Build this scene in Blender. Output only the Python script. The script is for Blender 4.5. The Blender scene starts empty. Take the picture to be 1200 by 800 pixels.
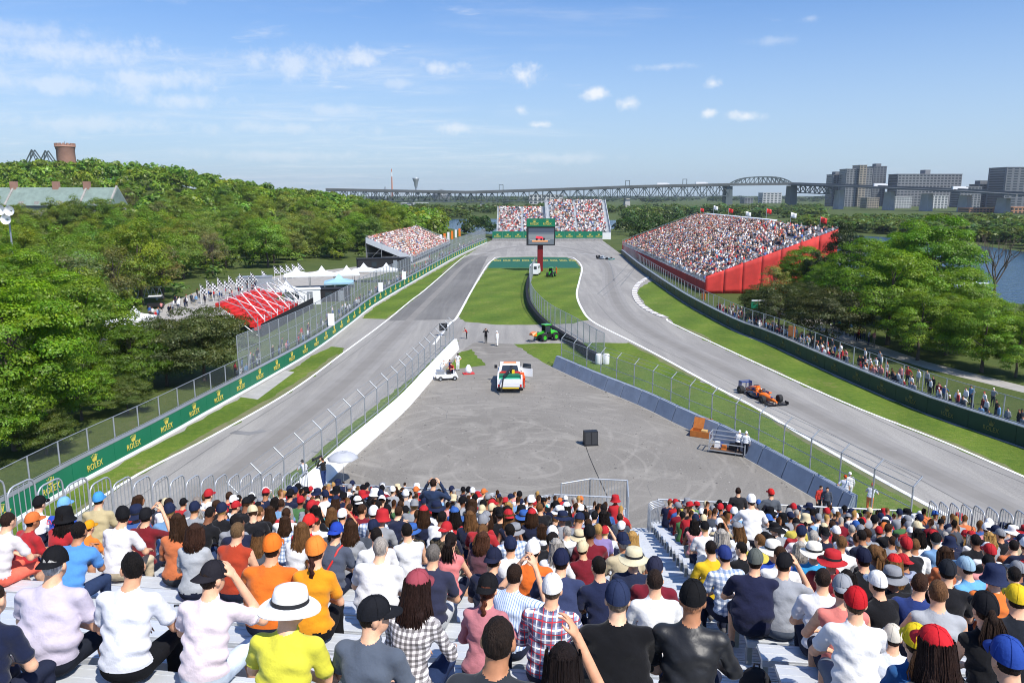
import bpy, bmesh, math, random
import numpy as np
from mathutils import Vector, Matrix, Euler

rng = np.random.default_rng(7)
random.seed(7)
R = math.radians
SC = bpy.context.scene
COL = SC.collection

# ------------------------------------------------------------------ camera
CAM_H, FPX, YH = 17.3, 900.0, 228.0           # eye height, focal length in photo pixels, horizon row (1200x800 photo)
PITCH = math.atan((400 - YH) / FPX)
cam_d = bpy.data.cameras.new('camera')
cam = bpy.data.objects.new('camera', cam_d)
COL.objects.link(cam)
cam.location = (0, 0, CAM_H)
cam.rotation_euler = (math.pi / 2 - PITCH, 0, 0)
cam_d.sensor_width = 36.0
cam_d.lens = 36.0 * FPX / 1200.0
cam_d.clip_start = 0.1
cam_d.clip_end = 20000
SC.camera = cam
SC.cycles.pixel_filter_type = 'BLACKMAN_HARRIS'
SC.cycles.filter_width = 1.05

# ------------------------------------------------------------------ light
SUN_EL = R(54)
SUN_DIR = Vector((math.cos(SUN_EL) * 0.66, -math.cos(SUN_EL) * 0.75, math.sin(SUN_EL))).normalized()
sd = bpy.data.lights.new('sun', 'SUN')
sd.energy = 4.9
sd.angle = R(0.53)
sd.color = (1.0, 0.945, 0.86)
so = bpy.data.objects.new('sun', sd)
COL.objects.link(so)
so.rotation_euler = (-SUN_DIR).to_track_quat('-Z', 'Y').to_euler()

vs = SC.view_settings
vs.view_transform = 'Standard'
vs.look = 'None'
vs.exposure = 0.26
vs.gamma = 1.0
vs.use_curve_mapping = False

world = bpy.data.worlds.new('World')
SC.world = world
world.use_nodes = True
wn = world.node_tree.nodes
wl = world.node_tree.links
wn.clear()


def pix_dir(px, py):
    u, v = (px - 600) / FPX, (py - 400) / FPX
    c, s = math.cos(PITCH), math.sin(PITCH)
    return Vector((u, c - v * s, -(v * c + s)))


def build_sky():
    out = wn.new('ShaderNodeOutputWorld')
    bg = wn.new('ShaderNodeBackground')
    bg.inputs['Strength'].default_value = 0.092
    sky = wn.new('ShaderNodeTexSky')
    sky.sky_type = 'NISHITA'
    sky.sun_disc = False
    sky.sun_elevation = SUN_EL
    sky.sun_rotation = math.atan2(SUN_DIR.x, SUN_DIR.y)
    sky.altitude = 50
    sky.air_density = 1.1
    sky.dust_density = 0.9
    sky.ozone_density = 1.6
    tc = wn.new('ShaderNodeTexCoord')
    sep = wn.new('ShaderNodeSeparateXYZ')
    wl.new(tc.outputs['Generated'], sep.inputs[0])

    def math_(op, a, b=None, clamp=False):
        n = wn.new('ShaderNodeMath'); n.operation = op; n.use_clamp = clamp
        for i, x in enumerate((a, b)):
            if x is None: continue
            if isinstance(x, (int, float)): n.inputs[i].default_value = x
            else: wl.new(x, n.inputs[i])
        return n.outputs[0]

    def rng_(x, a, b, c=0.0, d=1.0, smooth=True):
        n = wn.new('ShaderNodeMapRange'); n.interpolation_type = 'SMOOTHSTEP' if smooth else 'LINEAR'
        wl.new(x, n.inputs[0])
        for i, q in enumerate((a, b, c, d)): n.inputs[i + 1].default_value = q
        return n.outputs[0]
    z = math_('ADD', math_('MAXIMUM', sep.outputs[2], 0.0), 0.07)
    cx = math_('DIVIDE', sep.outputs[0], z)
    cy = math_('DIVIDE', sep.outputs[1], z)
    comb = wn.new('ShaderNodeCombineXYZ')
    wl.new(cx, comb.inputs[0]); wl.new(cy, comb.inputs[1])

    def noise(vec, scale, detail, rough, off=(0, 0, 0), sc=(1, 1, 1), rot=0, dist=0.0):
        m = wn.new('ShaderNodeMapping')
        m.inputs['Location'].default_value = off
        m.inputs['Scale'].default_value = sc
        m.inputs['Rotation'].default_value = (0, 0, rot)
        wl.new(vec, m.inputs[0])
        n = wn.new('ShaderNodeTexNoise')
        n.inputs['Scale'].default_value = scale
        n.inputs['Detail'].default_value = detail
        n.inputs['Roughness'].default_value = rough
        n.inputs['Distortion'].default_value = dist
        wl.new(m.outputs[0], n.inputs['Vector'])
        return n.outputs[0]
    # broad veil of thin cirrus, thicker towards -X
    streak = noise(comb.outputs[0], 0.9, 8, 0.62, (3.1, 1.7, 0), (0.55, 1.5, 1), 0.5, 0.6)
    puffs = noise(comb.outputs[0], 2.6, 9, 0.6, (0.4, 7.2, 0), (0.8, 1.0, 1), 0.2, 0.3)
    big = noise(comb.outputs[0], 0.35, 2, 0.5, (5.0, 2.0, 0))
    side = rng_(cx, -1.2, 1.6, 1.0, 0.0)
    cover = math_('ADD', math_('MULTIPLY', side, 0.23), math_('MULTIPLY', math_('SUBTRACT', big, 0.5), 0.35))
    veil = rng_(math_('ADD', streak, cover), 0.60, 0.98, 0, 0.42)
    puff = rng_(math_('ADD', puffs, math_('MULTIPLY', cover, 0.55)), 0.66, 0.86, 0, 0.42)
    low = rng_(sep.outputs[2], 0.30, 0.45, 1.0, 0.25)
    brk = rng_(noise(comb.outputs[0], 3.4, 7, 0.7, (2.0, 5.0, 0), (0.7, 1.2, 1), 0.4, 0.5), 0.36, 0.66, 0.25, 1.0)
    dens = math_('MULTIPLY', math_('MULTIPLY', math_('MAXIMUM', veil, puff), low), brk)
    # small separate fair-weather puffs
    fine = noise(tc.outputs['Generated'], 34, 7, 0.68)
    wob = math_('MULTIPLY', math_('SUBTRACT', fine, 0.5), 2.9)
    for (px, py, w, h, a) in ((609, 87, 22, 13, .85), (699, 110, 17, 8, .85), (736, 122, 18, 9, .75), (835, 98, 11, 8, .85),
                              (830, 133, 10, 6, .8), (873, 136, 24, 7, .75), (632, 146, 22, 6, .8), (610, 129, 10, 8, .6),
                              (520, 80, 36, 12, .6), (535, 150, 40, 9, .55), (780, 78, 40, 5, .35), (425, 68, 36, 16, .6),
                              (345, 78, 70, 20, .5), (905, 48, 30, 6, .25), (950, 22, 20, 5, .25), (470, 98, 40, 8, .35), (70, 62, 150, 20, .50), (185, 92, 90, 15, .50), (60, 98, 130, 13, .42), (215, 118, 70, 10, .42), (330, 150, 120, 10, .36), (110, 145, 190, 12, .34), (395, 130, 60, 10, .34), (20, 38, 90, 14, .36), (650, 185, 90, 7, .30), (330, 182, 140, 8, .30)):
        d = pix_dir(px, py).normalized()
        sub = wn.new('ShaderNodeVectorMath'); sub.operation = 'SUBTRACT'
        wl.new(tc.outputs['Generated'], sub.inputs[0]); sub.inputs[1].default_value = d
        mul = wn.new('ShaderNodeVectorMath'); mul.operation = 'MULTIPLY'
        wl.new(sub.outputs[0], mul.inputs[0]); mul.inputs[1].default_value = (FPX / w, FPX / w, FPX / h)
        ln = wn.new('ShaderNodeVectorMath'); ln.operation = 'LENGTH'
        wl.new(mul.outputs[0], ln.inputs[0])
        v = rng_(math_('ADD', ln.outputs['Value'], wob), 1.10, -0.15, 0.0, a)
        dens = math_('MAXIMUM', dens, v)
    haze = rng_(sep.outputs[2], 0.0, 0.30, 0.58, 0.0)
    tint = wn.new('ShaderNodeMix'); tint.data_type = 'RGBA'; tint.blend_type = 'MULTIPLY'; tint.inputs['Factor'].default_value = 1
    wl.new(sky.outputs[0], tint.inputs['A']); tint.inputs['B'].default_value = (0.61, 0.96, 1.46, 1)
    mixh = wn.new('ShaderNodeMix'); mixh.data_type = 'RGBA'
    wl.new(haze, mixh.inputs['Factor']); wl.new(tint.outputs['Result'], mixh.inputs['A'])
    mixh.inputs['B'].default_value = (6.2, 7.3, 8.6, 1)
    mix = wn.new('ShaderNodeMix'); mix.data_type = 'RGBA'
    wl.new(dens, mix.inputs['Factor'])
    wl.new(mixh.outputs['Result'], mix.inputs['A'])
    mix.inputs['B'].default_value = (9.0, 9.2, 9.5, 1)
    wl.new(mix.outputs['Result'], bg.inputs['Color'])
    wl.new(bg.outputs[0], out.inputs['Surface'])


build_sky()

# ------------------------------------------------------------------ helpers


def G(px, py, z=0.0):
    """Photo pixel -> point on the level plane z."""
    d = pix_dir(px, py)
    t = (z - CAM_H) / d.z
    return Vector((d.x * t, d.y * t, z))


def at(px, py, Y):
    """Photo pixel -> point on the upright plane at forward distance Y."""
    d = pix_dir(px, py)
    t = Y / d.y
    return Vector((d.x * t, Y, CAM_H + d.z * t))


def srgb(h):
    h = h.lstrip('#')
    c = [int(h[i:i + 2], 16) / 255 for i in (0, 2, 4)]
    return tuple((x / 12.92 if x <= .04045 else ((x + .055) / 1.055) ** 2.4) for x in c)


def mat(name, col=(.5, .5, .5), rough=.7, metal=0.0, var=0.0, vscale=3.0, bump=0.0, bscale=20.0, spec=0.4, col2=None,
        objcol=None, attr=None, coat=0.0, coord='Object', emit=None, detail=6, sheen=0):
    """Principled material; noise mottling between col and col2; objcol=True takes the object's colour;
    objcol='pants' takes that custom property; attr takes a colour attribute."""
    m = bpy.data.materials.new(name)
    m.use_nodes = True
    nt = m.node_tree
    n, l = nt.nodes, nt.links
    b = n['Principled BSDF']
    b.inputs['Roughness'].default_value = rough
    b.inputs['Metallic'].default_value = metal
    b.inputs['Specular IOR Level'].default_value = spec
    if coat: b.inputs['Coat Weight'].default_value = coat
    if sheen: b.inputs['Sheen Weight'].default_value = sheen
    src = None
    if objcol is True:
        oi = n.new('ShaderNodeObjectInfo'); src = oi.outputs['Color']
    elif isinstance(objcol, str):
        a = n.new('ShaderNodeAttribute'); a.attribute_type = 'OBJECT'; a.attribute_name = objcol; src = a.outputs['Color']
    elif attr:
        a = n.new('ShaderNodeAttribute'); a.attribute_name = attr; src = a.outputs['Color']
    tc = n.new('ShaderNodeTexCoord')
    if var or col2:
        nz = n.new('ShaderNodeTexNoise')
        nz.inputs['Scale'].default_value = vscale
        nz.inputs['Detail'].default_value = detail
        nz.inputs['Roughness'].default_value = .65
        l.new(tc.outputs[coord], nz.inputs['Vector'])
        if col2 and src is None:
            cr = n.new('ShaderNodeValToRGB')
            cr.color_ramp.elements[0].position = .35
            cr.color_ramp.elements[1].position = .65
            cr.color_ramp.elements[0].color = (*col, 1)
            cr.color_ramp.elements[1].color = (*col2, 1)
            l.new(nz.outputs[0], cr.inputs[0])
            l.new(cr.outputs[0], b.inputs['Base Color'])
        else:
            hs = n.new('ShaderNodeHueSaturation')
            mr = n.new('ShaderNodeMapRange')
            mr.inputs[1].default_value = .3; mr.inputs[2].default_value = .7
            mr.inputs[3].default_value = 1 - var; mr.inputs[4].default_value = 1 + var
            l.new(nz.outputs[0], mr.inputs[0])
            l.new(mr.outputs[0], hs.inputs['Value'])
            if src is None: hs.inputs['Color'].default_value = (*col, 1)
            else: l.new(src, hs.inputs['Color'])
            l.new(hs.outputs[0], b.inputs['Base Color'])
    elif src is not None:
        l.new(src, b.inputs['Base Color'])
    else:
        b.inputs['Base Color'].default_value = (*col, 1)
    if bump:
        nb = n.new('ShaderNodeTexNoise')
        nb.inputs['Scale'].default_value = bscale
        nb.inputs['Detail'].default_value = 4
        l.new(tc.outputs[coord], nb.inputs['Vector'])
        bp = n.new('ShaderNodeBump')
        bp.inputs['Strength'].default_value = bump
        bp.inputs['Distance'].default_value = .02
        l.new(nb.outputs[0], bp.inputs['Height'])
        l.new(bp.outputs[0], b.inputs['Normal'])
    if emit:
        b.inputs['Emission Color'].default_value = (*emit[0], 1)
        b.inputs['Emission Strength'].default_value = emit[1]
    return m


def link(o, parent=None):
    COL.objects.link(o)
    if parent is not None: o.parent = parent
    return o


def props(o, label=None, cat=None, group=None, kind=None):
    if label: o['label'] = label
    if cat: o['category'] = cat
    if group: o['group'] = group
    if kind: o['kind'] = kind
    return o


def empty(name, loc=(0, 0, 0), rz=0.0, **k):
    o = bpy.data.objects.new(name, None)
    o.empty_display_size = .2
    o.location = loc
    o.rotation_euler = (0, 0, rz)
    link(o)
    return props(o, **k)


def copy_tree(o, parent=None, keep=True):
    c = o.copy()
    link(c, parent)
    for ch in list(o.children):
        copy_tree(ch, c)
    return c


class MB:
    """Collects geometry; build() links it as one mesh object."""

    def __init__(self):
        self.v, self.f, self.m, self.s = [], [], [], []

    def add(self, verts, faces, mi=0, smooth=False):
        b = len(self.v)
        self.v.extend([tuple(p) for p in verts])
        for f in faces:
            self.f.append(tuple(i + b for i in f)); self.m.append(mi); self.s.append(smooth)
        return self

    def hexa(self, p, mi=0):
        """8 corners: bottom 4 then top 4, both counter-clockwise from above."""
        return self.add(p, [(3, 2, 1, 0), (4, 5, 6, 7), (0, 1, 5, 4), (1, 2, 6, 5), (2, 3, 7, 6), (3, 0, 4, 7)], mi)

    def box(self, c, s, rz=0.0, mi=0, M=None, taper=1.0):
        x, y, z = s[0] / 2, s[1] / 2, s[2] / 2
        pts = [(-x, -y, -z), (x, -y, -z), (x, y, -z), (-x, y, -z),
               (-x * taper, -y * taper, z), (x * taper, -y * taper, z), (x * taper, y * taper, z), (-x * taper, y * taper, z)]
        cr, sr = math.cos(rz), math.sin(rz)
        pts = [Vector((a * cr - b * sr, a * sr + b * cr, d)) for a, b, d in pts]
        if M is not None: pts = [M @ p for p in pts]
        c = Vector(c)
        return self.hexa([p + c for p in pts], mi)

    def bar(self, a, b, w, h=None, mi=0, up=(0, 0, 1)):
        """Square bar from a to b."""
        a, b = Vector(a), Vector(b)
        h = h or w
        d = (b - a).normalized()
        u = Vector(up)
        if abs(d.dot(u)) > .97: u = Vector((0, 1, 0))
        s = d.cross(u).normalized() * w / 2
        t = s.cross(d).normalized() * h / 2
        return self.hexa([a - s - t, a + s - t, b + s - t, b - s - t, a - s + t, a + s + t, b + s + t, b - s + t], mi)

    def tube(self, a, b, r0, r1=None, n=8, mi=0, caps=True, smooth=True):
        a, b = Vector(a), Vector(b)
        r1 = r0 if r1 is None else r1
        d = (b - a)
        if d.length < 1e-6: return self
        d.normalize()
        u = Vector((0, 0, 1)) if abs(d.z) < .9 else Vector((1, 0, 0))
        s = d.cross(u).normalized(); t = d.cross(s)
        v = []
        for p, r in ((a, r0), (b, r1)):
            for i in range(n):
                q = 2 * math.pi * i / n
                v.append(p + s * (r * math.cos(q)) + t * (r * math.sin(q)))
        f = [(i, n + i, n + (i + 1) % n, (i + 1) % n) for i in range(n)]
        self.add(v, f, mi, smooth)
        if caps:
            self.add(v[:n], [tuple(range(n))], mi)
            self.add(v[n:], [tuple(range(n - 1, -1, -1))], mi)
        return self

    def path(self, pts, r, n=6, mi=0, closed=False):
        pts = [Vector(p) for p in pts]
        k = len(pts)
        rs = r if isinstance(r, (list, tuple)) else [r] * k
        rings = []
        prev = None
        for i, p in enumerate(pts):
            d = (pts[min(i + 1, k - 1)] - pts[max(i - 1, 0)]).normalized()
            if prev is None:
                u = Vector((0, 0, 1)) if abs(d.z) < .9 else Vector((1, 0, 0))
                s = d.cross(u).normalized()
            else:
                s = (prev - d * prev.dot(d)).normalized()
            prev = s
            t = d.cross(s)
            rings.append([p + s * (rs[i] * math.cos(2 * math.pi * j / n)) + t * (rs[i] * math.sin(2 * math.pi * j / n)) for j in range(n)])
        self.rings(rings, mi)
        return self

    def rings(self, rings, mi=0, caps=True, smooth=True):
        n = len(rings[0])
        v = [p for r in rings for p in r]
        f = []
        for i in range(len(rings) - 1):
            for j in range(n):
                f.append((i * n + j, i * n + (j + 1) % n, (i + 1) * n + (j + 1) % n, (i + 1) * n + j))
        self.add(v, f, mi, smooth)
        if caps:
            self.add(rings[0], [tuple(range(n - 1, -1, -1))], mi)
            self.add(rings[-1], [tuple(range(n))], mi)
        return self

    def lathe(self, prof, n=16, c=(0, 0, 0), mi=0, axis='z', caps=False):
        rings = []
        for r, h in prof:
            ring = []
            for j in range(n):
                q = 2 * math.pi * j / n
                a, b = r * math.cos(q), r * math.sin(q)
                p = {'z': (a, b, h), 'y': (a, h, b), 'x': (h, a, b)}[axis]
                ring.append(Vector(p) + Vector(c))
            rings.append(ring)
        return self.rings(rings, mi, caps)

    def ball(self, c, r, n=10, m=7, mi=0):
        rr = (r, r, r) if isinstance(r, (int, float)) else r
        prof = []
        rings = []
        for i in range(m + 1):
            t = math.pi * i / m
            k = max(math.sin(t), .02)
            rings.append([Vector((c[0] + rr[0] * k * math.cos(2 * math.pi * j / n), c[1] + rr[1] * k * math.sin(2 * math.pi * j / n),
                                  c[2] - rr[2] * math.cos(t))) for j in range(n)])
        return self.rings(rings, mi)

    def prism(self, poly, z0, z1, mi=0):
        n = len(poly)
        v = [(p[0], p[1], z0) for p in poly] + [(p[0], p[1], z1) for p in poly]
        f = [tuple(range(n - 1, -1, -1)), tuple(range(n, 2 * n))] + [(i, (i + 1) % n, n + (i + 1) % n, n + i) for i in range(n)]
        return self.add(v, f, mi)

    def mesh(self, name, mats):
        me = bpy.data.meshes.new(name)
        me.from_pydata(self.v, [], self.f)
        for m in (mats if isinstance(mats, (list, tuple)) else [mats]): me.materials.append(m)
        me.polygons.foreach_set('material_index', self.m)
        me.polygons.foreach_set('use_smooth', self.s)
        me.update()
        return me

    def build(self, name, mats, parent=None, **k):
        o = bpy.data.objects.new(name, self.mesh(name, mats))
        link(o, parent)
        return props(o, **k)


def np_mesh(name, V, F, mats, mi=None, smooth=False, col=None, colname='col'):
    """Mesh from numpy: V (n,3), F (m,3|4); col per-vertex (n,3)."""
    me = bpy.data.meshes.new(name)
    V = np.asarray(V, dtype=np.float32); F = np.asarray(F, dtype=np.int32)
    k = F.shape[1]
    me.vertices.add(len(V)); me.vertices.foreach_set('co', V.ravel())
    me.loops.add(F.size); me.loops.foreach_set('vertex_index', F.ravel())
    me.polygons.add(len(F))
    me.polygons.foreach_set('loop_start', np.arange(0, F.size, k, dtype=np.int32))
    me.polygons.foreach_set('loop_total', np.full(len(F), k, dtype=np.int32))
    for m in (mats if isinstance(mats, (list, tuple)) else [mats]): me.materials.append(m)
    if mi is not None: me.polygons.foreach_set('material_index', np.asarray(mi, dtype=np.int32))
    if smooth: me.polygons.foreach_set('use_smooth', np.ones(len(F), dtype=bool))
    me.update(calc_edges=True)
    if col is not None:
        a = me.color_attributes.new(colname, 'FLOAT_COLOR', 'POINT')
        c4 = np.ones((len(V), 4), dtype=np.float32); c4[:, :3] = col
        a.data.foreach_set('color', c4.ravel())
    return me


def smooth_line(pts, step=2.0):
    """Catmull-Rom through the points, resampled every `step` metres."""
    P = [Vector(p) for p in pts]
    Q = []
    for i in range(len(P) - 1):
        p0, p1, p2, p3 = P[max(i - 1, 0)], P[i], P[i + 1], P[min(i + 2, len(P) - 1)]
        n = max(2, int((p2 - p1).length / .5))
        for k in range(n):
            t = k / n
            Q.append(.5 * ((2 * p1) + (p2 - p0) * t + (2 * p0 - 5 * p1 + 4 * p2 - p3) * t * t + (3 * p1 - p0 - 3 * p2 + p3) * t ** 3))
    Q.append(P[-1])
    out, acc = [Q[0]], 0.0
    for a, b in zip(Q, Q[1:]):
        L = (b - a).length
        while acc + L >= step:
            t = (step - acc) / L
            a = a.lerp(b, t); out.append(a.copy())
            L = (b - a).length; acc = 0.0
        acc += L
    if (out[-1] - Q[-1]).length > .3 * step: out.append(Q[-1])
    return out


def pixline(pp, step=2.0, z=0.0):
    return smooth_line([G(x, y, z) for x, y in pp], step)


def normals2d(L):
    N = []
    for i in range(len(L)):
        d = L[min(i + 1, len(L) - 1)] - L[max(i - 1, 0)]
        d.z = 0; d.normalize()
        N.append(Vector((-d.y, d.x, 0)))
    return N


def sheet(name, poly, z, m, **k):
    """Flat sheet over a ground polygon (world xy)."""
    bm = bmesh.new()
    vs_ = [bm.verts.new((p[0], p[1], z)) for p in poly]
    es = [bm.edges.new((vs_[i], vs_[(i + 1) % len(vs_)])) for i in range(len(vs_))]
    bmesh.ops.triangle_fill(bm, use_beauty=True, use_dissolve=False, edges=es, normal=(0, 0, 1))
    for f in bm.faces:
        if f.normal.z < 0: f.normal_flip()
    me = bpy.data.meshes.new(name); bm.to_mesh(me); bm.free()
    me.materials.append(m)
    o = bpy.data.objects.new(name, me); link(o)
    return props(o, **k)


def strip(name, L, w, z, m, off=0.0, **k):
    """Painted strip of width w along a world polyline."""
    N = normals2d(L)
    mb = MB()
    v = []
    for p, n in zip(L, N):
        v += [(p.x + n.x * (off - w / 2), p.y + n.y * (off - w / 2), z), (p.x + n.x * (off + w / 2), p.y + n.y * (off + w / 2), z)]
    mb.add(v, [(2 * i, 2 * i + 2, 2 * i + 3, 2 * i + 1) for i in range(len(L) - 1)])
    return mb.build(name, m, **k)
# ------------------------------------------------------------------ materials of the setting


def asphalt_mat(name, a, b, patch=None, scale=.12, streak=None):
    m = bpy.data.materials.new(name); m.use_nodes = True
    n, l = m.node_tree.nodes, m.node_tree.links
    bs = n['Principled BSDF']; bs.inputs['Roughness'].default_value = .88; bs.inputs['Specular IOR Level'].default_value = .25
    tc = n.new('ShaderNodeTexCoord')

    def nz(scale, det, rough=.6, sc=(1, 1, 1), dist=0):
        mp = n.new('ShaderNodeMapping'); mp.inputs['Scale'].default_value = sc
        l.new(tc.outputs['Object'], mp.inputs[0])
        t = n.new('ShaderNodeTexNoise'); t.inputs['Scale'].default_value = scale
        t.inputs['Detail'].default_value = det; t.inputs['Roughness'].default_value = rough; t.inputs['Distortion'].default_value = dist
        l.new(mp.outputs[0], t.inputs['Vector'])
        return t.outputs[0]

    def ramp(f, p0, c0, p1, c1):
        r = n.new('ShaderNodeValToRGB')
        r.color_ramp.elements[0].position = p0; r.color_ramp.elements[0].color = (*c0, 1)
        r.color_ramp.elements[1].position = p1; r.color_ramp.elements[1].color = (*c1, 1)
        l.new(f, r.inputs[0]); return r.outputs[0]

    def mixc(f, A, B, mode='MIX'):
        x = n.new('ShaderNodeMix'); x.data_type = 'RGBA'; x.blend_type = mode
        if isinstance(f, float): x.inputs['Factor'].default_value = f
        else: l.new(f, x.inputs['Factor'])
        l.new(A, x.inputs['A'])
        if isinstance(B, tuple): x.inputs['B'].default_value = (*B, 1)
        else: l.new(B, x.inputs['B'])
        return x.outputs['Result']
    c = ramp(nz(scale, 8, .62), .33, a, .67, b)
    g = ramp(nz(9, 3, .7), .3, (.82, .82, .82), .7, (1.15, 1.15, 1.15))
    c = mixc(1.0, c, g, 'MULTIPLY')
    if streak:
        s = ramp(nz(.5, 5, .7, streak, .4), .42, (.8, .8, .81), .6, (1.06, 1.06, 1.05))
        c = mixc(.8, c, s, 'MULTIPLY')
    if patch:
        f = ramp(nz(.22, 9, .7, (1, 1, 1), 1.2), .50, (0, 0, 0), .68, (1, 1, 1))
        c = mixc(f, c, patch)
        # curving tyre tracks left by turning trucks
        for k, (sc, dist) in enumerate(((.23, 5.0), (.16, 7.0))):
            w = n.new('ShaderNodeTexWave'); w.wave_type = 'RINGS'; w.rings_direction = 'Z'
            w.inputs['Scale'].default_value = sc; w.inputs['Distortion'].default_value = dist; w.inputs['Detail'].default_value = 2
            w.inputs['Detail Scale'].default_value = .35
            mp = n.new('ShaderNodeMapping'); mp.inputs['Location'].default_value = (-1 + 3 * k, -47 - 6 * k, 0)
            l.new(tc.outputs['Object'], mp.inputs[0]); l.new(mp.outputs[0], w.inputs['Vector'])
            f2 = ramp(w.outputs['Fac'], .90, (0, 0, 0), 1.0, (.30, .30, .30))
            f3 = mixc(1.0, f2, ramp(nz(.3, 4), .4, (0, 0, 0), .6, (1, 1, 1)), 'MULTIPLY')
            c = mixc(f3, c, (.36, .335, .295))
    l.new(c, bs.inputs['Base Color'])
    nb = n.new('ShaderNodeTexNoise'); nb.inputs['Scale'].default_value = 14; nb.inputs['Detail'].default_value = 5
    l.new(tc.outputs['Object'], nb.inputs['Vector'])
    bp = n.new('ShaderNodeBump'); bp.inputs['Strength'].default_value = .35; bp.inputs['Distance'].default_value = .03
    l.new(nb.outputs[0], bp.inputs['Height']); l.new(bp.outputs[0], bs.inputs['Normal'])
    return m


def grass_mat(name, a, b, c3=(.16, .15, .06), stripe=0.0, ang=0.0):
    m = bpy.data.materials.new(name); m.use_nodes = True
    n, l = m.node_tree.nodes, m.node_tree.links
    bs = n['Principled BSDF']; bs.inputs['Roughness'].default_value = .9; bs.inputs['Specular IOR Level'].default_value = .15
    tc = n.new('ShaderNodeTexCoord')
    outs = []
    for sc, det in ((.18, 6), (2.2, 6), (14, 3)):
        t = n.new('ShaderNodeTexNoise'); t.inputs['Scale'].default_value = sc; t.inputs['Detail'].default_value = det
        t.inputs['Roughness'].default_value = .65
        l.new(tc.outputs['Object'], t.inputs['Vector']); outs.append(t.outputs[0])
    r = n.new('ShaderNodeValToRGB'); e = r.color_ramp.elements
    e[0].position = .42; e[0].color = (*a, 1); e[1].position = .68; e[1].color = (*b, 1)
    e2 = e.new(.84); e2.color = (*c3, 1)
    mx = n.new('ShaderNodeMath'); mx.operation = 'ADD'
    s1 = n.new('ShaderNodeMath'); s1.operation = 'MULTIPLY'; s1.inputs[1].default_value = .6; l.new(outs[0], s1.inputs[0])
    s2 = n.new('ShaderNodeMath'); s2.operation = 'MULTIPLY'; s2.inputs[1].default_value = .62; l.new(outs[1], s2.inputs[0])
    l.new(s1.outputs[0], mx.inputs[0]); l.new(s2.outputs[0], mx.inputs[1])
    l.new(mx.outputs[0], r.inputs[0])
    g = n.new('ShaderNodeValToRGB')
    g.color_ramp.elements[0].position = .3; g.color_ramp.elements[0].color = (.62, .62, .62, 1)
    g.color_ramp.elements[1].position = .72; g.color_ramp.elements[1].color = (1.3, 1.3, 1.2, 1)
    l.new(outs[2], g.inputs[0])
    x = n.new('ShaderNodeMix'); x.data_type = 'RGBA'; x.blend_type = 'MULTIPLY'; x.inputs['Factor'].default_value = 1
    l.new(r.outputs[0], x.inputs['A']); l.new(g.outputs[0], x.inputs['B'])
    res = x.outputs['Result']
    if stripe:
        mp = n.new('ShaderNodeMapping'); mp.inputs['Rotation'].default_value = (0, 0, ang)
        l.new(tc.outputs['Object'], mp.inputs[0])
        w = n.new('ShaderNodeTexWave'); w.inputs['Scale'].default_value = stripe; w.inputs['Distortion'].default_value = 1.5
        w.inputs['Detail'].default_value = 2
        l.new(mp.outputs[0], w.inputs['Vector'])
        rr = n.new('ShaderNodeValToRGB'); rr.color_ramp.elements[0].color = (.86, .88, .84, 1); rr.color_ramp.elements[1].color = (1.06, 1.06, 1, 1)
        l.new(w.outputs['Fac'], rr.inputs[0])
        y = n.new('ShaderNodeMix'); y.data_type = 'RGBA'; y.blend_type = 'MULTIPLY'; y.inputs['Factor'].default_value = 1
        l.new(res, y.inputs['A']); l.new(rr.outputs[0], y.inputs['B']); res = y.outputs['Result']
    l.new(res, bs.inputs['Base Color'])
    bp = n.new('ShaderNodeBump'); bp.inputs['Strength'].default_value = .6; bp.inputs['Distance'].default_value = .05
    l.new(outs[2], bp.inputs['Height']); l.new(bp.outputs[0], bs.inputs['Normal'])
    return m


def net_mat(name, col, fac):
    m = bpy.data.materials.new(name); m.use_nodes = True
    n, l = m.node_tree.nodes, m.node_tree.links
    b = n['Principled BSDF']; b.inputs['Base Color'].default_value = (*col, 1); b.inputs['Roughness'].default_value = .5; b.inputs['Metallic'].default_value = .3
    t = n.new('ShaderNodeBsdfTransparent')
    x = n.new('ShaderNodeMixShader'); x.inputs[0].default_value = fac
    l.new(t.outputs[0], x.inputs[1]); l.new(b.outputs[0], x.inputs[2])
    l.new(x.outputs[0], n['Material Output'].inputs['Surface'])
    return m


def water_mat():
    m = bpy.data.materials.new('river_water'); m.use_nodes = True
    n, l = m.node_tree.nodes, m.node_tree.links
    b = n['Principled BSDF']; b.inputs['Base Color'].default_value = (.018, .05, .085, 1); b.inputs['Roughness'].default_value = .12
    tc = n.new('ShaderNodeTexCoord')
    t = n.new('ShaderNodeTexNoise'); t.inputs['Scale'].default_value = .7; t.inputs['Detail'].default_value = 6
    l.new(tc.outputs['Object'], t.inputs['Vector'])
    bp = n.new('ShaderNodeBump'); bp.inputs['Strength'].default_value = .9; bp.inputs['Distance'].default_value = .35
    l.new(t.outputs[0], bp.inputs['Height']); l.new(bp.outputs[0], b.inputs['Normal'])
    return m


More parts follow.
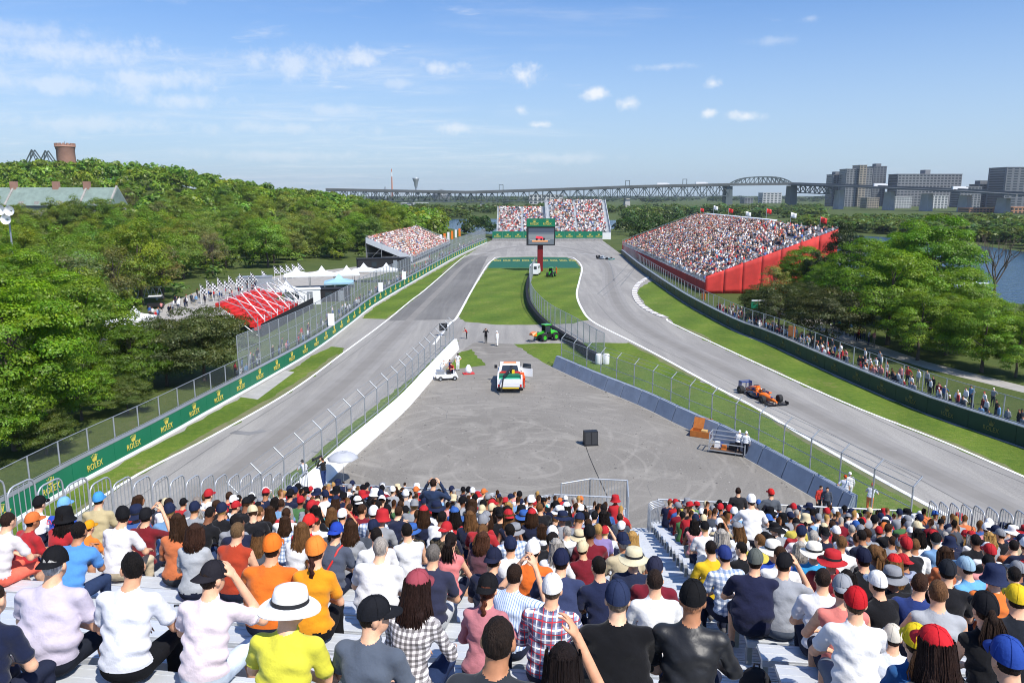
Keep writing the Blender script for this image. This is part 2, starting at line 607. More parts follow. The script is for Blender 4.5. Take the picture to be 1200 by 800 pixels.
M = {}
M['asphalt'] = asphalt_mat('track_asphalt', (.278, .264, .242), (.335, .320, .295), scale=.06, streak=(1.0, .06, 1))
M['lot'] = asphalt_mat('lot_asphalt', (.188, .174, .153), (.240, .223, .197), patch=(.285, .266, .234), scale=.1)
M['concrete'] = mat('concrete', (.36, .35, .33), .9, var=.15, vscale=.8, bump=.3, bscale=8)
M['grass'] = grass_mat('mown_grass', (.062, .125, .016), (.130, .185, .028), (.225, .20, .085), .05, .4)
M['rough'] = grass_mat('rough_ground', (.045, .075, .018), (.085, .11, .03), (.12, .11, .06))
M['path'] = mat('gravel_path', (.34, .32, .29), .95, var=.18, vscale=.9, bump=.4, bscale=10)
M['line'] = mat('white_line_paint', (.74, .74, .72), .75, var=.22, vscale=1.8)
M['green_paint'] = mat('green_ground_paint', (.012, .10, .055), .75, var=.15, vscale=.6)
M['gold_paint'] = mat('gold_paint', (.62, .50, .08), .6)
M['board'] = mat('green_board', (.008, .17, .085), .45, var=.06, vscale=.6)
M['board_shaded'] = mat('shaded_green_board', (.005, .040, .026), .5, var=.1, vscale=.6)  # board green darkened: shade on the wall facing away from the sun
M['gold_shaded'] = mat('shaded_gold_print', (.16, .15, .045), .6)  # the same gold print with that wall's shade put into its colour
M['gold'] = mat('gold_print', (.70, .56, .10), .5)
M['white_wall'] = mat('white_wall_paint', (.86, .86, .85), .7, var=.05, vscale=.5, bump=.15, bscale=3)
M['steel'] = mat('galvanised_steel', (.42, .44, .46), .45, .6, var=.12, vscale=6)
M['alu'] = mat('bleacher_aluminium', (.60, .625, .65), .42, .25, var=.07, vscale=4, bump=.08, bscale=60)
M['dark'] = mat('black_plastic', (.018, .018, .02), .5)
M['rubber'] = mat('tyre_rubber', (.022, .022, .023), .8, var=.2, vscale=8)
M['blue_barrier'] = mat('blue_grey_barrier', (.255, .295, .36), .7, var=.16, vscale=.9, bump=.25, bscale=4)
M['net'] = net_mat('chain_link_net', (.42, .45, .47), .17)
M['net_dense'] = net_mat('debris_net', (.50, .54, .58), .29)
M['net_dark'] = net_mat('dark_net', (.25, .28, .3), .10)
M['white'] = mat('white_gloss', (.82, .82, .82), .35, var=.03)
M['red'] = mat('red_gloss', (.62, .03, .025), .4)
M['red_sheet'] = mat('red_fabric_sheet', (.56, .042, .034), .75, var=.22, vscale=.45, bump=1.0, bscale=.9)
M['black'] = mat('black_sheet', (.016, .016, .018), .8)
M["scaff"] = mat("scaffold_tube", (.50, .52, .54), .4, .5)
M['water'] = water_mat()

# ------------------------------------------------------------------ ground and track
sheet('ground', [(-7000, -200), (7000, -200), (7000, 9000), (-7000, 9000)], -.02, M['rough'], kind='structure')

ROLEX_L = [(-30, 640), (30, 604), (91, 568), (187, 516), (250, 480), (300, 452), (369, 411), (412, 379), (440, 357), (485, 330), (537, 300), (571, 284)]
BAR_R = [(728, 298), (745, 313), (762, 326), (790, 346), (817, 363), (864, 388), (900, 402), (962, 431), (1025, 459), (1087, 485), (1200, 524), (1330, 572)]
leftL = pixline(ROLEX_L, 4.0)
rightL = pixline(BAR_R, 4.0)
far_pts = [G(577, 281), G(640, 281), G(705, 281), G(716, 289)]
poly = [p for p in leftL] + far_pts + [p for p in rightL] + [Vector((60, 22, 0)), Vector((-45, 22, 0))]
sheet('race_track', poly, .0, M['asphalt'], kind='structure')


def psheet(name, pp, z, m, step=None, **k):
    pts = [G(x, y) for x, y in pp]
    if 'grass' in name:                        # worn, uneven edges
        r = random.Random(len(pp)); out = []
        for i, a in enumerate(pts):
            b = pts[(i + 1) % len(pts)]
            n = max(1, min(160, int((b - a).length / .9)))
            t = (b - a).normalized() if (b - a).length > 0 else Vector((1, 0, 0))
            for j in range(n):
                q = a.lerp(b, j / n); w = r.gauss(0, .10) if j else 0
                out.append(Vector((q.x - t.y * w, q.y + t.x * w, 0)))
        pts = out
    return sheet(name, pts, z, m, **k)


psheet('paved_lot', [(300, 640), (332, 614), (394, 557), (475, 482), (502, 451), (521, 429), (545, 408), (556, 401), (602, 403), (649, 432), (695, 453), (752, 477), (800, 501), (875, 538), (940, 576), (1000, 612), (1000, 660), (300, 660)],
       .008, M['lot'], kind='structure')
psheet('grass_verge', [(60, 620), (100, 599), (156, 560), (250, 511), (344, 457), (380, 431), (403, 413), (404, 408), (388, 406), (370, 415), (335, 437), (300, 456), (250, 483), (187, 519), (91, 571), (30, 607), (0, 630)],
       .010, M['grass'], kind='structure')
psheet('concrete_apron', [(281, 465), (300, 454), (334, 434), (345, 436), (302, 468)], .016, M['concrete'], kind='structure')
psheet('grass_verge', [(424, 373), (440, 359), (485, 332), (537, 302), (560, 290.5), (549, 298), (542, 303), (500, 339), (456, 374)], .010, M['grass'], kind='structure')
psheet('infield_grass', [(537, 371), (553, 341), (576, 306), (585, 302), (620, 301), (664, 301.6), (675, 306), (681, 314), (678, 329), (675, 345), (681, 362), (692, 374), (672, 379), (625, 380.5), (582, 380.5), (545, 377)],
       .010, M['grass'], kind='structure')
psheet('painted_grass', [(571, 314), (577, 306.3), (585, 302.4), (620, 301.5), (664, 302), (674, 306.3), (680, 314)], .016, M['green_paint'], kind='structure')
psheet('infield_grass', [(602, 403), (700, 401.5), (737, 402), (780, 423), (840, 456), (890, 482), (956, 522), (1025, 560), (1100, 604), (1130, 640), (1040, 640), (940, 566), (875, 532), (800, 496), (695, 448), (649, 431), (625, 418)],
       .012, M['grass'], kind='structure')
psheet('infield_grass', [(541, 412), (553, 409), (569, 428), (545, 431), (522, 433)], .012, M['grass'], kind='structure')
psheet('infield_grass', [(280, 618), (345, 551), (392, 514), (440, 475), (490, 438), (530, 399), (538, 399), (504, 440), (452, 482), (404, 523), (356, 562), (300, 620)], .012, M['grass'], kind='structure')
psheet('grass_verge', [(764, 329), (750, 337), (746.5, 343), (756, 357), (770, 367), (785, 374), (792, 382), (900, 433), (994, 475), (1103, 518), (1200, 560), (1330, 616), (1330, 575), (1200, 526), (1087, 487), (1025, 461), (962, 433), (900, 404), (864, 390), (817, 365), (790, 348)],
       .010, M['grass'], kind='structure')

strip('white_line', pixline([(70, 618), (156, 559), (250, 510), (344, 456), (405, 411.5), (450, 378), (483, 351), (500, 338), (542, 302), (550, 298.5), (575, 296.3), (620, 295.6), (670, 296.5), (707, 300)], 2), .26, .020, M['line'], kind='structure')
strip('white_line', pixline([(508, 404), (528, 378), (536, 371), (553, 340), (570, 312), (577, 305), (585, 301), (620, 300), (664, 300.6), (676, 305), (682, 314), (679, 329), (676, 345), (682, 362), (695, 377), (740, 400), (780, 421), (840, 454), (890, 480), (940, 510), (1025, 558), (1110, 604)], 2), .34, .022, M['line'], kind='structure')
strip('white_line', pixline([(781, 373), (790, 380), (900, 431.5), (994, 473.5), (1103, 516.5), (1200, 558.5), (1330, 614)], 2), .26, .020, M['line'], kind='structure')
# rubber streaks and old skid marks on the asphalt
M['skid'] = mat('tyre_mark', (.195, .193, .19), .9, var=.25, vscale=.7)
for pp, w in (([(700, 345), (722, 325), (735, 311), (741, 302)], .22), ([(706, 347), (730, 327), (744, 311), (748, 302)], .16), ([(727, 335), (741, 318), (746, 308)], .25),
              ([(505, 306), (520, 303), (540, 299)], .5), ([(610, 289), (650, 291), (700, 300)], .4), ([(272, 506), (292, 508), (310, 504)], .8), ([(690, 288), (712, 305), (720, 330)], .25)):
    strip('tyre_mark', pixline(pp, 1.5), w, .006, M['skid'], kind='structure')
# a strip of newer darker asphalt by the hairpin entry
psheet('asphalt_patch', [(455, 376), (483, 352), (500, 339), (542, 303), (551, 299.5), (572, 300), (562, 320), (548, 348), (532, 374)], .005,
       asphalt_mat('newer_asphalt', (.158, .152, .142), (.203, .196, .184), scale=.06, streak=(1, .06, 1)), kind='structure')
# rubbered line, paving seams, cracks and grit
M['rubbered'] = [mat('rubbered_asphalt', (.268 - .026 * k, .255 - .026 * k, .236 - .026 * k), .85, var=.10, vscale=.4) for k in range(3)]
for pp in ([(210, 600), (300, 532), (380, 470), (430, 425), (480, 375), (520, 335), (552, 305), (590, 291), (640, 288), (690, 296), (712, 312), (716, 335), (728, 362), (760, 388), (850, 432), (960, 488), (1080, 548), (1200, 606)],):
    Lr = pixline(pp, 1.5)
    for k, w in enumerate((3.4, 2.2, 1.1)): strip('rubbered_line', Lr, w, .003 + .0012 * k, M['rubbered'][k], kind='structure')
M['seam'] = mat('paving_seam', (.15, .147, .142), .9, var=.2, vscale=2)
for pp in ([(130, 605), (250, 522), (360, 452), (430, 402), (470, 370)], [(250, 600), (330, 540), (420, 470), (490, 405), (515, 378)], [(700, 355), (730, 385), (830, 436), (930, 486), (1060, 552), (1180, 618)], [(850, 412), (960, 460), (1080, 515), (1210, 570)]):
    strip('paving_seam', pixline(pp, 2), .07, .0075, M['seam'], kind='structure')
rc = random.Random(4)
for k in range(6):
    x, y = rc.uniform(430, 820), rc.uniform(450, 575)
    pts, a = [G(x, y)], rc.uniform(0, 6.28)
    for _ in range(rc.randint(4, 9)):
        a += rc.gauss(0, .5); pts.append(pts[-1] + Vector((math.cos(a), math.sin(a), 0)) * rc.uniform(.5, 1.1))
    strip('crack', pts, rc.uniform(.02, .05), .0115, M['seam'], kind='structure')
M['stain'] = mat('oil_stain', (.11, .105, .10), .7, var=.3, vscale=2)
M['dust'] = mat('pale_dust', (.30, .285, .26), .95, var=.15, vscale=3)
for k in range(0):
    x, y = rc.uniform(400, 860), rc.uniform(430, 578)
    c = G(x, y)
    if not (394 + (556 - y) * .9 < x < 650 + (y - 430) * 2.0): continue
    q0 = rc.uniform(.2, .9); el = rc.uniform(.3, 1)
    poly_ = [c + Vector((math.cos(t) * q0 * rc.uniform(.6, 1.2), math.sin(t) * q0 * el * rc.uniform(.6, 1.2), 0)) for t in [2 * math.pi * j / 14 for j in range(14)]]
    sheet('stain', poly_, .0105, M['stain'] if k % 3 == 0 else M['dust'], kind='structure')


def scatter_grit():
    r = np.random.default_rng(8)
    P = []
    Lw = pixline([(394, 557), (475, 482), (521, 429)], .12)
    for q in Lw:
        for _ in range(3): P.append((q.x + abs(r.normal(0, .5)), q.y + r.normal(0, .2)))
    Lw = pixline([(649, 433), (752, 478), (875, 539), (940, 577)], .12)
    for q in Lw:
        for _ in range(2): P.append((q.x - abs(r.normal(0, .4)), q.y + r.normal(0, .2)))
    a, b, c, d = G(420, 560), G(900, 575), G(650, 450), G(530, 440)
    for _ in range(4200):
        u, v = r.random(2); q = a.lerp(b, u).lerp(d.lerp(c, u), v); P.append((q.x, q.y))
    P = np.array(P); n = len(P)
    s = r.gamma(1.6, .014, n).clip(.01, .09)
    T = np.array([(-1, -.8, 0), (1, -.7, 0), (.8, 1, 0), (-.9, .8, 0), (.1, 0, .9)])
    V = (T[None] * s[:, None, None] * r.uniform(.6, 1.3, (n, 1, 3))); V[:, :, 0] += P[:, 0:1]; V[:, :, 1] += P[:, 1:2]; V[:, :, 2] += .009
    F = np.array([(0, 1, 4), (1, 2, 4), (2, 3, 4), (3, 0, 4)])
    F = (F[None] + (np.arange(n) * 5)[:, None, None]).reshape(-1, 3)
    g = np.repeat(r.uniform(.10, .30, n), 5)[:, None] * np.array([1, .95, .88])
    o = bpy.data.objects.new('gravel', np_mesh('gravel', V.reshape(-1, 3), F, mat('grit', attr='col', rough=.95), col=g)); link(o)
    props(o, kind='stuff', label='loose grit and pebbles scattered over the paved lot')


scatter_grit()
# worn, dusty margins where the grass meets the paint
M['worn'] = mat('worn_turf', (.19, .17, .095), .95, col2=(.12, .15, .045), vscale=1.2)
def worn(pp, off, seed):
    r = random.Random(seed); L = pixline(pp, .7); N = normals2d(L); mb = MB(); v = []; w = .25
    for p_, n_ in zip(L, N):
        w = min(.75, max(.06, w + r.gauss(0, .11)))
        a, b = p_ + n_ * off * .12, p_ + n_ * off * (.12 + w)
        v += [(a.x, a.y, .0145), (b.x, b.y, .0145)]
    mb.add(v, [(2 * i, 2 * i + 2, 2 * i + 3, 2 * i + 1) for i in range(len(L) - 1)])
    mb.build('worn_turf', M['worn'], kind='structure')
worn([(70, 618), (156, 559), (250, 510), (344, 456), (400, 415)], 1, 1)
worn([(456, 374), (500, 338), (542, 302)], 1, 2)
worn([(790, 380), (900, 431.5), (994, 473.5), (1103, 516.5), (1200, 558.5), (1330, 614)], 1, 3)
worn([(738, 401), (780, 422), (840, 455), (890, 481), (940, 511), (1025, 559), (1100, 600)], -1, 4)
# kerb of raised blocks at the exit of the hairpin
kerb = empty('kerb', G(760, 324), kind='structure')
kl = pixline([(762, 323.5), (750, 331), (745, 337), (743.5, 344), (749, 355), (762, 364.5), (781, 372.5)], 1.3)
KN = normals2d(kl)
M['kerb_white'] = mat('kerb_white', (.72, .71, .68), .8, var=.12, vscale=2)
M['kerb_grey'] = mat('kerb_grey', (.36, .33, .32), .85, var=.15, vscale=2)
for i in range(len(kl) - 1):
    a, b = kl[i], kl[i + 1]
    n0, n1 = KN[i], KN[i + 1]
    mb = MB()
    q = [a - n0 * .45, b - n1 * .45, b + n1 * .45, a + n0 * .45]
    q = q if (q[1] - q[0]).cross(q[2] - q[1]).z > 0 else q[::-1]
    mb.hexa([Vector((p.x, p.y, .004)) - kerb.location for p in q] + [Vector((p.x, p.y, .07)) - kerb.location for p in q])
    mb.build('kerb_block', M['kerb_white'] if i % 2 else M['kerb_grey'], kerb)

# ------------------------------------------------------------------ lettering (logo boards)


def text_mesh(txt, m, size=1.0, depth=.012, name='lettering'):
    c = bpy.data.curves.new('t', 'FONT'); c.body = txt; c.size = size; c.align_x = 'CENTER'; c.extrude = depth; c.resolution_u = 2
    o = bpy.data.objects.new('t', c); COL.objects.link(o)
    dg = bpy.context.evaluated_depsgraph_get()
    me = bpy.data.meshes.new_from_object(o.evaluated_get(dg))
    bpy.data.objects.remove(o); bpy.data.curves.remove(c)
    me.name = name
    me.materials.clear(); me.materials.append(m)
    return me


def crown_mesh(m):
    """Five-point crown emblem, 1 m wide, standing in xz, facing -y."""
    mb = MB()
    mb.hexa([(-.3, .012, 0), (.3, .012, 0), (.3, -.012, 0), (-.3, -.012, 0), (-.34, .012, .13), (.34, .012, .13), (.34, -.012, .13), (-.34, -.012, .13)])
    for a in (-2, -1, 0, 1, 2):
        x0, x1 = a * .13, a * .25
        h = .78 - .10 * abs(a) * .8
        mb.add([(x0 - .07, -.012, .13), (x0 + .07, -.012, .13), (x1, -.012, h), (x0 - .07, .012, .13), (x0 + .07, .012, .13), (x1, .012, h)],
               [(0, 1, 2), (5, 4, 3), (1, 0, 3, 4), (2, 1, 4, 5), (0, 2, 5, 3)])
        mb.ball((x1, 0, h + .05), (.065, .02, .065), 8, 4)
    return mb.mesh('emblem', m)


WORD = text_mesh('ROLEX', M['gold'], .62)
EMBLEM = crown_mesh(M['gold'])
WORD_SHADED = text_mesh('ROLEX', M['gold_shaded'], .62)
EMBLEM_SHADED = crown_mesh(M['gold_shaded'])


def logo(parent, p, ang, s, zc, dim=False):
    """Word with the crown above it on an upright board; p on the board's face, ang = heading of the reading direction."""
    w = bpy.data.objects.new('lettering', WORD_SHADED if dim else WORD); link(w, parent)
    w.location = Vector((p.x, p.y, zc - .40 * s)); w.rotation_euler = (math.pi / 2, 0, ang); w.scale = (s * .86, s, s)
    e = bpy.data.objects.new('emblem', EMBLEM_SHADED if dim else EMBLEM); link(e, parent)
    e.location = Vector((p.x, p.y, zc + .10 * s)); e.rotation_euler = (0, 0, ang); e.scale = (s * .62, s, s * .58)


def wall_along(name, L, h, th, m, side, base_m=None, logos=None, batter=0.0, cap=None, gap=.015, part='panel', **k):
    """Wall of separate panels along L; `side` is +1/-1: on which side of L the body stands (L is the visible face's foot)."""
    root = empty(name, L[0], **k)
    o0 = root.location.copy()
    N = normals2d(L)
    for i in range(len(L) - 1):
        a, b = L[i], L[i + 1]
        d = (b - a).normalized()
        a2, b2 = a + d * gap, b - d * gap
        nn0, nn1 = N[i] * side, N[i + 1] * side
        mb = MB()
        q = [a2, b2, b2 + nn1 * th, a2 + nn0 * th]
        t = [a2 + nn0 * batter, b2 + nn1 * batter, b2 + nn1 * th, a2 + nn0 * th]
        if (q[1] - q[0]).cross(q[2] - q[1]).z < 0: q, t = q[::-1], t[::-1]
        zb = .0
        if base_m is not None: zb = .22
        mb.hexa([Vector((p.x, p.y, zb)) - o0 for p in q] + [Vector((p.x, p.y, h)) - o0 for p in t])
        pn = mb.build(part, m, root)
        if base_m is not None:
            mb = MB()
            qq = [p - (nn0 * .03 if j in (0, 3) else nn0 * .03) for j, p in enumerate(q)]
            mb.hexa([Vector((p.x, p.y, 0)) - o0 for p in qq] + [Vector((p.x, p.y, .215)) - o0 for p in qq])
            mb.build('footing', base_m, root)
        if logos and (b - a).length > 2:
            c = (a + b) / 2 - nn0 * .02 - o0
            rd = d if side > 0 else -d     # reading direction so that the face towards the track is not mirrored
            face = -nn0
            rd = Vector((-face.y, face.x, 0))
            logo(root, c, math.atan2(rd.y, rd.x), logos, zb + (h - zb) * .5, m is M['board_shaded'])
    if cap:
        mb = MB()
        for i in range(len(L) - 1):
            mb.bar(L[i] + N[i] * side * (th / 2) - o0 + Vector((0, 0, h + .04)), L[i + 1] + N[i + 1] * side * (th / 2) - o0 + Vector((0, 0, h + .04)), th + .04, .06)
        mb.build('top_rail', cap, root)
    return root


def fence_along(name, L, off, z0, h, every, net, bend=None, rails=(0.0, 1.0), r=.045, postm=None, inner=None, **k):
    """Netting fence: each post a part of its own, rails and netting. L sampled evenly; off: sideways shift; z0: foot of the net."""
    root = empty(name, L[0], **k)
    o0 = root.location.copy()
    N = normals2d(L)
    Q = [p + n * off for p, n in zip(L, N)]
    mbn = MB()
    mbrs = [MB() for _ in rails]; mbw = [MB(), MB()]
    postm = postm or M['steel']
    for i, p in enumerate(Q):
        q = p - o0
        if i % every == 0:
            mb = MB()
            mb.tube(q, q + Vector((0, 0, z0 + h)), r, r, 7)
            if bend:
                mb.tube(q + Vector((0, 0, z0 + h)), q + N[i] * bend[0] + Vector((0, 0, z0 + h + bend[1])), r, r * .9, 7)
            mb.build('post', postm, root)
        if i + 1 < len(Q):
            b = Q[i + 1] - o0
            for t, mbr in zip(rails, mbrs):
                zz = Vector((0, 0, z0 + h * t))
                mbr.tube(q + zz, b + zz, r * .6, None, 5, caps=False)
            mbn.add([q + Vector((0, 0, z0)), b + Vector((0, 0, z0)), b + Vector((0, 0, z0 + h)), q + Vector((0, 0, z0 + h))], [(0, 1, 2, 3)])
            if bend:
                for t, mbr in zip((.5, 1.0), mbw):
                    mbr.tube(q + N[i] * bend[0] * t + Vector((0, 0, z0 + h + bend[1] * t)), b + N[i + 1] * bend[0] * t + Vector((0, 0, z0 + h + bend[1] * t)), .012, None, 4, caps=False)
    for mbr in mbrs: mbr.build('rail', postm, root)
    if bend:
        for mbr in mbw: mbr.build('wire', postm, root)
    mbn.build('netting', net, root)
    return root


# trackside boards on the long straight, fence behind them
wall_along('advertising_wall', leftL, 1.45, .35, M['board'], 1, base_m=M['white_wall'], logos=.92, cap=M['steel'],
           label='long green advertising wall with gold crowns and lettering beside the straight', cat='barrier')
wall_along('advertising_wall', rightL, 1.35, .4, M['board_shaded'], 1, logos=.82, cap=M['steel'],
           label='green advertising wall with shade painted in, curving below the red-sided grandstand', cat='barrier')
La = pixline(ROLEX_L[:6], 2.6)
fence_along('trackside_fence', La, .6, .0, 2.9, 1, M['net_dark'], rails=(.5, 1.0), r=.05,
            label='lower chain link fence behind the green advertising wall, near the trees', cat='fence')
Lb = pixline([(290, 457.5), (300, 452), (369, 411), (412, 379), (440, 357), (485, 330), (537, 300), (571, 284)], 2.4)
fence_along('trackside_fence', Lb, .7, .0, 5.0, 1, M['net_dense'], rails=(.38, .70, 1.0), r=.05,
            label='tall netting fence behind the green advertising wall, in front of tents', cat='fence')
fence_along('trackside_fence', pixline(BAR_R, 2.6), .7, .0, 3.1, 1, M['net_dark'], rails=(.45, 1.0), r=.05,
            label='chain link fence behind the curving green wall, spectators pressed along it', cat='fence')

# white wall with fence on the lot's edge
wl_pts = [(300, 645), (332, 613), (394, 556), (412, 538), (475, 481), (502, 450), (521, 428), (539, 408)]
whiteL = pixline(wl_pts, 3.0)
wall_along('concrete_wall', whiteL, 1.15, .55, M['white_wall'], 1, batter=.25, part='wall_block',
           label='low white painted concrete wall between the paved lot and the straight', cat='wall')
fence_along('angled_fence', pixline(wl_pts, 2.6), .75, .0, 3.0, 1, M['net'], bend=(.55, .55), rails=(.4, 1.0),
            label='wire fence with bent post tops along the white wall', cat='fence')
# blue-grey barrier and its fence on the other side of the lot
bl_pts = [(647, 430), (695, 452), (752, 476), (800, 500), (830, 513), (875, 537), (940, 575), (990, 605)]
blueL = pixline(bl_pts, 2.6)
wall_along('padded_barrier', blueL, 1.15, .75, M['blue_barrier'], 1, batter=.42, part='padding_block', gap=.045,
           label='blue grey padded barrier slanting along the edge of the paved lot', cat='barrier')
fence_along('angled_fence', pixline(bl_pts[:-1] + [(990, 605), (1050, 640)], 2.7), 1.05, .0, 2.9, 1, M['net'], bend=(-.0 + .5, .5), rails=(.62, 1.0),
            label='wire fence with bent post tops behind the blue grey barrier', cat='fence')
# fence and tyre wall dividing the infield
mid_pts = [(700, 426), (690, 420), (672, 407), (655, 396), (640, 386), (627, 373), (618, 358), (616, 342), (619, 328), (624, 317)]
midL = pixline(mid_pts, 2.4)
wall_along('tyre_wall', midL, .85, .5, M['black'], -1, part='tyre_stack',
           label='black sheeted tyre wall curving through the infield grass', cat='barrier')
fence_along('dividing_fence', midL, -.7, .0, 3.2, 1, M['net_dense'], rails=(.33, 1.0), r=.05,
            label='tall netting fence standing on the black tyre wall in the infield', cat='fence')
# white bollards at the end of the tyre wall
pb = G(699, 426)
for dx in (0.0, .75):
    mb = MB().lathe([(.0, 0), (.33, 0), (.35, .1), (.35, 1.0), (.3, 1.1), (0, 1.12)], 14)
    o = mb.build('white_bollard', M['white'], label='white cylinder standing at the end of the tyre wall', cat='bollard', group='white cylinders at the tyre wall end')
    o.location = (pb.x + .2 + dx, pb.y - .3, .012)
# far boards across the hairpin
fb = smooth_line([G(577, 281), G(640, 281), G(706, 281)], 4.0)
wall_along('advertising_wall', fb, 3.2, .3, M['board'], 1, logos=1.5,
           label='green advertising wall across the far end below the distant grandstand', cat='barrier')
fb2 = smooth_line([G(577, 282.2), G(640, 282.4), G(706, 282.2)], 3.0)
wall_along('tyre_wall', fb2, 1.0, .6, mat('grey_tyres', (.28, .27, .26), .9, var=.25, vscale=2), 1, part='tyre_stack',
           label='low grey tyre wall in front of the distant advertising wall', cat='barrier')
# word painted on the green tip of the infield
root = empty('ground_lettering', G(625, 306), kind='structure')
for i, x in enumerate(range(583, 672, 11)):
    o = bpy.data.objects.new('lettering', text_mesh('ROLEX', M['gold_paint'], 1.0, .001)) if i == 0 else bpy.data.objects.new('lettering', gl_me)
    if i == 0: gl_me = o.data
    link(o, root); p = G(x, 305.2) - root.location
    o.location = (p.x, p.y - 3, .022); o.scale = (.62, 8.0, 1)
# ------------------------------------------------------------------ river, banks, paths
def gsheet(name, pp, z, m, **k):
    return sheet(name, [G(x, y) for x, y in pp], z, m, **k)


gsheet('river', [(1500, 330), (1200, 295), (1125, 284.5), (1040, 278), (980, 275), (900, 270), (820, 265), (760, 262), (760, 268), (880, 285), (960, 305), (1040, 335), (1100, 345), (1250, 362), (1500, 410)], -.012, M['water'], kind='structure')
gsheet('river', [(430, 260), (520, 256.5), (620, 256.5), (722, 258), (722, 268), (660, 272), (590, 274), (555, 275), (530, 268)], -.012, M['water'], kind='structure')
gsheet('gravel_path', [(880, 352), (905, 349), (960, 372), (1005, 396), (1087, 424), (1200, 452), (1320, 480), (1320, 490), (1200, 460), (1087, 432), (1000, 405), (950, 384)], -.008, M['path'], kind='structure')
gsheet('gravel_path', [(60, 420), (140, 385), (190, 358), (240, 338), (330, 322), (440, 310), (500, 300), (505, 303), (440, 324), (330, 345), (270, 372), (205, 383), (150, 400), (70, 440)], -.008, M['path'], kind='structure')


def hill_z(X, Y):
    b = X / np.maximum(Y, 1)
    pr = np.interp(b, [-3, -.70, -.55, -.444, -.36, -.30, -.222, -.11, 1], [25, 25, 26, 23.5, 16.5, 13, 8.5, 0, 0])
    t = np.clip((Y - 250) / 150, 0, 1)
    return pr * t * t * (3 - 2 * t)


def build_hill():
    xs = np.linspace(-700, 10, 60); ys = np.linspace(240, 760, 40)
    Xg, Yg = np.meshgrid(xs, ys, indexing='ij')
    Z = hill_z(Xg, Yg) - .2
    V = np.stack([Xg, Yg, Z], -1).reshape(-1, 3)
    i = np.arange(59)[:, None] * 40 + np.arange(39)[None, :]
    i = i.ravel()
    F = np.stack([i, i + 40, i + 41, i + 1], -1)
    o = bpy.data.objects.new('hill', np_mesh('hill', V, F, M['rough'], smooth=True)); link(o)
    props(o, kind='structure')


build_hill()

# ------------------------------------------------------------------ trees


def leaf_mat(name, tint=(1, 1, 1), trans=.44):
    m = bpy.data.materials.new(name); m.use_nodes = True
    n, l = m.node_tree.nodes, m.node_tree.links
    n.remove(n['Principled BSDF'])
    a = n.new('ShaderNodeAttribute'); a.attribute_name = 'col'
    oi = n.new('ShaderNodeObjectInfo')
    mx = n.new('ShaderNodeMix'); mx.data_type = 'RGBA'; mx.blend_type = 'MULTIPLY'; mx.inputs['Factor'].default_value = 1
    l.new(a.outputs['Color'], mx.inputs['A']); l.new(oi.outputs['Color'], mx.inputs['B'])
    d = n.new('ShaderNodeBsdfDiffuse'); t = n.new('ShaderNodeBsdfTranslucent'); g = n.new('ShaderNodeBsdfGlossy')
    g.inputs['Roughness'].default_value = .45; g.inputs['Color'].default_value = (.6, .65, .5, 1)
    tm = n.new('ShaderNodeMix'); tm.data_type = 'RGBA'; tm.blend_type = 'MULTIPLY'; tm.inputs['Factor'].default_value = 1
    l.new(mx.outputs['Result'], tm.inputs['A']); tm.inputs['B'].default_value = (1.15, 1.25, .55, 1)
    l.new(mx.outputs['Result'], d.inputs[0]); l.new(tm.outputs['Result'], t.inputs[0])
    s1 = n.new('ShaderNodeMixShader'); s1.inputs[0].default_value = trans
    l.new(d.outputs[0], s1.inputs[1]); l.new(t.outputs[0], s1.inputs[2])
    s2 = n.new('ShaderNodeMixShader'); s2.inputs[0].default_value = .04
    l.new(s1.outputs[0], s2.inputs[1]); l.new(g.outputs[0], s2.inputs[2])
    l.new(s2.outputs[0], n['Material Output'].inputs['Surface'])
    return m


M['leaf'] = leaf_mat('leaf')
M['bark'] = mat('bark', (.10, .08, .06), .95, var=.3, vscale=6, bump=.6, bscale=14)


def unit(n, r):
    d = r.normal(size=(n, 3)); d /= np.linalg.norm(d, axis=1)[:, None]
    return d


def leaf_quads(P, Nrm, size, r, aspect=.62):
    """Diamond leaves with a slight fold at points P, facing roughly Nrm."""
    n = len(P)
    Nn = Nrm + .40 * unit(n, r); Nn /= np.linalg.norm(Nn, axis=1)[:, None]
    A = np.cross(Nn, unit(n, r)); A /= np.maximum(np.linalg.norm(A, axis=1), 1e-6)[:, None]
    B = np.cross(Nn, A)
    s = (size * r.uniform(.6, 1.35, n))[:, None] if np.isscalar(size) else size[:, None]
    V = np.stack([P - A * s * .5, P + B * s * .5 * aspect + Nn * s * .10, P + A * s * .5, P - B * s * .5 * aspect + Nn * s * .10], 1)
    F = np.arange(4 * n).reshape(n, 4)
    return V.reshape(-1, 3), F


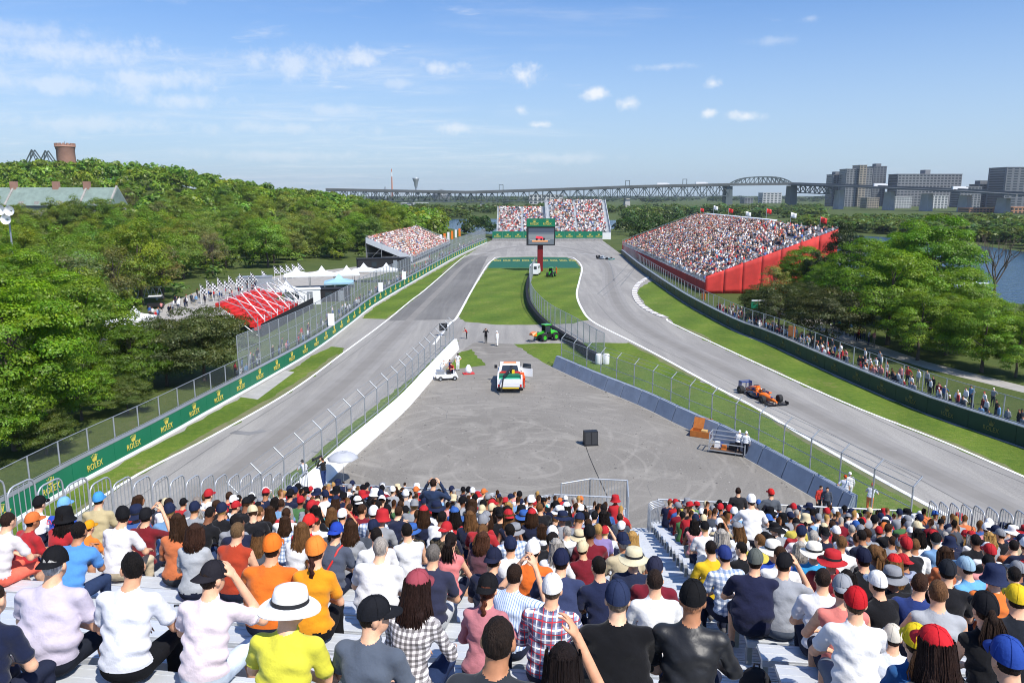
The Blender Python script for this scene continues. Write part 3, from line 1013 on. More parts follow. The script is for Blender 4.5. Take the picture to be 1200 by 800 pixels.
def crown(R3, centre, nl, n_leaf, leaf, seed, lobe=.34, flat=.8, hollow=.35, base=(.075, .145, .018), vary=.25, low=-.75):
    """Crown of many leaf clumps (lobes) spread through an ellipsoid; returns V,F,col."""
    r = np.random.default_rng(seed)
    d = unit(nl * 3, r); d = d[d[:, 2] > low][:nl]
    lowr = np.where(d[:, 2] < 0, 1 + .35 * -d[:, 2], 1.0)      # fuller towards the ground
    d = d * np.stack([lowr, lowr, np.ones(len(d))], -1)
    rad = r.uniform(hollow, 1.0, len(d)) ** .6
    C = d * rad[:, None] * (1 - lobe * .75)
    C[:, 2] += r.normal(0, .05, len(d))
    lr = lobe * r.uniform(.55, 1.25, len(d)) * (1.15 - .35 * rad)
    k = np.maximum(6, (n_leaf * lr ** 2 / np.sum(lr ** 2)).astype(int))
    P, Nr, Cc = [], [], []
    for c, q, m_, dd in zip(C, lr, k, d):
        u = unit(m_, r)
        u[:, 2] = np.where(u[:, 2] < -.3, -u[:, 2] * .6, u[:, 2])
        rr = q * r.uniform(.55, 1.08, m_) ** .6
        p = c + u * rr[:, None] * np.array([1.1, 1.1, flat])
        P.append(p); Nr.append(u * .7 + dd * .25 + np.array([0, 0, .32]))
        g = r.normal(1, vary * .6) * r.normal(1, vary * .7, m_)
        hue = r.normal(0, .10, m_) + r.normal(0, .07)
        col = np.array(base)[None] * np.clip(g, .35, 2)[:, None] * np.stack([1 + hue, np.ones(m_), 1 - hue], -1)
        Cc.append(col)
    P = np.concatenate(P) * np.array(R3) + np.array(centre)
    V, F = leaf_quads(P, np.concatenate(Nr), leaf, r)
    return V, F, np.repeat(np.clip(np.concatenate(Cc), .004, 1), 4, axis=0), C * np.array(R3) + np.array(centre)


def trunk_mb(h, r0, targets, seed, fork=.38):
    r = np.random.default_rng(seed + 99)
    mb = MB()
    pts, rs = [], []
    for i in range(6):
        t = i / 5
        pts.append((r.normal(0, .06) * t * h * .25, r.normal(0, .06) * t * h * .25, t * h * .72))
        rs.append(r0 * (1.25 - .25 * min(1, t * 5)) * (1 - .72 * t))
    mb.path(pts, rs, 8)
    for tg in targets:
        t = r.uniform(fork, .85)
        i = min(4, int(t * 5)); f = t * 5 - i
        a = Vector(pts[i]).lerp(Vector(pts[i + 1]), f)
        b = Vector(tg)
        mid = a.lerp(b, .5) + Vector((r.normal(0, .15), r.normal(0, .15), .25))
        rr = r0 * (1 - .72 * t) * .55
        mb.path([a, a.lerp(mid, .6), mid, b], [rr, rr * .75, rr * .5, rr * .15], 5)
    return mb


TREE = {}


def tree_proto(key, h, rad, n_leaf, leaf, seed, nl=38, lobe=.34, base=(.075, .145, .018), low=-.75, stem=.28, nt=9, r0=None, flat=.8, vary=.25):
    ch = h * (1 - stem) / 2
    V, F, c, cent = crown((rad, rad, ch), (0, 0, h - ch), nl, n_leaf, leaf, seed, lobe, base=base, low=low, flat=flat, vary=vary)
    cm = np_mesh('crown', V, F, M['leaf'], col=c)
    pick = cent[np.random.default_rng(seed).permutation(len(cent))[:nt]]
    tm = trunk_mb(h, r0 or h * .022, pick, seed).mesh('trunk', M['bark'])
    TREE[key] = (cm, tm, h)


def plant(key, loc, s=1.0, rz=None, tint=(1, 1, 1), name='tree', sz=None, **k):
    cm, tm, h = TREE[key]
    e = empty(name, loc, random.uniform(0, 6.28) if rz is None else rz, **k)
    e.scale = (s, s, sz or s)
    c = bpy.data.objects.new('crown', cm); link(c, e); c.color = (*tint, 1)
    t = bpy.data.objects.new('trunk', tm); link(t, e)
    return e


tree_proto('maple', 13.2, 5.6, 54000, .19, 11, nl=150, lobe=.215, base=(.165, .285, .016), stem=.06, low=-.97, nt=14, r0=.26, flat=.62)
tree_proto('round', 10.0, 5.5, 38000, .185, 12, nl=120, lobe=.235, base=(.170, .280, .020), stem=.03, low=-.97, nt=12, r0=.2, flat=.7)
tree_proto('olive', 8.0, 5.6, 30000, .18, 13, nl=110, lobe=.235, base=(.092, .115, .028), stem=.06, nt=12, r0=.18, low=-.95)
tree_proto('mid_a', 12.5, 5.5, 17000, .28, 14, nl=80, lobe=.27, base=(.205, .275, .032), stem=.02, low=-.97, nt=12)
tree_proto('mid_b', 11.5, 5.9, 17000, .28, 15, nl=75, lobe=.28, base=(.225, .27, .05), stem=.02, low=-.97, nt=12)
tree_proto('mid_c', 13.5, 5.2, 17000, .28, 16, nl=85, lobe=.26, base=(.165, .235, .028), stem=.02, low=-.97, nt=12)
tree_proto('thin', 12.0, 4.9, 7000, .26, 17, nl=80, lobe=.22, base=(.21, .20, .09), stem=.08, nt=34)
tree_proto('fir', 12.5, 3.4, 14000, .22, 18, nl=60, lobe=.26, base=(.028, .045, .016), stem=.1)

# the big leafy trees beside the fence on the straight's side
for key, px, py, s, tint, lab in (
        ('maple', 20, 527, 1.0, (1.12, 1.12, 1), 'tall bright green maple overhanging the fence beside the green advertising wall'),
        ('maple', -75, 500, 1.05, (.8, .85, .8), 'tall darker green maple standing behind the bright maple by the fence'),
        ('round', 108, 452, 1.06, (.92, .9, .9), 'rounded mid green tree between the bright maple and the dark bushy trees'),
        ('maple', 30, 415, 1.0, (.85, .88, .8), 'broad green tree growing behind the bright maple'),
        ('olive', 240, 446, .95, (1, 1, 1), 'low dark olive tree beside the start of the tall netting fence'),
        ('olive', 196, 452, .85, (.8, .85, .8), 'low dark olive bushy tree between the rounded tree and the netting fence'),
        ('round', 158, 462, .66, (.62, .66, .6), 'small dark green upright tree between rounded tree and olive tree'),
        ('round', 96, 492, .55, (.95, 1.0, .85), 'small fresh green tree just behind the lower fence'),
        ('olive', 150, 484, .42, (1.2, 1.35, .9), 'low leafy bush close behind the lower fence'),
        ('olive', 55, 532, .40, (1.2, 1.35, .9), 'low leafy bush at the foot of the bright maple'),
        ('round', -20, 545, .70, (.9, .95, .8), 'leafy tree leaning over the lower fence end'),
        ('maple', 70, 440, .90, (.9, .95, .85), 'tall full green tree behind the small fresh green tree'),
        ('olive', 60, 470, .75, (.6, .7, .6), 'low dark green shrub under the bright maple')):
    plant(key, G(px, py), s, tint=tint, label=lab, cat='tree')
# trees between the spectators' path and the river
for key, px, py, s, tint, lab in (
        ('olive', 912, 386, .80, (.72, .72, .8), 'dark bushy tree by the foot of the red grandstand wall'),
        ('olive', 968, 404, .92, (.66, .62, .66), 'dark brownish bushy tree beside the gravel path'),
        ('fir', 985, 352, 1.12, (1.1, 1.1, 1), 'dark conifer rising behind the bushy trees near the red wall'),
        ('fir', 955, 357, .75, (1, 1, 1), 'short dark conifer close to the red grandstand wall'),
        ('round', 1040, 404, 1.18, (1.0, 1.0, .9), 'bright green spreading tree beside the gravel path'),
        ('maple', 1088, 384, 1.22, (.72, .84, .8), 'largest deep green domed tree on the river side'),
        ('round', 1150, 436, .80, (1.0, 1.0, .9), 'bright green tree over the gravel path near the fence'),
        ('round', 1108, 416, .72, (.85, .8, .8), 'small olive green tree between two bright green trees'),
        ('round', 1222, 402, .66, (.6, .7, .7), 'dark green tree near the water beside the bare tree'),
        ('round', 1010, 372, 1.2, (.8, .9, .8), 'mid green tree between conifer and the domed tree'),
        ('thin', 905, 366, .62, (1.0, 1.05, .6), 'sparse yellow green young tree in front of the red wall'),
        ('round', 1075, 422, .78, (.95, .92, .85), 'low bright green tree in front of the domed tree'),
        ('round', 1190, 442, .62, (.9, .95, .85), 'small leafy tree at the bend of the gravel path'),
        ('olive', 1005, 388, .8, (.8, .85, .8), 'olive green shrubby tree behind the gravel path'),
        ('maple', 1045, 366, .98, (.72, .85, .75), 'tall green tree behind the olive shrubby tree'),
        ('round', 1158, 412, .62, (.8, .88, .8), 'rounded green tree between the water and the gravel path'),
        ('round', 940, 352, .95, (.7, .8, .7), 'mid green tree against the red grandstand wall'),
        ('round', 965, 366, .8, (.75, .85, .75), 'rounded green tree between the conifers'),
        ('olive', 890, 372, .62, (.9, .95, .8), 'low green shrubby tree at the corner of the red wall'),
        ('round', 1122, 396, .92, (.95, .98, .85), 'bright leafy tree beneath the domed tree'),
        ('olive', 940, 372, .7, (.6, .65, .7), 'dark shrub-like tree behind the gravel path')):
    plant(key, G(px, py), s, tint=tint, label=lab, cat='tree')


def bare_tree():
    r = np.random.default_rng(5)
    e = empty('bare_tree', G(1163, 356), label='leafless bare tree standing in front of the river', cat='tree')
    mb, tw = MB(), MB()
    mb.path([(0, 0, 0), (.1, 0, 1.6), (.05, .1, 3.0)], [.24, .2, .16], 7)

    def grow(p, d, L, rad, lvl):
        q = p + d * L
        (mb if lvl < 2 else tw).path([p, p.lerp(q, .5) + Vector(r.normal(0, .04 * L, 3)), q], [rad, rad * .8, rad * .6], 5)
        if lvl >= 4: return
        for _ in range(3 if lvl < 3 else 2):
            nd = (d + Vector(r.normal(0, .38, 3)) + Vector((0, 0, .18))).normalized()
            grow(p.lerp(q, r.uniform(.55, 1)), nd, L * r.uniform(.6, .8), rad * .55, lvl + 1)
    for a in range(5):
        grow(Vector((.05, .1, 2.4 + .15 * a)), Vector((math.cos(a * 1.3) * .45, math.sin(a * 1.3) * .35, .85)).normalized(), 3.2, .11, 1)
    mb.build('trunk', M['bark'], e); tw.build('branch', M['bark'], e)


bare_tree()
bpy.data.objects["bare_tree"].scale = (1.15, 1.15, 1.2)

# mid-distance wood: single trees
CLEAR = [(120, 400), (160, 366), (215, 348), (225, 331), (330, 313), (350, 308), (430, 303), (470, 285), (545, 262), (600, 262), (600, 420), (300, 470), (200, 470), (130, 440)]


def inside(px, py, poly):
    c = False
    j = len(poly) - 1
    for i in range(len(poly)):
        xi, yi = poly[i]; xj, yj = poly[j]
        if (yi > py) != (yj > py) and px < (xj - xi) * (py - yi) / (yj - yi) + xi: c = not c
        j = i
    return c


def to_pix(p):
    c, s = math.cos(PITCH), math.sin(PITCH)
    zc = p[1] * c - (p[2] - CAM_H) * s
    yc = p[1] * s + (p[2] - CAM_H) * c
    return 600 + FPX * p[0] / zc, 400 - FPX * yc / zc


spots = []
tries = 0
while len(spots) < 215 and tries < 16000:
    tries += 1
    Y = random.uniform(78, 330); X = random.uniform(-.72 * Y - 12, -14)
    px, py = to_pix((X, Y, 0))
    if inside(px, py, CLEAR) or px > 545: continue
    if py > 380 and px > 110: continue
    if py > 338 and px > 225: continue
    md = 5.0 + Y * .006
    if any((X - a) ** 2 + (Y - b) ** 2 < md * md for a, b in spots): continue
    spots.append((X, Y))
for X, Y in spots:
    px, py = to_pix((X, Y, 0))
    kind = random.choices(['mid_a', 'mid_b', 'mid_c', 'thin'], [4, 3, 3, 1.5])[0]
    t = random.uniform(.75, 1.15)
    s = random.uniform(.78, 1.12)
    if px < 150: s *= .92
    z = float(hill_z(np.array(X), np.array(Y)))
    lab = {'mid_a': 'leafy green tree in the wood behind the tents', 'mid_b': 'broad pale green tree in the wood behind the tents',
           'mid_c': 'narrow dark green tree in the wood behind the tents', 'thin': 'half-leafed brownish tree in the wood behind the tents'}[kind]
    plant(kind, (X, Y, z), s, tint=(t * random.uniform(.76, 1.10), t, t * random.uniform(.6, 1.0)), label=lab, cat='tree', group='trees of the wood behind the tents')


def understory():
    r = np.random.default_rng(77)
    out = []
    for X, Y in spots:
        for _ in range(3):
            x, y = X + r.normal(0, 3.5), Y + r.normal(0, 3.5)
            px, py = to_pix((x, y, 0))
            if inside(px, py, CLEAR) or py > 400: continue
            out.append((x, y, float(hill_z(np.array(x), np.array(y))) - .6))
    return out


def canopy_mass(name, spots, n_leaf, leaf, rad, hgt, seed, label, base=(.07, .135, .018), tint_var=.2):
    """Far wood: clumps of leaves over many crowns, one object."""
    r = np.random.default_rng(seed)
    Vs, Fs, Cs, o = [], [], [], 0
    protos = [crown((1, 1, 1), (0, 0, 0), 16, n_leaf, leaf / rad, seed + i, .42, base=base, vary=.3)[:3] for i in range(5)]
    for (x, y, z) in spots:
        V, F, c = protos[r.integers(5)]
        s = rad * r.uniform(.75, 1.3); hh = hgt * r.uniform(.8, 1.2)
        a = r.uniform(0, 6.28); ca, sa = math.cos(a), math.sin(a)
        W = np.stack([V[:, 0] * ca - V[:, 1] * sa, V[:, 0] * sa + V[:, 1] * ca, V[:, 2]], -1) * np.array([s, s, hh * .5]) + np.array([x, y, z + hh * .52])
        Vs.append(W); Fs.append(F + o); o += len(V)
        g = r.normal(1, tint_var); hu = r.normal(0, .12)
        Cs.append(np.clip(c * np.array([g * (1 + hu), g, g * (1 - hu)]), .006, 1))
    me = np_mesh(name, np.concatenate(Vs), np.concatenate(Fs), M['leaf'], col=np.concatenate(Cs))
    ob = bpy.data.objects.new(name, me); link(ob)
    return props(ob, label=label, kind='stuff', cat='trees')


canopy_mass('undergrowth', understory(), 110, .75, 2.6, 4.2, 30, 'leafy bushes filling the floor of the wood behind the tents', base=(.14, .20, .03))
hs = []
for _ in range(4000):
    Y = random.uniform(285, 520); X = random.uniform(-.80 * Y, -.09 * Y)
    if any((X - a) ** 2 + (Y - b) ** 2 < 38 for a, b, c in hs[-260:]): continue
    z = float(hill_z(np.array(X), np.array(Y)))
    hs.append((X, Y, z - 1.5))
    if len(hs) >= 620: break
canopy_mass('forest', hs, 270, 1.35, 5.0, 11.0, 31, 'dense green wood covering the whole hill', base=(.175, .275, .03))

# river banks and far shore scrub
bk = []
for _ in range(420):
    px = random.uniform(930, 1240); f = random.random() ** 1.3
    y0 = np.interp(px, [900, 980, 1040, 1125, 1240], [268, 273, 276, 282, 298])
    p = G(px, y0 - 1.5 - f * (y0 - 260))
    bk.append((p.x, p.y, -1.0))
canopy_mass('riverbank_shrubbery', bk, 150, 1.6, 4.4, 6.5, 33, 'scrubby green bushes along the far river bank below the bridge', base=(.10, .15, .035))
bk = []
for _ in range(420):
    px = random.uniform(380, 960); 
    Y = random.uniform(560, 900)
    if 545 < px < 730 and Y < 700: continue
    bk.append(((px - 600) / 900 * Y, Y, -2))
canopy_mass('riverbank_shrubbery', bk, 100, 2.6, 7.0, 9.5, 34, 'low green trees on the distant shore under the bridge', base=(.085, .13, .036))
bk = []
for _ in range(34):
    px = random.uniform(722, 800); Y = random.uniform(258, 420)
    bk.append(((px - 600) / 900 * Y, Y, -1))
for _ in range(8):
    px = random.uniform(548, 578); Y = random.uniform(330, 400)
    bk.append(((px - 600) / 900 * Y, Y, -1.5))
canopy_mass('treeline', bk, 420, 1.0, 4.6, 9.0, 35, 'clump of trees between the distant and the red grandstand', base=(.05, .088, .02))
bk = []
for _ in range(520):
    a = random.uniform(-.85, .85); Y = random.uniform(1500, 4200)
    bk.append((a * Y, Y, -4))
canopy_mass('treeline', bk, 60, 9.0, 26.0, 16.0, 36, 'hazy green treeline along the horizon beyond the bridge', base=(.05, .08, .03))

# ------------------------------------------------------------------ crowd figures (far away: one mass)


def tiny_template(stand=False):
    v, f, tag = [], [], []

    def bx(c, s, tp, t):
        b = len(v)
        x, y, z = s[0] / 2, s[1] / 2, s[2] / 2
        for (a, bb, d) in ((-1, -1, -1), (1, -1, -1), (1, 1, -1), (-1, 1, -1)): v.append((c[0] + a * x, c[1] + bb * y, c[2] + d * z)); tag.append(t)
        for (a, bb, d) in ((-1, -1, 1), (1, -1, 1), (1, 1, 1), (-1, 1, 1)): v.append((c[0] + a * x * tp, c[1] + bb * y * tp, c[2] + d * z)); tag.append(t)
        for q in ((4, 5, 6, 7), (0, 1, 5, 4), (1, 2, 6, 5), (2, 3, 7, 6), (3, 0, 4, 7)): f.append(tuple(i + b for i in q))
    if stand:
        bx((-.09, 0, .42), (.15, .17, .84), 1.15, 1); bx((.09, 0, .42), (.15, .17, .84), 1.15, 1)
        z0 = .82
        bx((-.27, .03, z0 + .33), (.1, .12, .5), 1.0, 0); bx((.27, .03, z0 + .33), (.1, .12, .5), 1.0, 0)
    else:
        bx((0, .22, .47), (.34, .40, .14), .9, 1)
        z0 = .45
        bx((-.26, .14, z0 + .32), (.1, .26, .32), .9, 0); bx((.26, .14, z0 + .32), (.1, .26, .32), .9, 0)
    bx((0, 0, z0 + .29), (.36, .22, .56), 1.12, 0)
    bx((0, .03, z0 + .67), (.15, .18, .24), 1.1, 2)
    bx((0, .01, z0 + .82), (.185, .215, .11), .72, 3)
    return np.array(v, float), np.array(f, int), np.array(tag)


SKIN = [srgb(h) for h in ('#e0ac8a', '#d39b78', '#c98e6a', '#e6b796', '#b07a58', '#8a5a40', '#5c3b2a')]
SHIRTS = [('#f4f4f4', 'white', 21), ('#1c1c20', 'black', 22), ('#20263f', 'navy', 14), ('#b92f35', 'red', 10), ('#9a9da3', 'grey', 12), ('#4c525c', 'charcoal', 10),
          ('#3a5f9e', 'blue', 4), ('#7aa3cc', 'light blue', 4), ('#d0764a', 'orange', 3), ('#e59a98', 'pink', 4), ('#7a1f2c', 'maroon', 4), ('#c9bb9a', 'beige', 3),
          ('#d8c858', 'yellow', 1), ('#4f7a4c', 'green', 2), ('#8f7fb0', 'lavender', 1), ('#38b0b4', 'turquoise', 1)]
HATS = [('#f2f2f2', 'white', 8), ('#17171a', 'black', 10), ('#b82c32', 'red', 8), ('#222a45', 'navy', 7), ('#8d8f94', 'grey', 4), ('#d8763e', 'orange', 2), ('#3a62a8', 'blue', 2), ('#d9c9a4', 'beige', 2)]
HAIR = [('#1a1412', 'black', 6), ('#3a2618', 'dark brown', 6), ('#6a4a2c', 'brown', 4), ('#a8a29a', 'grey', 2), ('#b08a50', 'blond', 2)]
PANTS = ['#23283a', '#1b1b1e', '#3d4a66', '#8d8878', '#b9b3a2', '#4a4c50', '#2b3a5c']


def wpick(r, L):
    w = np.array([x[2] for x in L], float)
    return L[r.choice(len(L), p=w / w.sum())]


TINY = [('#f4f4f4', '', 30), ('#1a1a1d', '', 17), ('#262c44', '', 12), ('#a4a7ac', '', 15), ('#cf3236', '', 10), ('#e2a6a4', '', 6), ('#86aed6', '', 5), ('#e07a3c', '', 3), ('#c9bb9a', '', 4), ('#5a606a', '', 6), ('#3a68b4', '', 3)]


def tiny_crowd(name, people, label, seed, stand=False, bright=1.0):
    """people: list of (x,y,z,heading). One mesh, coloured per vertex."""
    r = np.random.default_rng(seed)
    T, Fq, tg = tiny_template(stand)
    n = len(people)
    Pn = np.array(people, float)
    ca, sa = np.cos(Pn[:, 3]), np.sin(Pn[:, 3])
    s = r.uniform(.92, 1.08, n)
    lean = r.uniform(-.05, .16, n)
    X = T[None, :, 0] * s[:, None]; Yy = T[None, :, 1] * s[:, None] + lean[:, None] * np.maximum(T[None, :, 2] - .5, 0); Z = T[None, :, 2] * s[:, None]
    V = np.stack([X * ca[:, None] - Yy * sa[:, None] + Pn[:, 0:1], X * sa[:, None] + Yy * ca[:, None] + Pn[:, 1:2], Z + Pn[:, 2:3]], -1).reshape(-1, 3)
    F = (Fq[None] + (np.arange(n) * len(T))[:, None, None]).reshape(-1, 4)
    C = np.zeros((n, 4, 3))
    for i in range(n):
        C[i, 0] = srgb(wpick(r, TINY)[0]); C[i, 1] = srgb(PANTS[r.integers(len(PANTS))]); C[i, 2] = SKIN[r.integers(len(SKIN))]
        C[i, 3] = srgb(wpick(r, HATS)[0]) if r.random() < .45 else srgb(wpick(r, HAIR)[0])
    col = C[:, tg, :].reshape(-1, 3) * .80 * bright + np.array([.045, .042, .043])
    o = bpy.data.objects.new(name, np_mesh(name, V, F, M['cloth_mass'], col=col)); link(o)
    return props(o, label=label, kind='stuff', cat='crowd')


M['cloth_mass'] = mat('crowd_clothes', attr='col', rough=.9, spec=.1)

# ------------------------------------------------------------------ grandstands


def grandstand(name, loc, ang, length, depth, h0, h1, rows, occ, seed, label, crowd_label, side_m, front_m, gap=lambda x, r: False, aisles=(), back_rail=True, front_h=None, sheet_sides=True, plank=.34):
    root = empty(name, loc, ang, label=label, cat='grandstand')
    pitch = depth / rows; rise = (h1 - h0) / (rows - 1)
    ppl = []
    r = np.random.default_rng(seed)
    ca, sa = math.cos(ang), math.sin(ang)
    for i in range(rows):
        y0, z = i * pitch, h0 + i * rise
        mb = MB(); mb.box((length / 2, y0 + pitch / 2, z - .04), (length, pitch * .94, .08)); mb.box((length / 2, y0 + .03, z - rise / 2 - .05), (length, .04, rise)); mb.build('tread', M['alu'], root)
        mb = MB(); mb.box((length / 2, y0 + pitch * .62, z + .42), (length, plank, .05)); mb.build('bench', M['alu'], root)
        x = .4
        while x < length - 1.5:
            x += r.uniform(.50, .60)
            if any(abs(x - a) < .55 for a in aisles): continue
            if r.random() > occ(x / length, i / rows): continue
            lx, ly = x, y0 + pitch * .62
            ppl.append((loc[0] + lx * ca - ly * sa, loc[1] + lx * sa + ly * ca, z - .02, ang + math.pi + r.normal(0, .25)))
    # sides
    for x, nm in ((0, 'side_wall'), (length, 'side_wall')):
        k = max(1, int(depth / 3.2))
        for j in range(k):
            ya, yb = depth * j / k + .02, depth * (j + 1) / k - .02
            za, zb = h0 + 1.0 + (h1 - h0) * j / k, h0 + 1.0 + (h1 - h0) * (j + 1) / k
            if sheet_sides and side_m is M['red_sheet']:
                q_ = 7; vv = []; mbp = MB()
                for a_ in range(q_):
                    for b_ in range(q_):
                        fy, fz = a_ / (q_ - 1), b_ / (q_ - 1)
                        sag = .10 * math.sin(math.pi * fz) * (.6 + .4 * math.sin(math.pi * fy)) * r.uniform(.4, 1.3) + .03 * math.sin(7 * fy + j)
                        vv.append((x + (sag if x > 0 else -sag) + .02, ya + (yb - ya) * fy, (za + (zb - za) * fy) * fz))
                mbp.add(vv, [(a_ * q_ + b_, (a_ + 1) * q_ + b_, (a_ + 1) * q_ + b_ + 1, a_ * q_ + b_ + 1) for a_ in range(q_ - 1) for b_ in range(q_ - 1)], 0, True)
                po_ = mbp.build('side_panel', side_m, root); sm_ = po_.modifiers.new('t', 'SOLIDIFY'); sm_.thickness = .03
            elif sheet_sides:
                s = .03
                MB().hexa([(x - s, ya, 0), (x + s, ya, 0), (x + s, yb, 0), (x - s, yb, 0), (x - s, ya, za), (x + s, ya, za), (x + s, yb, zb), (x - s, yb, zb)]).build('side_panel', side_m, root)
            else:
                s = .05
                MB().hexa([(x - s, ya, za - 1.5), (x + s, ya, za - 1.5), (x + s, yb, zb - 1.5), (x - s, yb, zb - 1.5), (x - s, ya, za), (x + s, ya, za), (x + s, yb, zb), (x - s, yb, zb)]).build('side_panel', side_m, root)
                mb = MB()
                mb.tube((x, ya, 0), (x, ya, za), .06, n=6); mb.tube((x, yb, 0), (x, ya, za - 1), .04, n=5); mb.tube((x, ya, za * .5), (x, yb, za * .5), .04, n=5)
                mb.build('scaffold', M['scaff'], root)
            mb = MB()
            mb.tube((x, ya, za), (x, ya, za + .55), .03, n=5); mb.tube((x, ya, za + .5), (x, yb, zb + .5), .03, n=5); mb.tube((x, ya, za + .25), (x, yb, zb + .25), .025, n=5)
            mb.build('guard_rail', M['scaff'], root)
    fh = front_h or h0
    k = max(1, int(length / 4))
    for j in range(k):
        xa, xb = length * j / k + .01, length * (j + 1) / k - .01
        MB().box(((xa + xb) / 2, -.03, fh / 2), (xb - xa, .05, fh)).build('front_panel', front_m, root)
        mb = MB(); mb.tube((xa, -.02, fh), (xa, -.02, fh + 1.1), .035, n=5)
        for q in range(1, 9): mb.tube((xa + (xb - xa) * q / 9, -.02, fh + .1), (xa + (xb - xa) * q / 9, -.02, fh + 1.05), .014, n=4, caps=False)
        for z in (.1, 1.07): mb.tube((xa, -.02, fh + z), (xb, -.02, fh + z), .03, n=5)
        mb.build('front_rail', M['scaff'], root)
    k = max(2, int(length / 8))
    for j in range(k):
        xa, xb = length * j / k, length * (j + 1) / k - .03
        MB().box(((xa + xb) / 2, depth + .05, (h1 + .9) / 2), (xb - xa, .08, h1 + .9)).build('back_panel', M['steel'], root)
    for a in aisles:
        mb = MB()
        for i in range(rows): mb.box((a, i * pitch + pitch * .45, h0 + i * rise + .08), (.8, pitch * .5, .12))
        mb.build('stair', M['alu'], root)
    tiny_crowd('crowd', ppl, crowd_label, seed)
    return root


grandstand('grandstand', (34.3, 240, 0), -math.pi / 2, 104, 23, 2.0, 10.4, 26,
           lambda x, y: .76 - .55 * max(0, x - .55) * 1.6 * (.45 + y), 51, 'large grandstand with red sheeted sides beside the hairpin exit',
           'crowd filling the large grandstand with red sides', M['red_sheet'], M['red_sheet'], aisles=(26, 52, 78))
grandstand('grandstand', (-6.0, 304, 0), 0.0, 19.2, 19, 2.6, 11.5, 22, lambda x, y: .9, 52, 'lower wing of the distant grandstand beside the big screen',
           'crowd filling the lower wing of the distant grandstand', M['white_wall'], M['white'], aisles=(10.2,))
grandstand('grandstand', (13.6, 304, 0), 0.0, 25.2, 21, 2.6, 14.2, 26, lambda x, y: .9, 53, 'higher wing of the distant grandstand facing the hairpin',
           'crowd filling the higher wing of the distant grandstand', M['white_wall'], M['white'], aisles=(1.0, 12.0, 24.0))
grandstand('grandstand', (-25.4, 197, 0), R(90) - math.atan2(4, 68), 70, 12, .8, 5.6, 14, lambda x, y: .85, 54, 'small scaffold grandstand behind the tall netting fence',
           'crowd filling the small scaffold grandstand behind the fence', M['alu'], M['black'], sheet_sides=False)

# white flat roof strip and flags along the top of the red grandstand
mb = MB(); mb.box((58.6, 205, 11.6), (1.6, 62, .35)); 
rt = mb.build('press_canopy', M['white'], label='long flat white canopy along the top of the red-sided grandstand', cat='canopy')
mb = MB()
for yy in range(176, 236, 10): mb.tube((58.6, yy, 0), (58.6, yy, 11.45), .08, n=6)
mb.build('support_post', M['steel'], rt)
FL = [('red', M['red']), ('white', M['white'])]
M['flag_blue'] = mat('light_blue_cloth', (.35, .6, .8), .8)


def flag(loc, h, m, cname, place):
    e = empty('flag', loc, random.uniform(-.5, .3), label=f'{cname} flag on a thin pole {place}', cat='flag', group=f'{cname} flags on poles behind the grandstand')
    MB().tube((0, 0, 0), (0, 0, h), .07, .05, 6).build('pole', M['steel'], e)
    mb = MB(); v = []
    for i in range(7):
        x = .06 + i * .20
        for j in range(4): v.append((x, .28 * math.sin(i * 1.1 + j * .3), h - .1 - j * .36 - .06 * i))
    mb.add(v, [(i * 4 + j, i * 4 + j + 1, (i + 1) * 4 + j + 1, (i + 1) * 4 + j) for i in range(6) for j in range(3)], 0, True)
    o = mb.build('cloth', m, e)
    sm = o.modifiers.new('thick', 'SOLIDIFY'); sm.thickness = .02


for i, Y in enumerate(range(150, 262, 16)):
    c = i % 2
    flag((59.5, Y, 0), 13.2 + (i % 3) * .5, FL[c][1], FL[c][0], 'behind the top row of the red-sided grandstand')

# ------------------------------------------------------------------ bridge
M['bridge'] = mat('bridge_steel', (.10, .125, .125), .6, .2, var=.1, vscale=.05)
M['deck'] = mat('bridge_deck', (.12, .13, .13), .8, var=.1, vscale=.05)
M['pier'] = mat('pier_stone', (.42, .41, .39), .9, var=.12, vscale=.2)


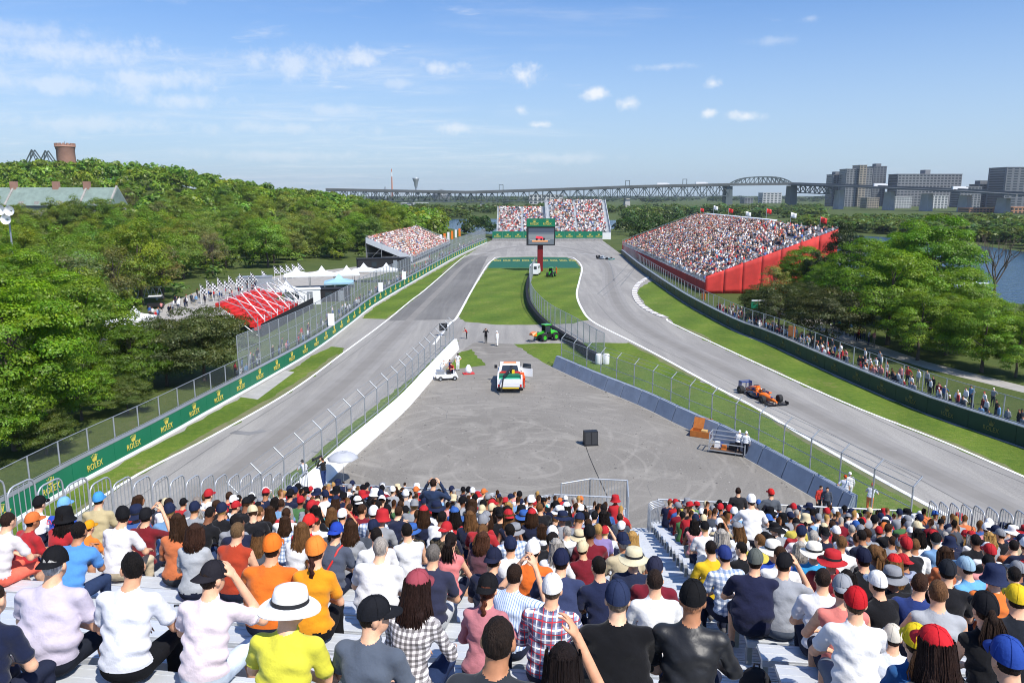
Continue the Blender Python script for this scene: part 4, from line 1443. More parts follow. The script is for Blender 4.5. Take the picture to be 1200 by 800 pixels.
def bridge():
    root = empty('steel_bridge', at(640, 256, 1000), label='long dark steel truss bridge with an arched main span crossing the river', cat='bridge')
    o0 = root.location.copy()
    prof = [(330, 1000, 222), (400, 1000, 223.2), (550, 1000, 226), (650, 1000, 222.8), (750, 1000, 219.2), (856, 1000, 217), (926, 1000, 216.2), (1025, 900, 219.8), (1125, 800, 224), (1200, 720, 228.5), (1330, 620, 236)]
    px = [p[0] for p in prof]
    P = lambda x: at(x, np.interp(x, px, [p[2] for p in prof]), float(np.interp(x, px, [p[1] for p in prof]))) - o0
    xs = list(np.arange(384, 1331, 9.0))
    mb = MB()
    for a, b in zip(xs, xs[1:]):
        mb.bar(P(a), P(b), 22, 1.6)
        for s in (-11, 11): mb.bar(P(a) + Vector((0, s, 1.6)), P(b) + Vector((0, s, 1.6)), .4, 1.5)
    mb.build('deck', M['deck'], root)

    def truss(x0, x1, n, dep, t=.85):
        mb = MB()
        for s in (-9, 9):
            o = Vector((0, s, -.8))
            for i in range(n):
                a, b = x0 + (x1 - x0) * i / n, x0 + (x1 - x0) * (i + 1) / n
                A, B = P(a) + o, P(b) + o
                d = dep(i / n), dep((i + 1) / n)
                C, D = A - Vector((0, 0, d[0])), B - Vector((0, 0, d[1]))
                mb.bar(C, D, t, t); mb.bar(A, B, t, t * 1.3)
                mb.bar(A if i % 2 else C, D if i % 2 else B, t * .9)
                mb.bar(B, D, t * .7)
        mb.build('truss', M['bridge'], root)
    truss(384, 620, 38, lambda t: 11)
    truss(620, 733, 14, lambda t: 12)
    truss(733, 853, 16, lambda t: 12.5)
    truss(930, 975, 8, lambda t: 9)
    mb = MB()                                  # the arched main span
    for s in (-9, 9):
        pts = []
        n = 14
        for i in range(n + 1):
            x = 856 + (926 - 856) * i / n
            h = 8.6 * (1 - abs(2 * i / n - 1) ** 3.2)
            pts.append((P(x) + Vector((0, s, 1)), P(x) + Vector((0, s, 1 + h))))
        for i in range(n):
            mb.bar(pts[i][1], pts[i + 1][1], 1.3); mb.bar(pts[i + 1][0], pts[i + 1][1], .8)
            mb.bar(pts[i][0 if i < n / 2 else 1], pts[i + 1][1 if i < n / 2 else 0], .7)
    mb.build('arch', M['bridge'], root)
    for x in (853, 928):
        p = P(x)
        MB().box((p.x, p.y, (p.z - 1 - (o0.z + 2)) / 2 - 1), (9, 20, p.z + o0.z + 2), taper=.85).build('tower_pier', M['bridge'], root)
    for x, w in ((640, 6), (735, 7), (565, 6), (480, 6), (984, 6), (1043, 6), (1087, 6), (1132, 5.5), (1177, 5), (1240, 5)):
        p = P(x)
        top = p.z - 2 - (11.5 if x < 740 else (2.5 if x < 1000 else 2))
        zb = -o0.z - 2
        MB().box((p.x, p.y, (top + zb) / 2), (w, 18, top - zb), taper=.8).build('pier', M['pier'], root)
    mb = MB()
    for x in (585, 733, 800):
        p = P(x); mb.bar(p + Vector((0, 0, 0)), p + Vector((0, 0, 9)), .7); mb.bar(p + Vector((5, 0, 0)), p + Vector((5, 0, 9)), .7); mb.bar(p + Vector((0, 0, 8.6)), p + Vector((5, 0, 8.6)), .7)
    mb.build('sign_gantry', M['bridge'], root)
    for x, c in ((775, 'white'), (820, 'white'), (1028, 'white'), (1120, 'white')):
        p = P(x) + o0
        e = empty('lorry', p + Vector((0, -5, .8)), label='white lorry crossing the bridge', cat='truck', group='lorries on the bridge')
        MB().box((0, 0, 2.2), (13, 2.6, 3.2)).build('trailer', M['white'], e)
        MB().box((7.8, 0, 1.7), (2.2, 2.5, 2.6)).build('cab', M['white'], e)
        mb = MB()
        for wx in (-5, -3.7, 4, 7.8): mb.tube((wx, -1.3, .5), (wx, 1.3, .5), .5, n=10)
        mb.build('wheel', M['rubber'], e)


bridge()

# ------------------------------------------------------------------ distant buildings
M['glass'] = mat('window_glass', (.035, .045, .055), .15, spec=.6)
M['glassb'] = mat('blue_curtain_glass', (.06, .085, .10), .12, spec=.8)


def building(name, x0, x1, yt, yb, Y, m, label, floors=None, bays=None, depth=None, roofbox=None, wm=None):
    a, b = at(x0, yb, Y), at(x1, yb, Y)
    h = at(x0, yt, Y).z - 0
    w = b.x - a.x
    dp = depth or min(w, 30)
    e = empty(name, ((a.x + b.x) / 2, Y + dp / 2, -.5), label=label, cat='building')
    MB().box((0, 0, h / 2), (w, dp, h)).build('wall', m, e)
    floors = floors or max(3, int(h / 3.4)); bays = bays or max(3, int(w / 4))
    fh = h / floors
    wb = MB().box((0, 0, 0), (w / bays * .62, .25, fh * .5)).mesh('window', wm or M['glass'])
    n = 0
    for i in range(floors):
        for j in range(bays):
            o = bpy.data.objects.new('window', wb); link(o, e)
            o.location = (-w / 2 + w * (j + .5) / bays, -dp / 2 - .05, fh * (i + .55)); n += 1
    sb = MB().box((0, 0, 0), (.25, dp * .8, fh * .5)).mesh('window', wm or M['glass'])
    for i in range(floors):
        for s in ((-1,) if x0 > 600 else (1,)):
            o = bpy.data.objects.new('window', sb); link(o, e); o.location = (s * (w / 2 + .05), 0, fh * (i + .55))
    mb = MB(); mb.box((0, 0, h + .4), (w + .6, dp + .6, .8))
    if roofbox: mb.box((roofbox[0] * w, 0, h + roofbox[2] / 2 + .8), (roofbox[1] * w, dp * .5, roofbox[2]))
    mb.build('roof', m, e)
    return e


BM = [mat('grey_concrete_facade', (.21, .215, .22), .8, var=.1, vscale=.05), mat('brown_facade', (.22, .19, .165), .8, var=.1, vscale=.05),
      mat('tan_facade', (.34, .29, .22), .8, var=.1, vscale=.05), mat('dark_facade', (.14, .148, .16), .7, var=.1, vscale=.05), mat('pale_facade', (.50, .50, .48), .8, var=.1, vscale=.05)]
for a in (('apartment_tower', 972, 988, 204.5, 268, 1150, BM[3], 'dark stepped apartment tower at the end of the tower cluster behind the bridge', 18, 4, 25, (0, .5, 4)),
          ('apartment_tower', 987, 1002, 198, 268, 1120, BM[0], 'tall grey apartment tower rising behind the bridge', 22, 4, 25, None),
          ('apartment_tower', 1002, 1010, 193.5, 268, 1115, BM[2], 'slim tan apartment tower between the grey towers', 24, 2, 25, None),
          ('apartment_tower', 1010, 1017, 197.5, 268, 1140, BM[0], 'narrow grey tower just beside the slim tan tower', 22, 2, 25, None),
          ('apartment_tower', 1018, 1033, 195, 268, 1180, BM[3], 'separate dark tower with a rooftop box beside the cluster', 22, 4, 25, (0, .4, 4)),
          ('office_block', 1047, 1121, 204, 268, 1150, BM[0], 'wide dark slab block with rows of windows and rooftop plant', 12, 18, 30, (0.0, .08, 6)),
          ('office_block', 1172, 1232, 196, 268, 1050, BM[3], 'blocky dark glass tower beyond the bridge end', 16, 8, 40, None),
          ('office_block', 1014, 1028, 232, 262, 1000, BM[2], 'small tan block seen under the bridge', 6, 5, 20, None),
          ('office_block', 1045, 1066, 231, 262, 980, BM[4], 'pale gridded office block seen under the bridge', 7, 7, 20, None),
          ('office_block', 1088, 1108, 229, 262, 980, BM[4], 'pale banded block seen between two bridge piers', 8, 5, 20, None),
          ('office_block', 1122, 1146, 219, 262, 1060, BM[0], 'low grey block beside the wide slab block', 9, 6, 25, None),
          ('office_block', 1143, 1159, 216, 262, 1100, BM[3], 'dark block with stepped top near the glass tower', 10, 4, 25, (0, .6, 5)),
          ('office_block', 1158, 1175, 219, 262, 1090, BM[0], 'grey block right beside the dark glass tower', 9, 4, 25, None),
          ('warehouse', 1135, 1166, 244, 258, 760, mat('terracotta_facade', (.40, .20, .12), .8), 'low terracotta fronted warehouse below the bridge', 2, 8, 20, None),
          ('warehouse', 1178, 1215, 243, 258, 740, mat('orange_brick_facade', (.42, .22, .13), .8), 'low orange brick warehouse at the bridge end', 2, 8, 20, None),
          ('office_block', 872, 882, 232, 246, 1500, BM[0], 'small distant grey block seen under the arched span', 5, 3, 30, None),
          ('office_block', 893, 915, 226, 246, 1600, BM[4], 'pale distant hillside block under the arched span', 6, 5, 30, None),
          ('office_block', 470, 500, 238, 246, 1300, BM[4], 'long low white shed beyond the wood', 1, 6, 30, None),
          ('office_block', 620, 660, 228, 240, 1450, BM[4], 'pale distant building behind the distant grandstand', 3, 8, 30, None)):
    building(*a[:8], floors=a[8], bays=a[9], depth=a[10], roofbox=a[11])


def mast(name, px, y0, y1, Y, w, m, label, top=None, cat='tower'):
    a, b = at(px, y0, Y), at(px, y1, Y)
    e = empty(name, (a.x, Y, 0), label=label, cat=cat)
    mb = MB(); mb.tube((0, 0, -2), (0, 0, b.z), w, w * .6, 8); mb.build('mast', m, e)
    if top: top(e, b.z)
    return e


M['brickr'] = mat('red_brick_far', (.34, .19, .135), .9, var=.15, vscale=.3)
M['chimney'] = mat('orange_mast_paint', (.55, .22, .12), .7)
mast('chimney', 460, 240, 198, 2300, 2.6, M['chimney'], 'tall thin orange and white chimney beyond the bridge',
     lambda e, z: MB().tube((0, 0, z - 22), (0, 0, z), 1.9, 1.5, 8).build('tip', M['white'], e), 'chimney')
mast('observation_tower', 488, 240, 214, 2300, 4, M['steel'], 'grey flared observation tower beyond the bridge',
     lambda e, z: (MB().lathe([(4, z - 14), (6, z), (10, z + 10), (10.5, z + 13), (0, z + 13)], 12).build('head', M['steel'], e)))
mast('ride_tower', 452, 240, 219, 1900, 3, M['steel'], 'short grey ride tower beside the orange chimney')


def dome_():
    a = at(517, 226, 1900)
    e = empty('dome', (a.x, 1900, 0), label='low dark dome showing above the bridge deck', cat='dome')
    MB().lathe([(22, 0), (22, 16), (19, 22), (12, 27), (0, 29)], 20).build('shell', M['deck'], e)
    MB().lathe([(23, 15), (23, 16), (22, 16)], 20).build('rim', M['steel'], e)


dome_()


def water_tower():
    Y = 430
    a, b = at(68, 187, Y), at(87.5, 187, Y)
    zt = at(77, 168, Y).z
    w = (b.x - a.x) / 2
    e = empty('brick_tower', ((a.x + b.x) / 2, Y, zt - 26), label='round red brick tower with crenellated top on the wooded hill', cat='tower')
    MB().lathe([(w * 1.12, 0), (w * 1.05, 12), (w, 22.5), (w * 1.06, 23), (w * 1.08, 24.6)], 24).build('wall', M['brickr'], e)
    MB().lathe([(w * 1.14, 24.0), (w * 1.14, 24.7), (0, 24.8)], 24).build('cornice', M['brickr'], e)
    for i in range(16):
        q = 2 * math.pi * i / 16
        o = MB().box((0, 0, 0), (1.1, .7, 1.3)).build('merlon', M['brickr'], e)
        o.location = (w * 1.05 * math.cos(q), w * 1.05 * math.sin(q), 25.3); o.rotation_euler.z = q + math.pi / 2
    MB().tube((0, 0, 24.8), (0, 0, 27), .15, n=6).build('antenna', M['steel'], e)


water_tower()


def lattice():
    for px, yt in ((37, 175.5), (53, 176.5)):
        Y = 620
        a = at(px, yt, Y)
        e = empty('lattice_tower', (a.x, Y, a.z - 30), label='dark green steel lattice peak showing over the hilltop trees', cat='tower', group='lattice peaks over the hill')
        mb = MB()
        for s in (-1, 1):
            mb.bar((s * 11, 0, 12), (0, 0, 30), .7); mb.bar((s * 5, 0, 12), (0, 0, 30), .5); mb.bar((s * 11, 4, 12), (0, 4, 30), .7)
        for z in (17, 21, 25): mb.bar((-(30 - z) * .6, 0, z), ((30 - z) * .6, 0, z), .4)
        mb.build('lattice', M['bridge'], e)


lattice()


def green_roof_house():
    Y = 262
    a, b = at(-25, 240, Y), at(128, 240, Y)
    zr, ze = at(60, 219.5, Y).z, at(60, 241, Y).z
    w = b.x - a.x
    e = empty('manor_house', ((a.x + b.x) / 2, Y + 6, 0), label='long stone house with pale green roof and brick chimneys among hillside trees', cat='house')
    st = mat('grey_stone', (.34, .32, .29), .9, var=.2, vscale=.6)
    cu = mat('copper_green_roof', (.20, .26, .225), .6, .0, var=.2, vscale=.5)
    MB().box((0, 0, ze / 2), (w, 11, ze)).build('wall', st, e)
    mb = MB(); x = w / 2 + .4
    mb.add([(-x, -6.3, ze), (x, -6.3, ze), (x, 6.3, ze), (-x, 6.3, ze), (-x, 0, zr), (x, 0, zr)], [(0, 1, 5, 4), (2, 3, 4, 5), (1, 2, 5), (3, 0, 4), (3, 2, 1, 0)])
    rf = mb.build('roof', cu, e)
    for f in (-.30, .27, .5):
        X = w * f
        mb = MB(); t = .3
        for sx in (0,):
            mb.add([(X - t, -6.6, ze), (X + t, -6.6, ze), (X + t, 6.6, ze), (X - t, 6.6, ze), (X - t, 0, zr + .6), (X + t, 0, zr + .6)], [(0, 1, 5, 4), (2, 3, 4, 5), (1, 2, 5), (3, 0, 4), (3, 2, 1, 0)])
        mb.build('gable_wall', st, e)
    for f in (-.30, .03, .27):
        MB().box((w * f, 0, zr + .4), (1.9, 1.6, 3.2)).build('chimney', M['brickr'], rf)
    for f in (-.18, -.06, .12, .2, .38):
        d = MB().box((w * f, -5.2, ze + .7), (1.5, 1.6, 1.4), taper=.8).build('dormer', st, rf)


green_roof_house()

for k in range(13):
    f = k / 12
    X = at(-20 + 165 * f, 240, 244).x
    key = ('mid_a', 'mid_b', 'mid_c')[k % 3]
    plant(key, (X + random.uniform(-1.5, 1.5), 244 + random.uniform(-5, 5), random.uniform(2.6, 4.4)), random.uniform(.92, 1.06), tint=(random.uniform(.7, 1.0), .85, .8), label='leafy tree standing before the green roofed house', cat='tree', group='trees before the green roofed house')
# ------------------------------------------------------------------ people: continuous bodies grown from joints (distance field -> surface)
SKINM, SHIRTM, PANTSM, HAIRM, SHOEM, EYEM, LIPM = range(7)


class Field:
    def __init__(self):
        self.p = []
        self.hairy = True

    def cone(self, a, b, r0, r1, lab, k=.02, sc=(1, 1, 1), fold=0.0):
        self.p.append(('c', np.array(a, float), np.array(b, float), r0, r1, lab, k, np.array(sc, float), fold))

    def ell(self, c, r, lab, k=.02, rot=None, cut=None):
        """cut=(normal, d): keep local points with n.x < d (local, before scaling)."""
        self.p.append(('e', np.array(c, float), np.array(r, float), rot, cut, lab, k))

    def ring(self, c, nrm, rad, r, lab, sc=(1, 1, 1), k=.006):
        """Torus: a hem or collar."""
        n = np.array(nrm, float); n /= np.linalg.norm(n)
        a = np.cross(n, (1, 0, 0) if abs(n[0]) < .8 else (0, 1, 0)); a /= np.linalg.norm(a)
        b = np.cross(n, a); c = np.array(c, float); sc = np.array(sc, float)
        q = [c + (a * math.cos(t) + b * math.sin(t)) * rad * sc for t in np.linspace(0, 2 * math.pi, 11)]
        for i in range(10): self.cone(q[i], q[i + 1], r, r, lab, k)

    def bounds(self, pad=.03):
        lo, hi = np.full(3, 9.), np.full(3, -9.)
        for q in self.p:
            if q[0] == 'c':
                rr = max(q[3], q[4]) * q[7]
                for e in (q[1], q[2]): lo = np.minimum(lo, e - rr); hi = np.maximum(hi, e + rr)
            else:
                m = np.max(q[2]); lo = np.minimum(lo, q[1] - m); hi = np.maximum(hi, q[1] + m)
        return lo - pad, hi + pad

    def labels(self, P):
        best = np.full(len(P), 9.); lab_ = np.zeros(len(P), np.int8)
        for q in self.p:
            if q[0] == 'c':
                _, A, B, r0, r1, lab, k, sc, fold = q
                A2, B2 = A / sc, B / sc
                d = B2 - A2; p = P / sc - A2
                t = np.clip(p @ d / max(d @ d, 1e-9), 0, 1)
                dist = np.linalg.norm(p - t[:, None] * d, axis=1) - (r0 + (r1 - r0) * t)
            else:
                _, c, r, rot, cut, lab, k = q
                p = P - c
                if rot is not None: p = p @ rot
                dist = (np.linalg.norm(p / r, axis=1) - 1) * min(r)
                if cut is not None: dist = np.maximum(dist, p @ np.array(cut[0]) - cut[1])
            m = dist < best
            best = np.where(m, dist, best); lab_ = np.where(m, lab, lab_)
        return lab_

    def surface(self, h):
        lo, hi = self.bounds(2.5 * h)
        n = np.ceil((hi - lo) / h).astype(int) + 1
        F = np.full(n, .5, np.float32); D = np.full(n, .5, np.float32); L = np.zeros(n, np.int8)
        ax = [lo[i] + h * np.arange(n[i]) for i in range(3)]
        for q in self.p:
            if q[0] == 'c':
                rr = max(q[3], q[4]) * q[7] + .07
                a = np.minimum(q[1], q[2]) - rr; b = np.maximum(q[1], q[2]) + rr
            else:
                m = np.max(q[2]) + .07; a = q[1] - m; b = q[1] + m
            i0 = np.maximum(((a - lo) / h).astype(int), 0); i1 = np.minimum(((b - lo) / h).astype(int) + 2, n)
            if np.any(i1 <= i0): continue
            sl = tuple(slice(i0[i], i1[i]) for i in range(3))
            X = ax[0][sl[0]][:, None, None]; Y = ax[1][sl[1]][None, :, None]; Z = ax[2][sl[2]][None, None, :]
            if q[0] == 'c':
                _, A, B, r0, r1, lab, k, sc, fold = q
                A2, B2 = A / sc, B / sc
                d = B2 - A2; dd = max(d @ d, 1e-9)
                px, py, pz = X / sc[0] - A2[0], Y / sc[1] - A2[1], Z / sc[2] - A2[2]
                t = np.clip((px * d[0] + py * d[1] + pz * d[2]) / dd, 0, 1)
                dist = np.sqrt((px - t * d[0]) ** 2 + (py - t * d[1]) ** 2 + (pz - t * d[2]) ** 2) - (r0 + (r1 - r0) * t)
                if fold:
                    dist = dist + fold * (np.sin(31 * Z + 14 * X + 9 * Y) * np.sin(17 * X - 12 * Y + 5 * Z) + .6 * np.sin(47 * Z - 22 * X + 20 * Y) + .8 * np.sin(58 * Z + 5 * np.sin(9 * X) + 6 * Y) * np.sin(8 * X + 3))
            else:
                _, c, r, rot, cut, lab, k = q
                px, py, pz = X - c[0], Y - c[1], Z - c[2]
                if rot is not None:
                    px, py, pz = (rot[0, 0] * px + rot[1, 0] * py + rot[2, 0] * pz, rot[0, 1] * px + rot[1, 1] * py + rot[2, 1] * pz, rot[0, 2] * px + rot[1, 2] * py + rot[2, 2] * pz)
                g = np.sqrt((px / r[0]) ** 2 + (py / r[1]) ** 2 + (pz / r[2]) ** 2)
                dist = (g - 1) * min(r)
                if lab == HAIRM and self.hairy: dist = dist + .0035 * (np.sin(150 * px + 40 * pz) * np.sin(120 * py - 60 * pz) + .7 * np.sin(90 * px - 80 * py + 30 * pz))
                if cut is not None:
                    nn, dc = cut
                    if lab == HAIRM: dc = dc + .006 * np.sin(110 * px) * np.sin(60 * py + 2)
                    dist = np.maximum(dist, nn[0] * px + nn[1] * py + nn[2] * pz - dc)
            f = F[sl]
            hh = np.clip(.5 + .5 * (f - dist) / k, 0, 1)
            F[sl] = f + (dist - f) * hh - k * hh * (1 - hh)
            m = dist < D[sl]
            L[sl] = np.where(m, lab, L[sl]); D[sl] = np.where(m, dist, D[sl])
        V, Fc, _ = nets(F, L, lo, h)
        return V, Fc, self.labels(V[Fc].mean(1))


def nets(F, L, lo, h):
    S = F < 0
    c = np.zeros(np.array(F.shape) - 1, np.int8)
    for i in (0, 1):
        for j in (0, 1):
            for k in (0, 1):
                c += S[i:S.shape[0] - 1 + i, j:S.shape[1] - 1 + j, k:S.shape[2] - 1 + k]
    act = (c > 0) & (c < 8)
    I = np.argwhere(act)
    idx = np.full(act.shape, -1, np.int64); idx[act] = np.arange(len(I))
    off = np.array([(i, j, k) for i in (0, 1) for j in (0, 1) for k in (0, 1)])
    val = np.stack([F[I[:, 0] + o[0], I[:, 1] + o[1], I[:, 2] + o[2]] for o in off], 1)
    acc = np.zeros((len(I), 3)); cnt = np.zeros(len(I))
    for a in range(8):
        for b in range(a + 1, 8):
            if np.abs(off[a] - off[b]).sum() != 1: continue
            m = (val[:, a] < 0) != (val[:, b] < 0)
            t = np.where(m, val[:, a] / np.where(m, val[:, a] - val[:, b], 1), 0)[:, None]
            acc += np.where(m[:, None], off[a] + t * (off[b] - off[a]), 0); cnt += m
    V = lo + h * (I + acc / cnt[:, None])
    Fs = []
    for axn in range(3):
        o1, o2 = [(1, 2), (2, 0), (0, 1)][axn]
        sa = [slice(None)] * 3; sb = [slice(None)] * 3
        sa[axn] = slice(0, -1); sb[axn] = slice(1, None)
        A, B = S[tuple(sa)], S[tuple(sb)]
        E = np.argwhere(A != B)
        E = E[(E[:, o1] > 0) & (E[:, o2] > 0) & (E[:, o1] < S.shape[o1] - 1) & (E[:, o2] < S.shape[o2] - 1)]
        e1, e2 = np.eye(3, dtype=int)[o1], np.eye(3, dtype=int)[o2]
        q = np.stack([idx[tuple((E - e1 - e2).T)], idx[tuple((E - e2).T)], idx[tuple(E.T)], idx[tuple((E - e1).T)]], 1)
        fl = A[tuple(E.T)]
        q = np.where(fl[:, None], q, q[:, ::-1])
        Fs.append(q)
    Fc = np.concatenate(Fs)
    # one round of smoothing
    for _ in range(2):
        s = np.zeros_like(V); n = np.zeros(len(V))
        for a, b in ((0, 1), (1, 2), (2, 3), (3, 0)):
            np.add.at(s, Fc[:, a], V[Fc[:, b]]); np.add.at(n, Fc[:, a], 1)
            np.add.at(s, Fc[:, b], V[Fc[:, a]]); np.add.at(n, Fc[:, b], 1)
        V = V * .55 + .45 * s / np.maximum(n, 1)[:, None]
    ctr = V[Fc].mean(1)
    g = np.clip(np.round((ctr - lo) / h).astype(int), 0, np.array(L.shape) - 1)
    lab = L[g[:, 0], g[:, 1], g[:, 2]]
    return V, Fc, lab


def rot3(yaw, pitch, roll=0.0):
    return np.array(Euler((pitch, roll, yaw), 'YXZ').to_matrix())


def hand_mesh():
    f = Field()
    f.ell((0, .045, 0), (.040, .052, .016), SKINM, .01)
    f.cone((0, -.03, 0), (0, .03, 0), .024, .026, SKINM, .02, (1.15, 1, .75))
    for i, (x, L, y0) in enumerate(((-.030, .055, .085), (-.010, .068, .092), (.011, .064, .090), (.030, .048, .082))):
        a = np.array((x, y0, 0)); b = a + np.array((x * .12, L * .55, -.012)); c = b + np.array((x * .05, L * .32, -.026))
        f.cone(a, b, .0095, .0085, SKINM, .004); f.cone(b, c, .0085, .007, SKINM, .004)
    f.cone((-.034, .02, -.004), (-.060, .062, -.016), .012, .010, SKINM, .008); f.cone((-.060, .062, -.016), (-.062, .092, -.026), .010, .008, SKINM, .004)
    return f.surface(.0078)


HANDV, HANDF, HANDL = hand_mesh()


def add_hand(parts, wrist, dirv, side, palm=(0, 0, -1)):
    y = np.array(dirv) / np.linalg.norm(dirv)
    z = -np.array(palm, float); z = z - y * (z @ y); z /= np.linalg.norm(z)
    x = np.cross(y, z)
    V = HANDV.copy()
    Ff = HANDF
    if side > 0:           # thumb towards the middle of the body
        pass
    else:
        V[:, 0] *= -1; Ff = Ff[:, ::-1]
    W = V[:, 0:1] * x + V[:, 1:2] * y + V[:, 2:3] * z + np.array(wrist)
    parts.append((W, Ff, HANDL))


def body(pose, vox, hands=True):
    """pose dict -> (V, F, labels, head centre, head rotation)."""
    g = pose.get
    f = Field()
    w = g('w', 1.0); fem = g('fem', False); belly = g('belly', 0.0)
    stand = g('stand', False)
    parts = []
    th = R(g('lean', 12))
    hip = np.array((0, -.03, .555)) if not stand else np.array((0, 0, .95))
    wa = hip + .172 * np.array((0, math.sin(th * .6), math.cos(th * .6)))
    ch = wa + .212 * np.array((0, math.sin(th), math.cos(th)))
    nb = ch + .158 * np.array((0, math.sin(th * 1.15), math.cos(th * 1.15)))
    hd = nb + np.array((0, .055 + .04 * math.sin(th), .150 - .02 * math.sin(th)))
    SS = (1.42 * w, 1, 1)
    fo = .0060 if vox < .02 else 0
    lowlab = SHIRTM
    hr = .128 if fem else .118
    f.cone(hip, hip + np.array((0, 0, .04)), hr + .008, hr, PANTSM, .03, (1.42 * w, 1.0, .9))
    f.cone(hip + np.array((0, .0, .05)), wa, hr + .004, (.092 if fem else .112) + belly, SHIRTM, .03, SS, fo)
    f.cone(wa, ch, (.094 if fem else .112) + belly, .114 if fem else .122, SHIRTM, .04, SS, fo)
    f.cone(ch, nb - np.array((0, .005, .045)), .112, .070, SHIRTM, .04, (1.3 * w, 1, 1), fo * .6)
    shx = (.155 if fem else .178) * w
    sh = [nb + np.array((s * shx, -.015, -.075)) for s in (-1, 1)]
    f.cone(sh[0] * np.array((.9, 1, 1)), sh[1] * np.array((.9, 1, 1)), .064, .064, SHIRTM, .05, (1, 1, 1), fo * .5)
    if fem: f.ell(ch + np.array((0, .09, -.02)), (.12, .07, .075), SHIRTM, .03)
    # neck, head, face
    yaw, pit = R(g('yaw', 0)), R(g('pitch', -6))
    Rm = rot3(yaw, pit, R(g('roll', 0)))
    f.cone(nb - np.array((0, .005, .03)), hd + Rm @ np.array((0, -.02, -.05)), .060, .054, SKINM, .02)
    H = lambda x, y, z: hd + Rm @ np.array((x, y, z))
    f.ell(hd, (.069, .089, .105), SKINM, .01, Rm)
    f.ell(H(0, .028, -.058), (.058, .068, .064), SKINM, .02, Rm)
    f.cone(H(0, .088, .018), H(0, .112, -.018), .011, .016, SKINM, .012)
    for s in (-1, 1):
        f.ell(H(s * .075, -.008, -.014), (.015, .022, .034), SKINM, .006, Rm)
        if vox < .02: f.ell(H(s * .031, .084, .014), (.015, .012, .009), EYEM, .003, Rm)
    if vox < .02: f.ell(H(0, .090, -.052), (.026, .011, .009), LIPM, .004, Rm)
    if g('hair', True):
        n = np.array((0, .66, -.75)); n /= np.linalg.norm(n)
        f.ell(H(0, -.012, .016), (.0755, .0945, .1025), HAIRM, .006, Rm, (n, .030))
    if vox < .02:
        f.ring(nb + np.array((0, .004, .012)), (0, -.25, 1), .064, .010, SHIRTM)
    # arms
    for s, key in ((-1, 'armL'), (1, 'armR')):
        S = sh[(s + 1) // 2]
        p = g(key, 'lap')
        pal = (0, 0, -1)
        if p == 'lap': el = S + np.array((s * .075, .05, -.27)); hn = np.array((s * .055, hip[1] + .30, hip[2] + .13))
        elif p == 'knee': el = S + np.array((s * .10, .09, -.25)); hn = np.array((s * .15, .42, .655))
        elif p == 'elbow': el = np.array((s * .20, .33, .70)); hn = np.array((s * .045, .52, .84)); pal = (-s, 0, -.3)
        elif p == 'face': el = S + np.array((s * .15, .18, -.17)); hn = hd + np.array((s * .115, .07, .02)); pal = (-s, 0, 0)
        elif p == 'phone': el = S + np.array((s * .12, .22, -.15)); hn = hd + np.array((s * .06, .30, .01)); pal = (-s, .3, 0)
        elif p == 'up': el = S + np.array((s * .20, .06, .16)); hn = hd + np.array((s * .10, .02, .17)); pal = (-s, 0, -.6)
        elif p == 'bench': el = S + np.array((s * .14, -.10, -.24)); hn = np.array((s * .30, -.16, .50))
        elif p == 'down': el = S + np.array((s * .07, -.02, -.28)); hn = S + np.array((s * .075, .06, -.55)); pal = (-s, 0, 0)
        elif p == 'hip': el = S + np.array((s * .20, -.06, -.24)); hn = np.array((s * .17, .06, hip[2] + .08)); pal = (0, 1, 0)
        else: el = S + np.array((s * .14, .10, -.24)); hn = S + np.array((s * .05, .34, -.24)); pal = (-s, 0, 0)
        af = .88 if fem else 1.0
        slv = g('sleeve', 'tee')
        fw = hn - el; fl = np.linalg.norm(fw)
        wr = el + fw * max(.3, (fl - .03) / fl)
        if slv == 'long':
            f.cone(S, el, .060 * af, .050 * af, SHIRTM, .02, (1, 1, 1), fo * .7); f.cone(el, wr, .050 * af, .037, SHIRTM, .02, (1, 1, 1), fo * .7)
        else:
            f.cone(S, el, .050 * af, .041 * af, SKINM, .015); f.cone(el, wr, .042 * af, .028, SKINM, .015)
            if slv == 'tee':
                f.cone(S, S + (el - S) * .62, .062 * af, .062 * af, SHIRTM, .012, (1, 1, 1), fo * .5)
                if vox < .02: f.ring(S + (el - S) * .66, el - S, .060 * af, .008, SHIRTM)
        if hands: add_hand(parts, wr - fw / fl * .005, fw, s, pal)
        else: f.ell(hn + fw / fl * .05, (.04, .04, .04), SKINM, .02)
    # legs
    lg = g('legs', 'long')
    for s in (-1, 1):
        if stand:
            hp = np.array((s * .095, 0, .90)); kn = np.array((s * .10, .02 + s * .02, .50)); an = np.array((s * .105, -.01 + s * .03, .09)); toe = an + np.array((s * .03, .15, -.045))
        else:
            sp = g('spread', .12); st_ = g('stretch', .0)
            hp = hip + np.array((s * .095, .04, -.02)); kn = np.array((s * (sp + .02), .40 + st_ * .03, .525 - st_ * .05)); an = np.array((s * (sp + .02), .40 + st_ * .28, .10)); toe = an + np.array((s * .02, .155, -.05))
        f.cone(hp, kn, .092, .068, PANTSM, .03, (1, 1, 1), fo * .7)
        if lg == 'long': f.cone(kn, an, .066, .050, PANTSM, .02, (1, 1, 1), fo * .7)
        else:
            f.cone(kn, an, .056, .036, SKINM, .02); f.ell(kn + (an - kn) * .28 + np.array((0, -.015, 0)), (.05, .056, .09), SKINM, .03)
            f.cone(kn + (hp - kn) * .2, kn, .074, .072, PANTSM, .01)
        f.cone(an + np.array((0, -.035, -.03)), toe, .046, .038, SHOEM, .012, (1, 1, 1.0))
    V, Fc, lab = f.surface(vox)
    for (v2, f2, l2) in parts:
        Fc = np.concatenate([Fc, f2 + len(V)]); V = np.concatenate([V, v2]); lab = np.concatenate([lab, l2])
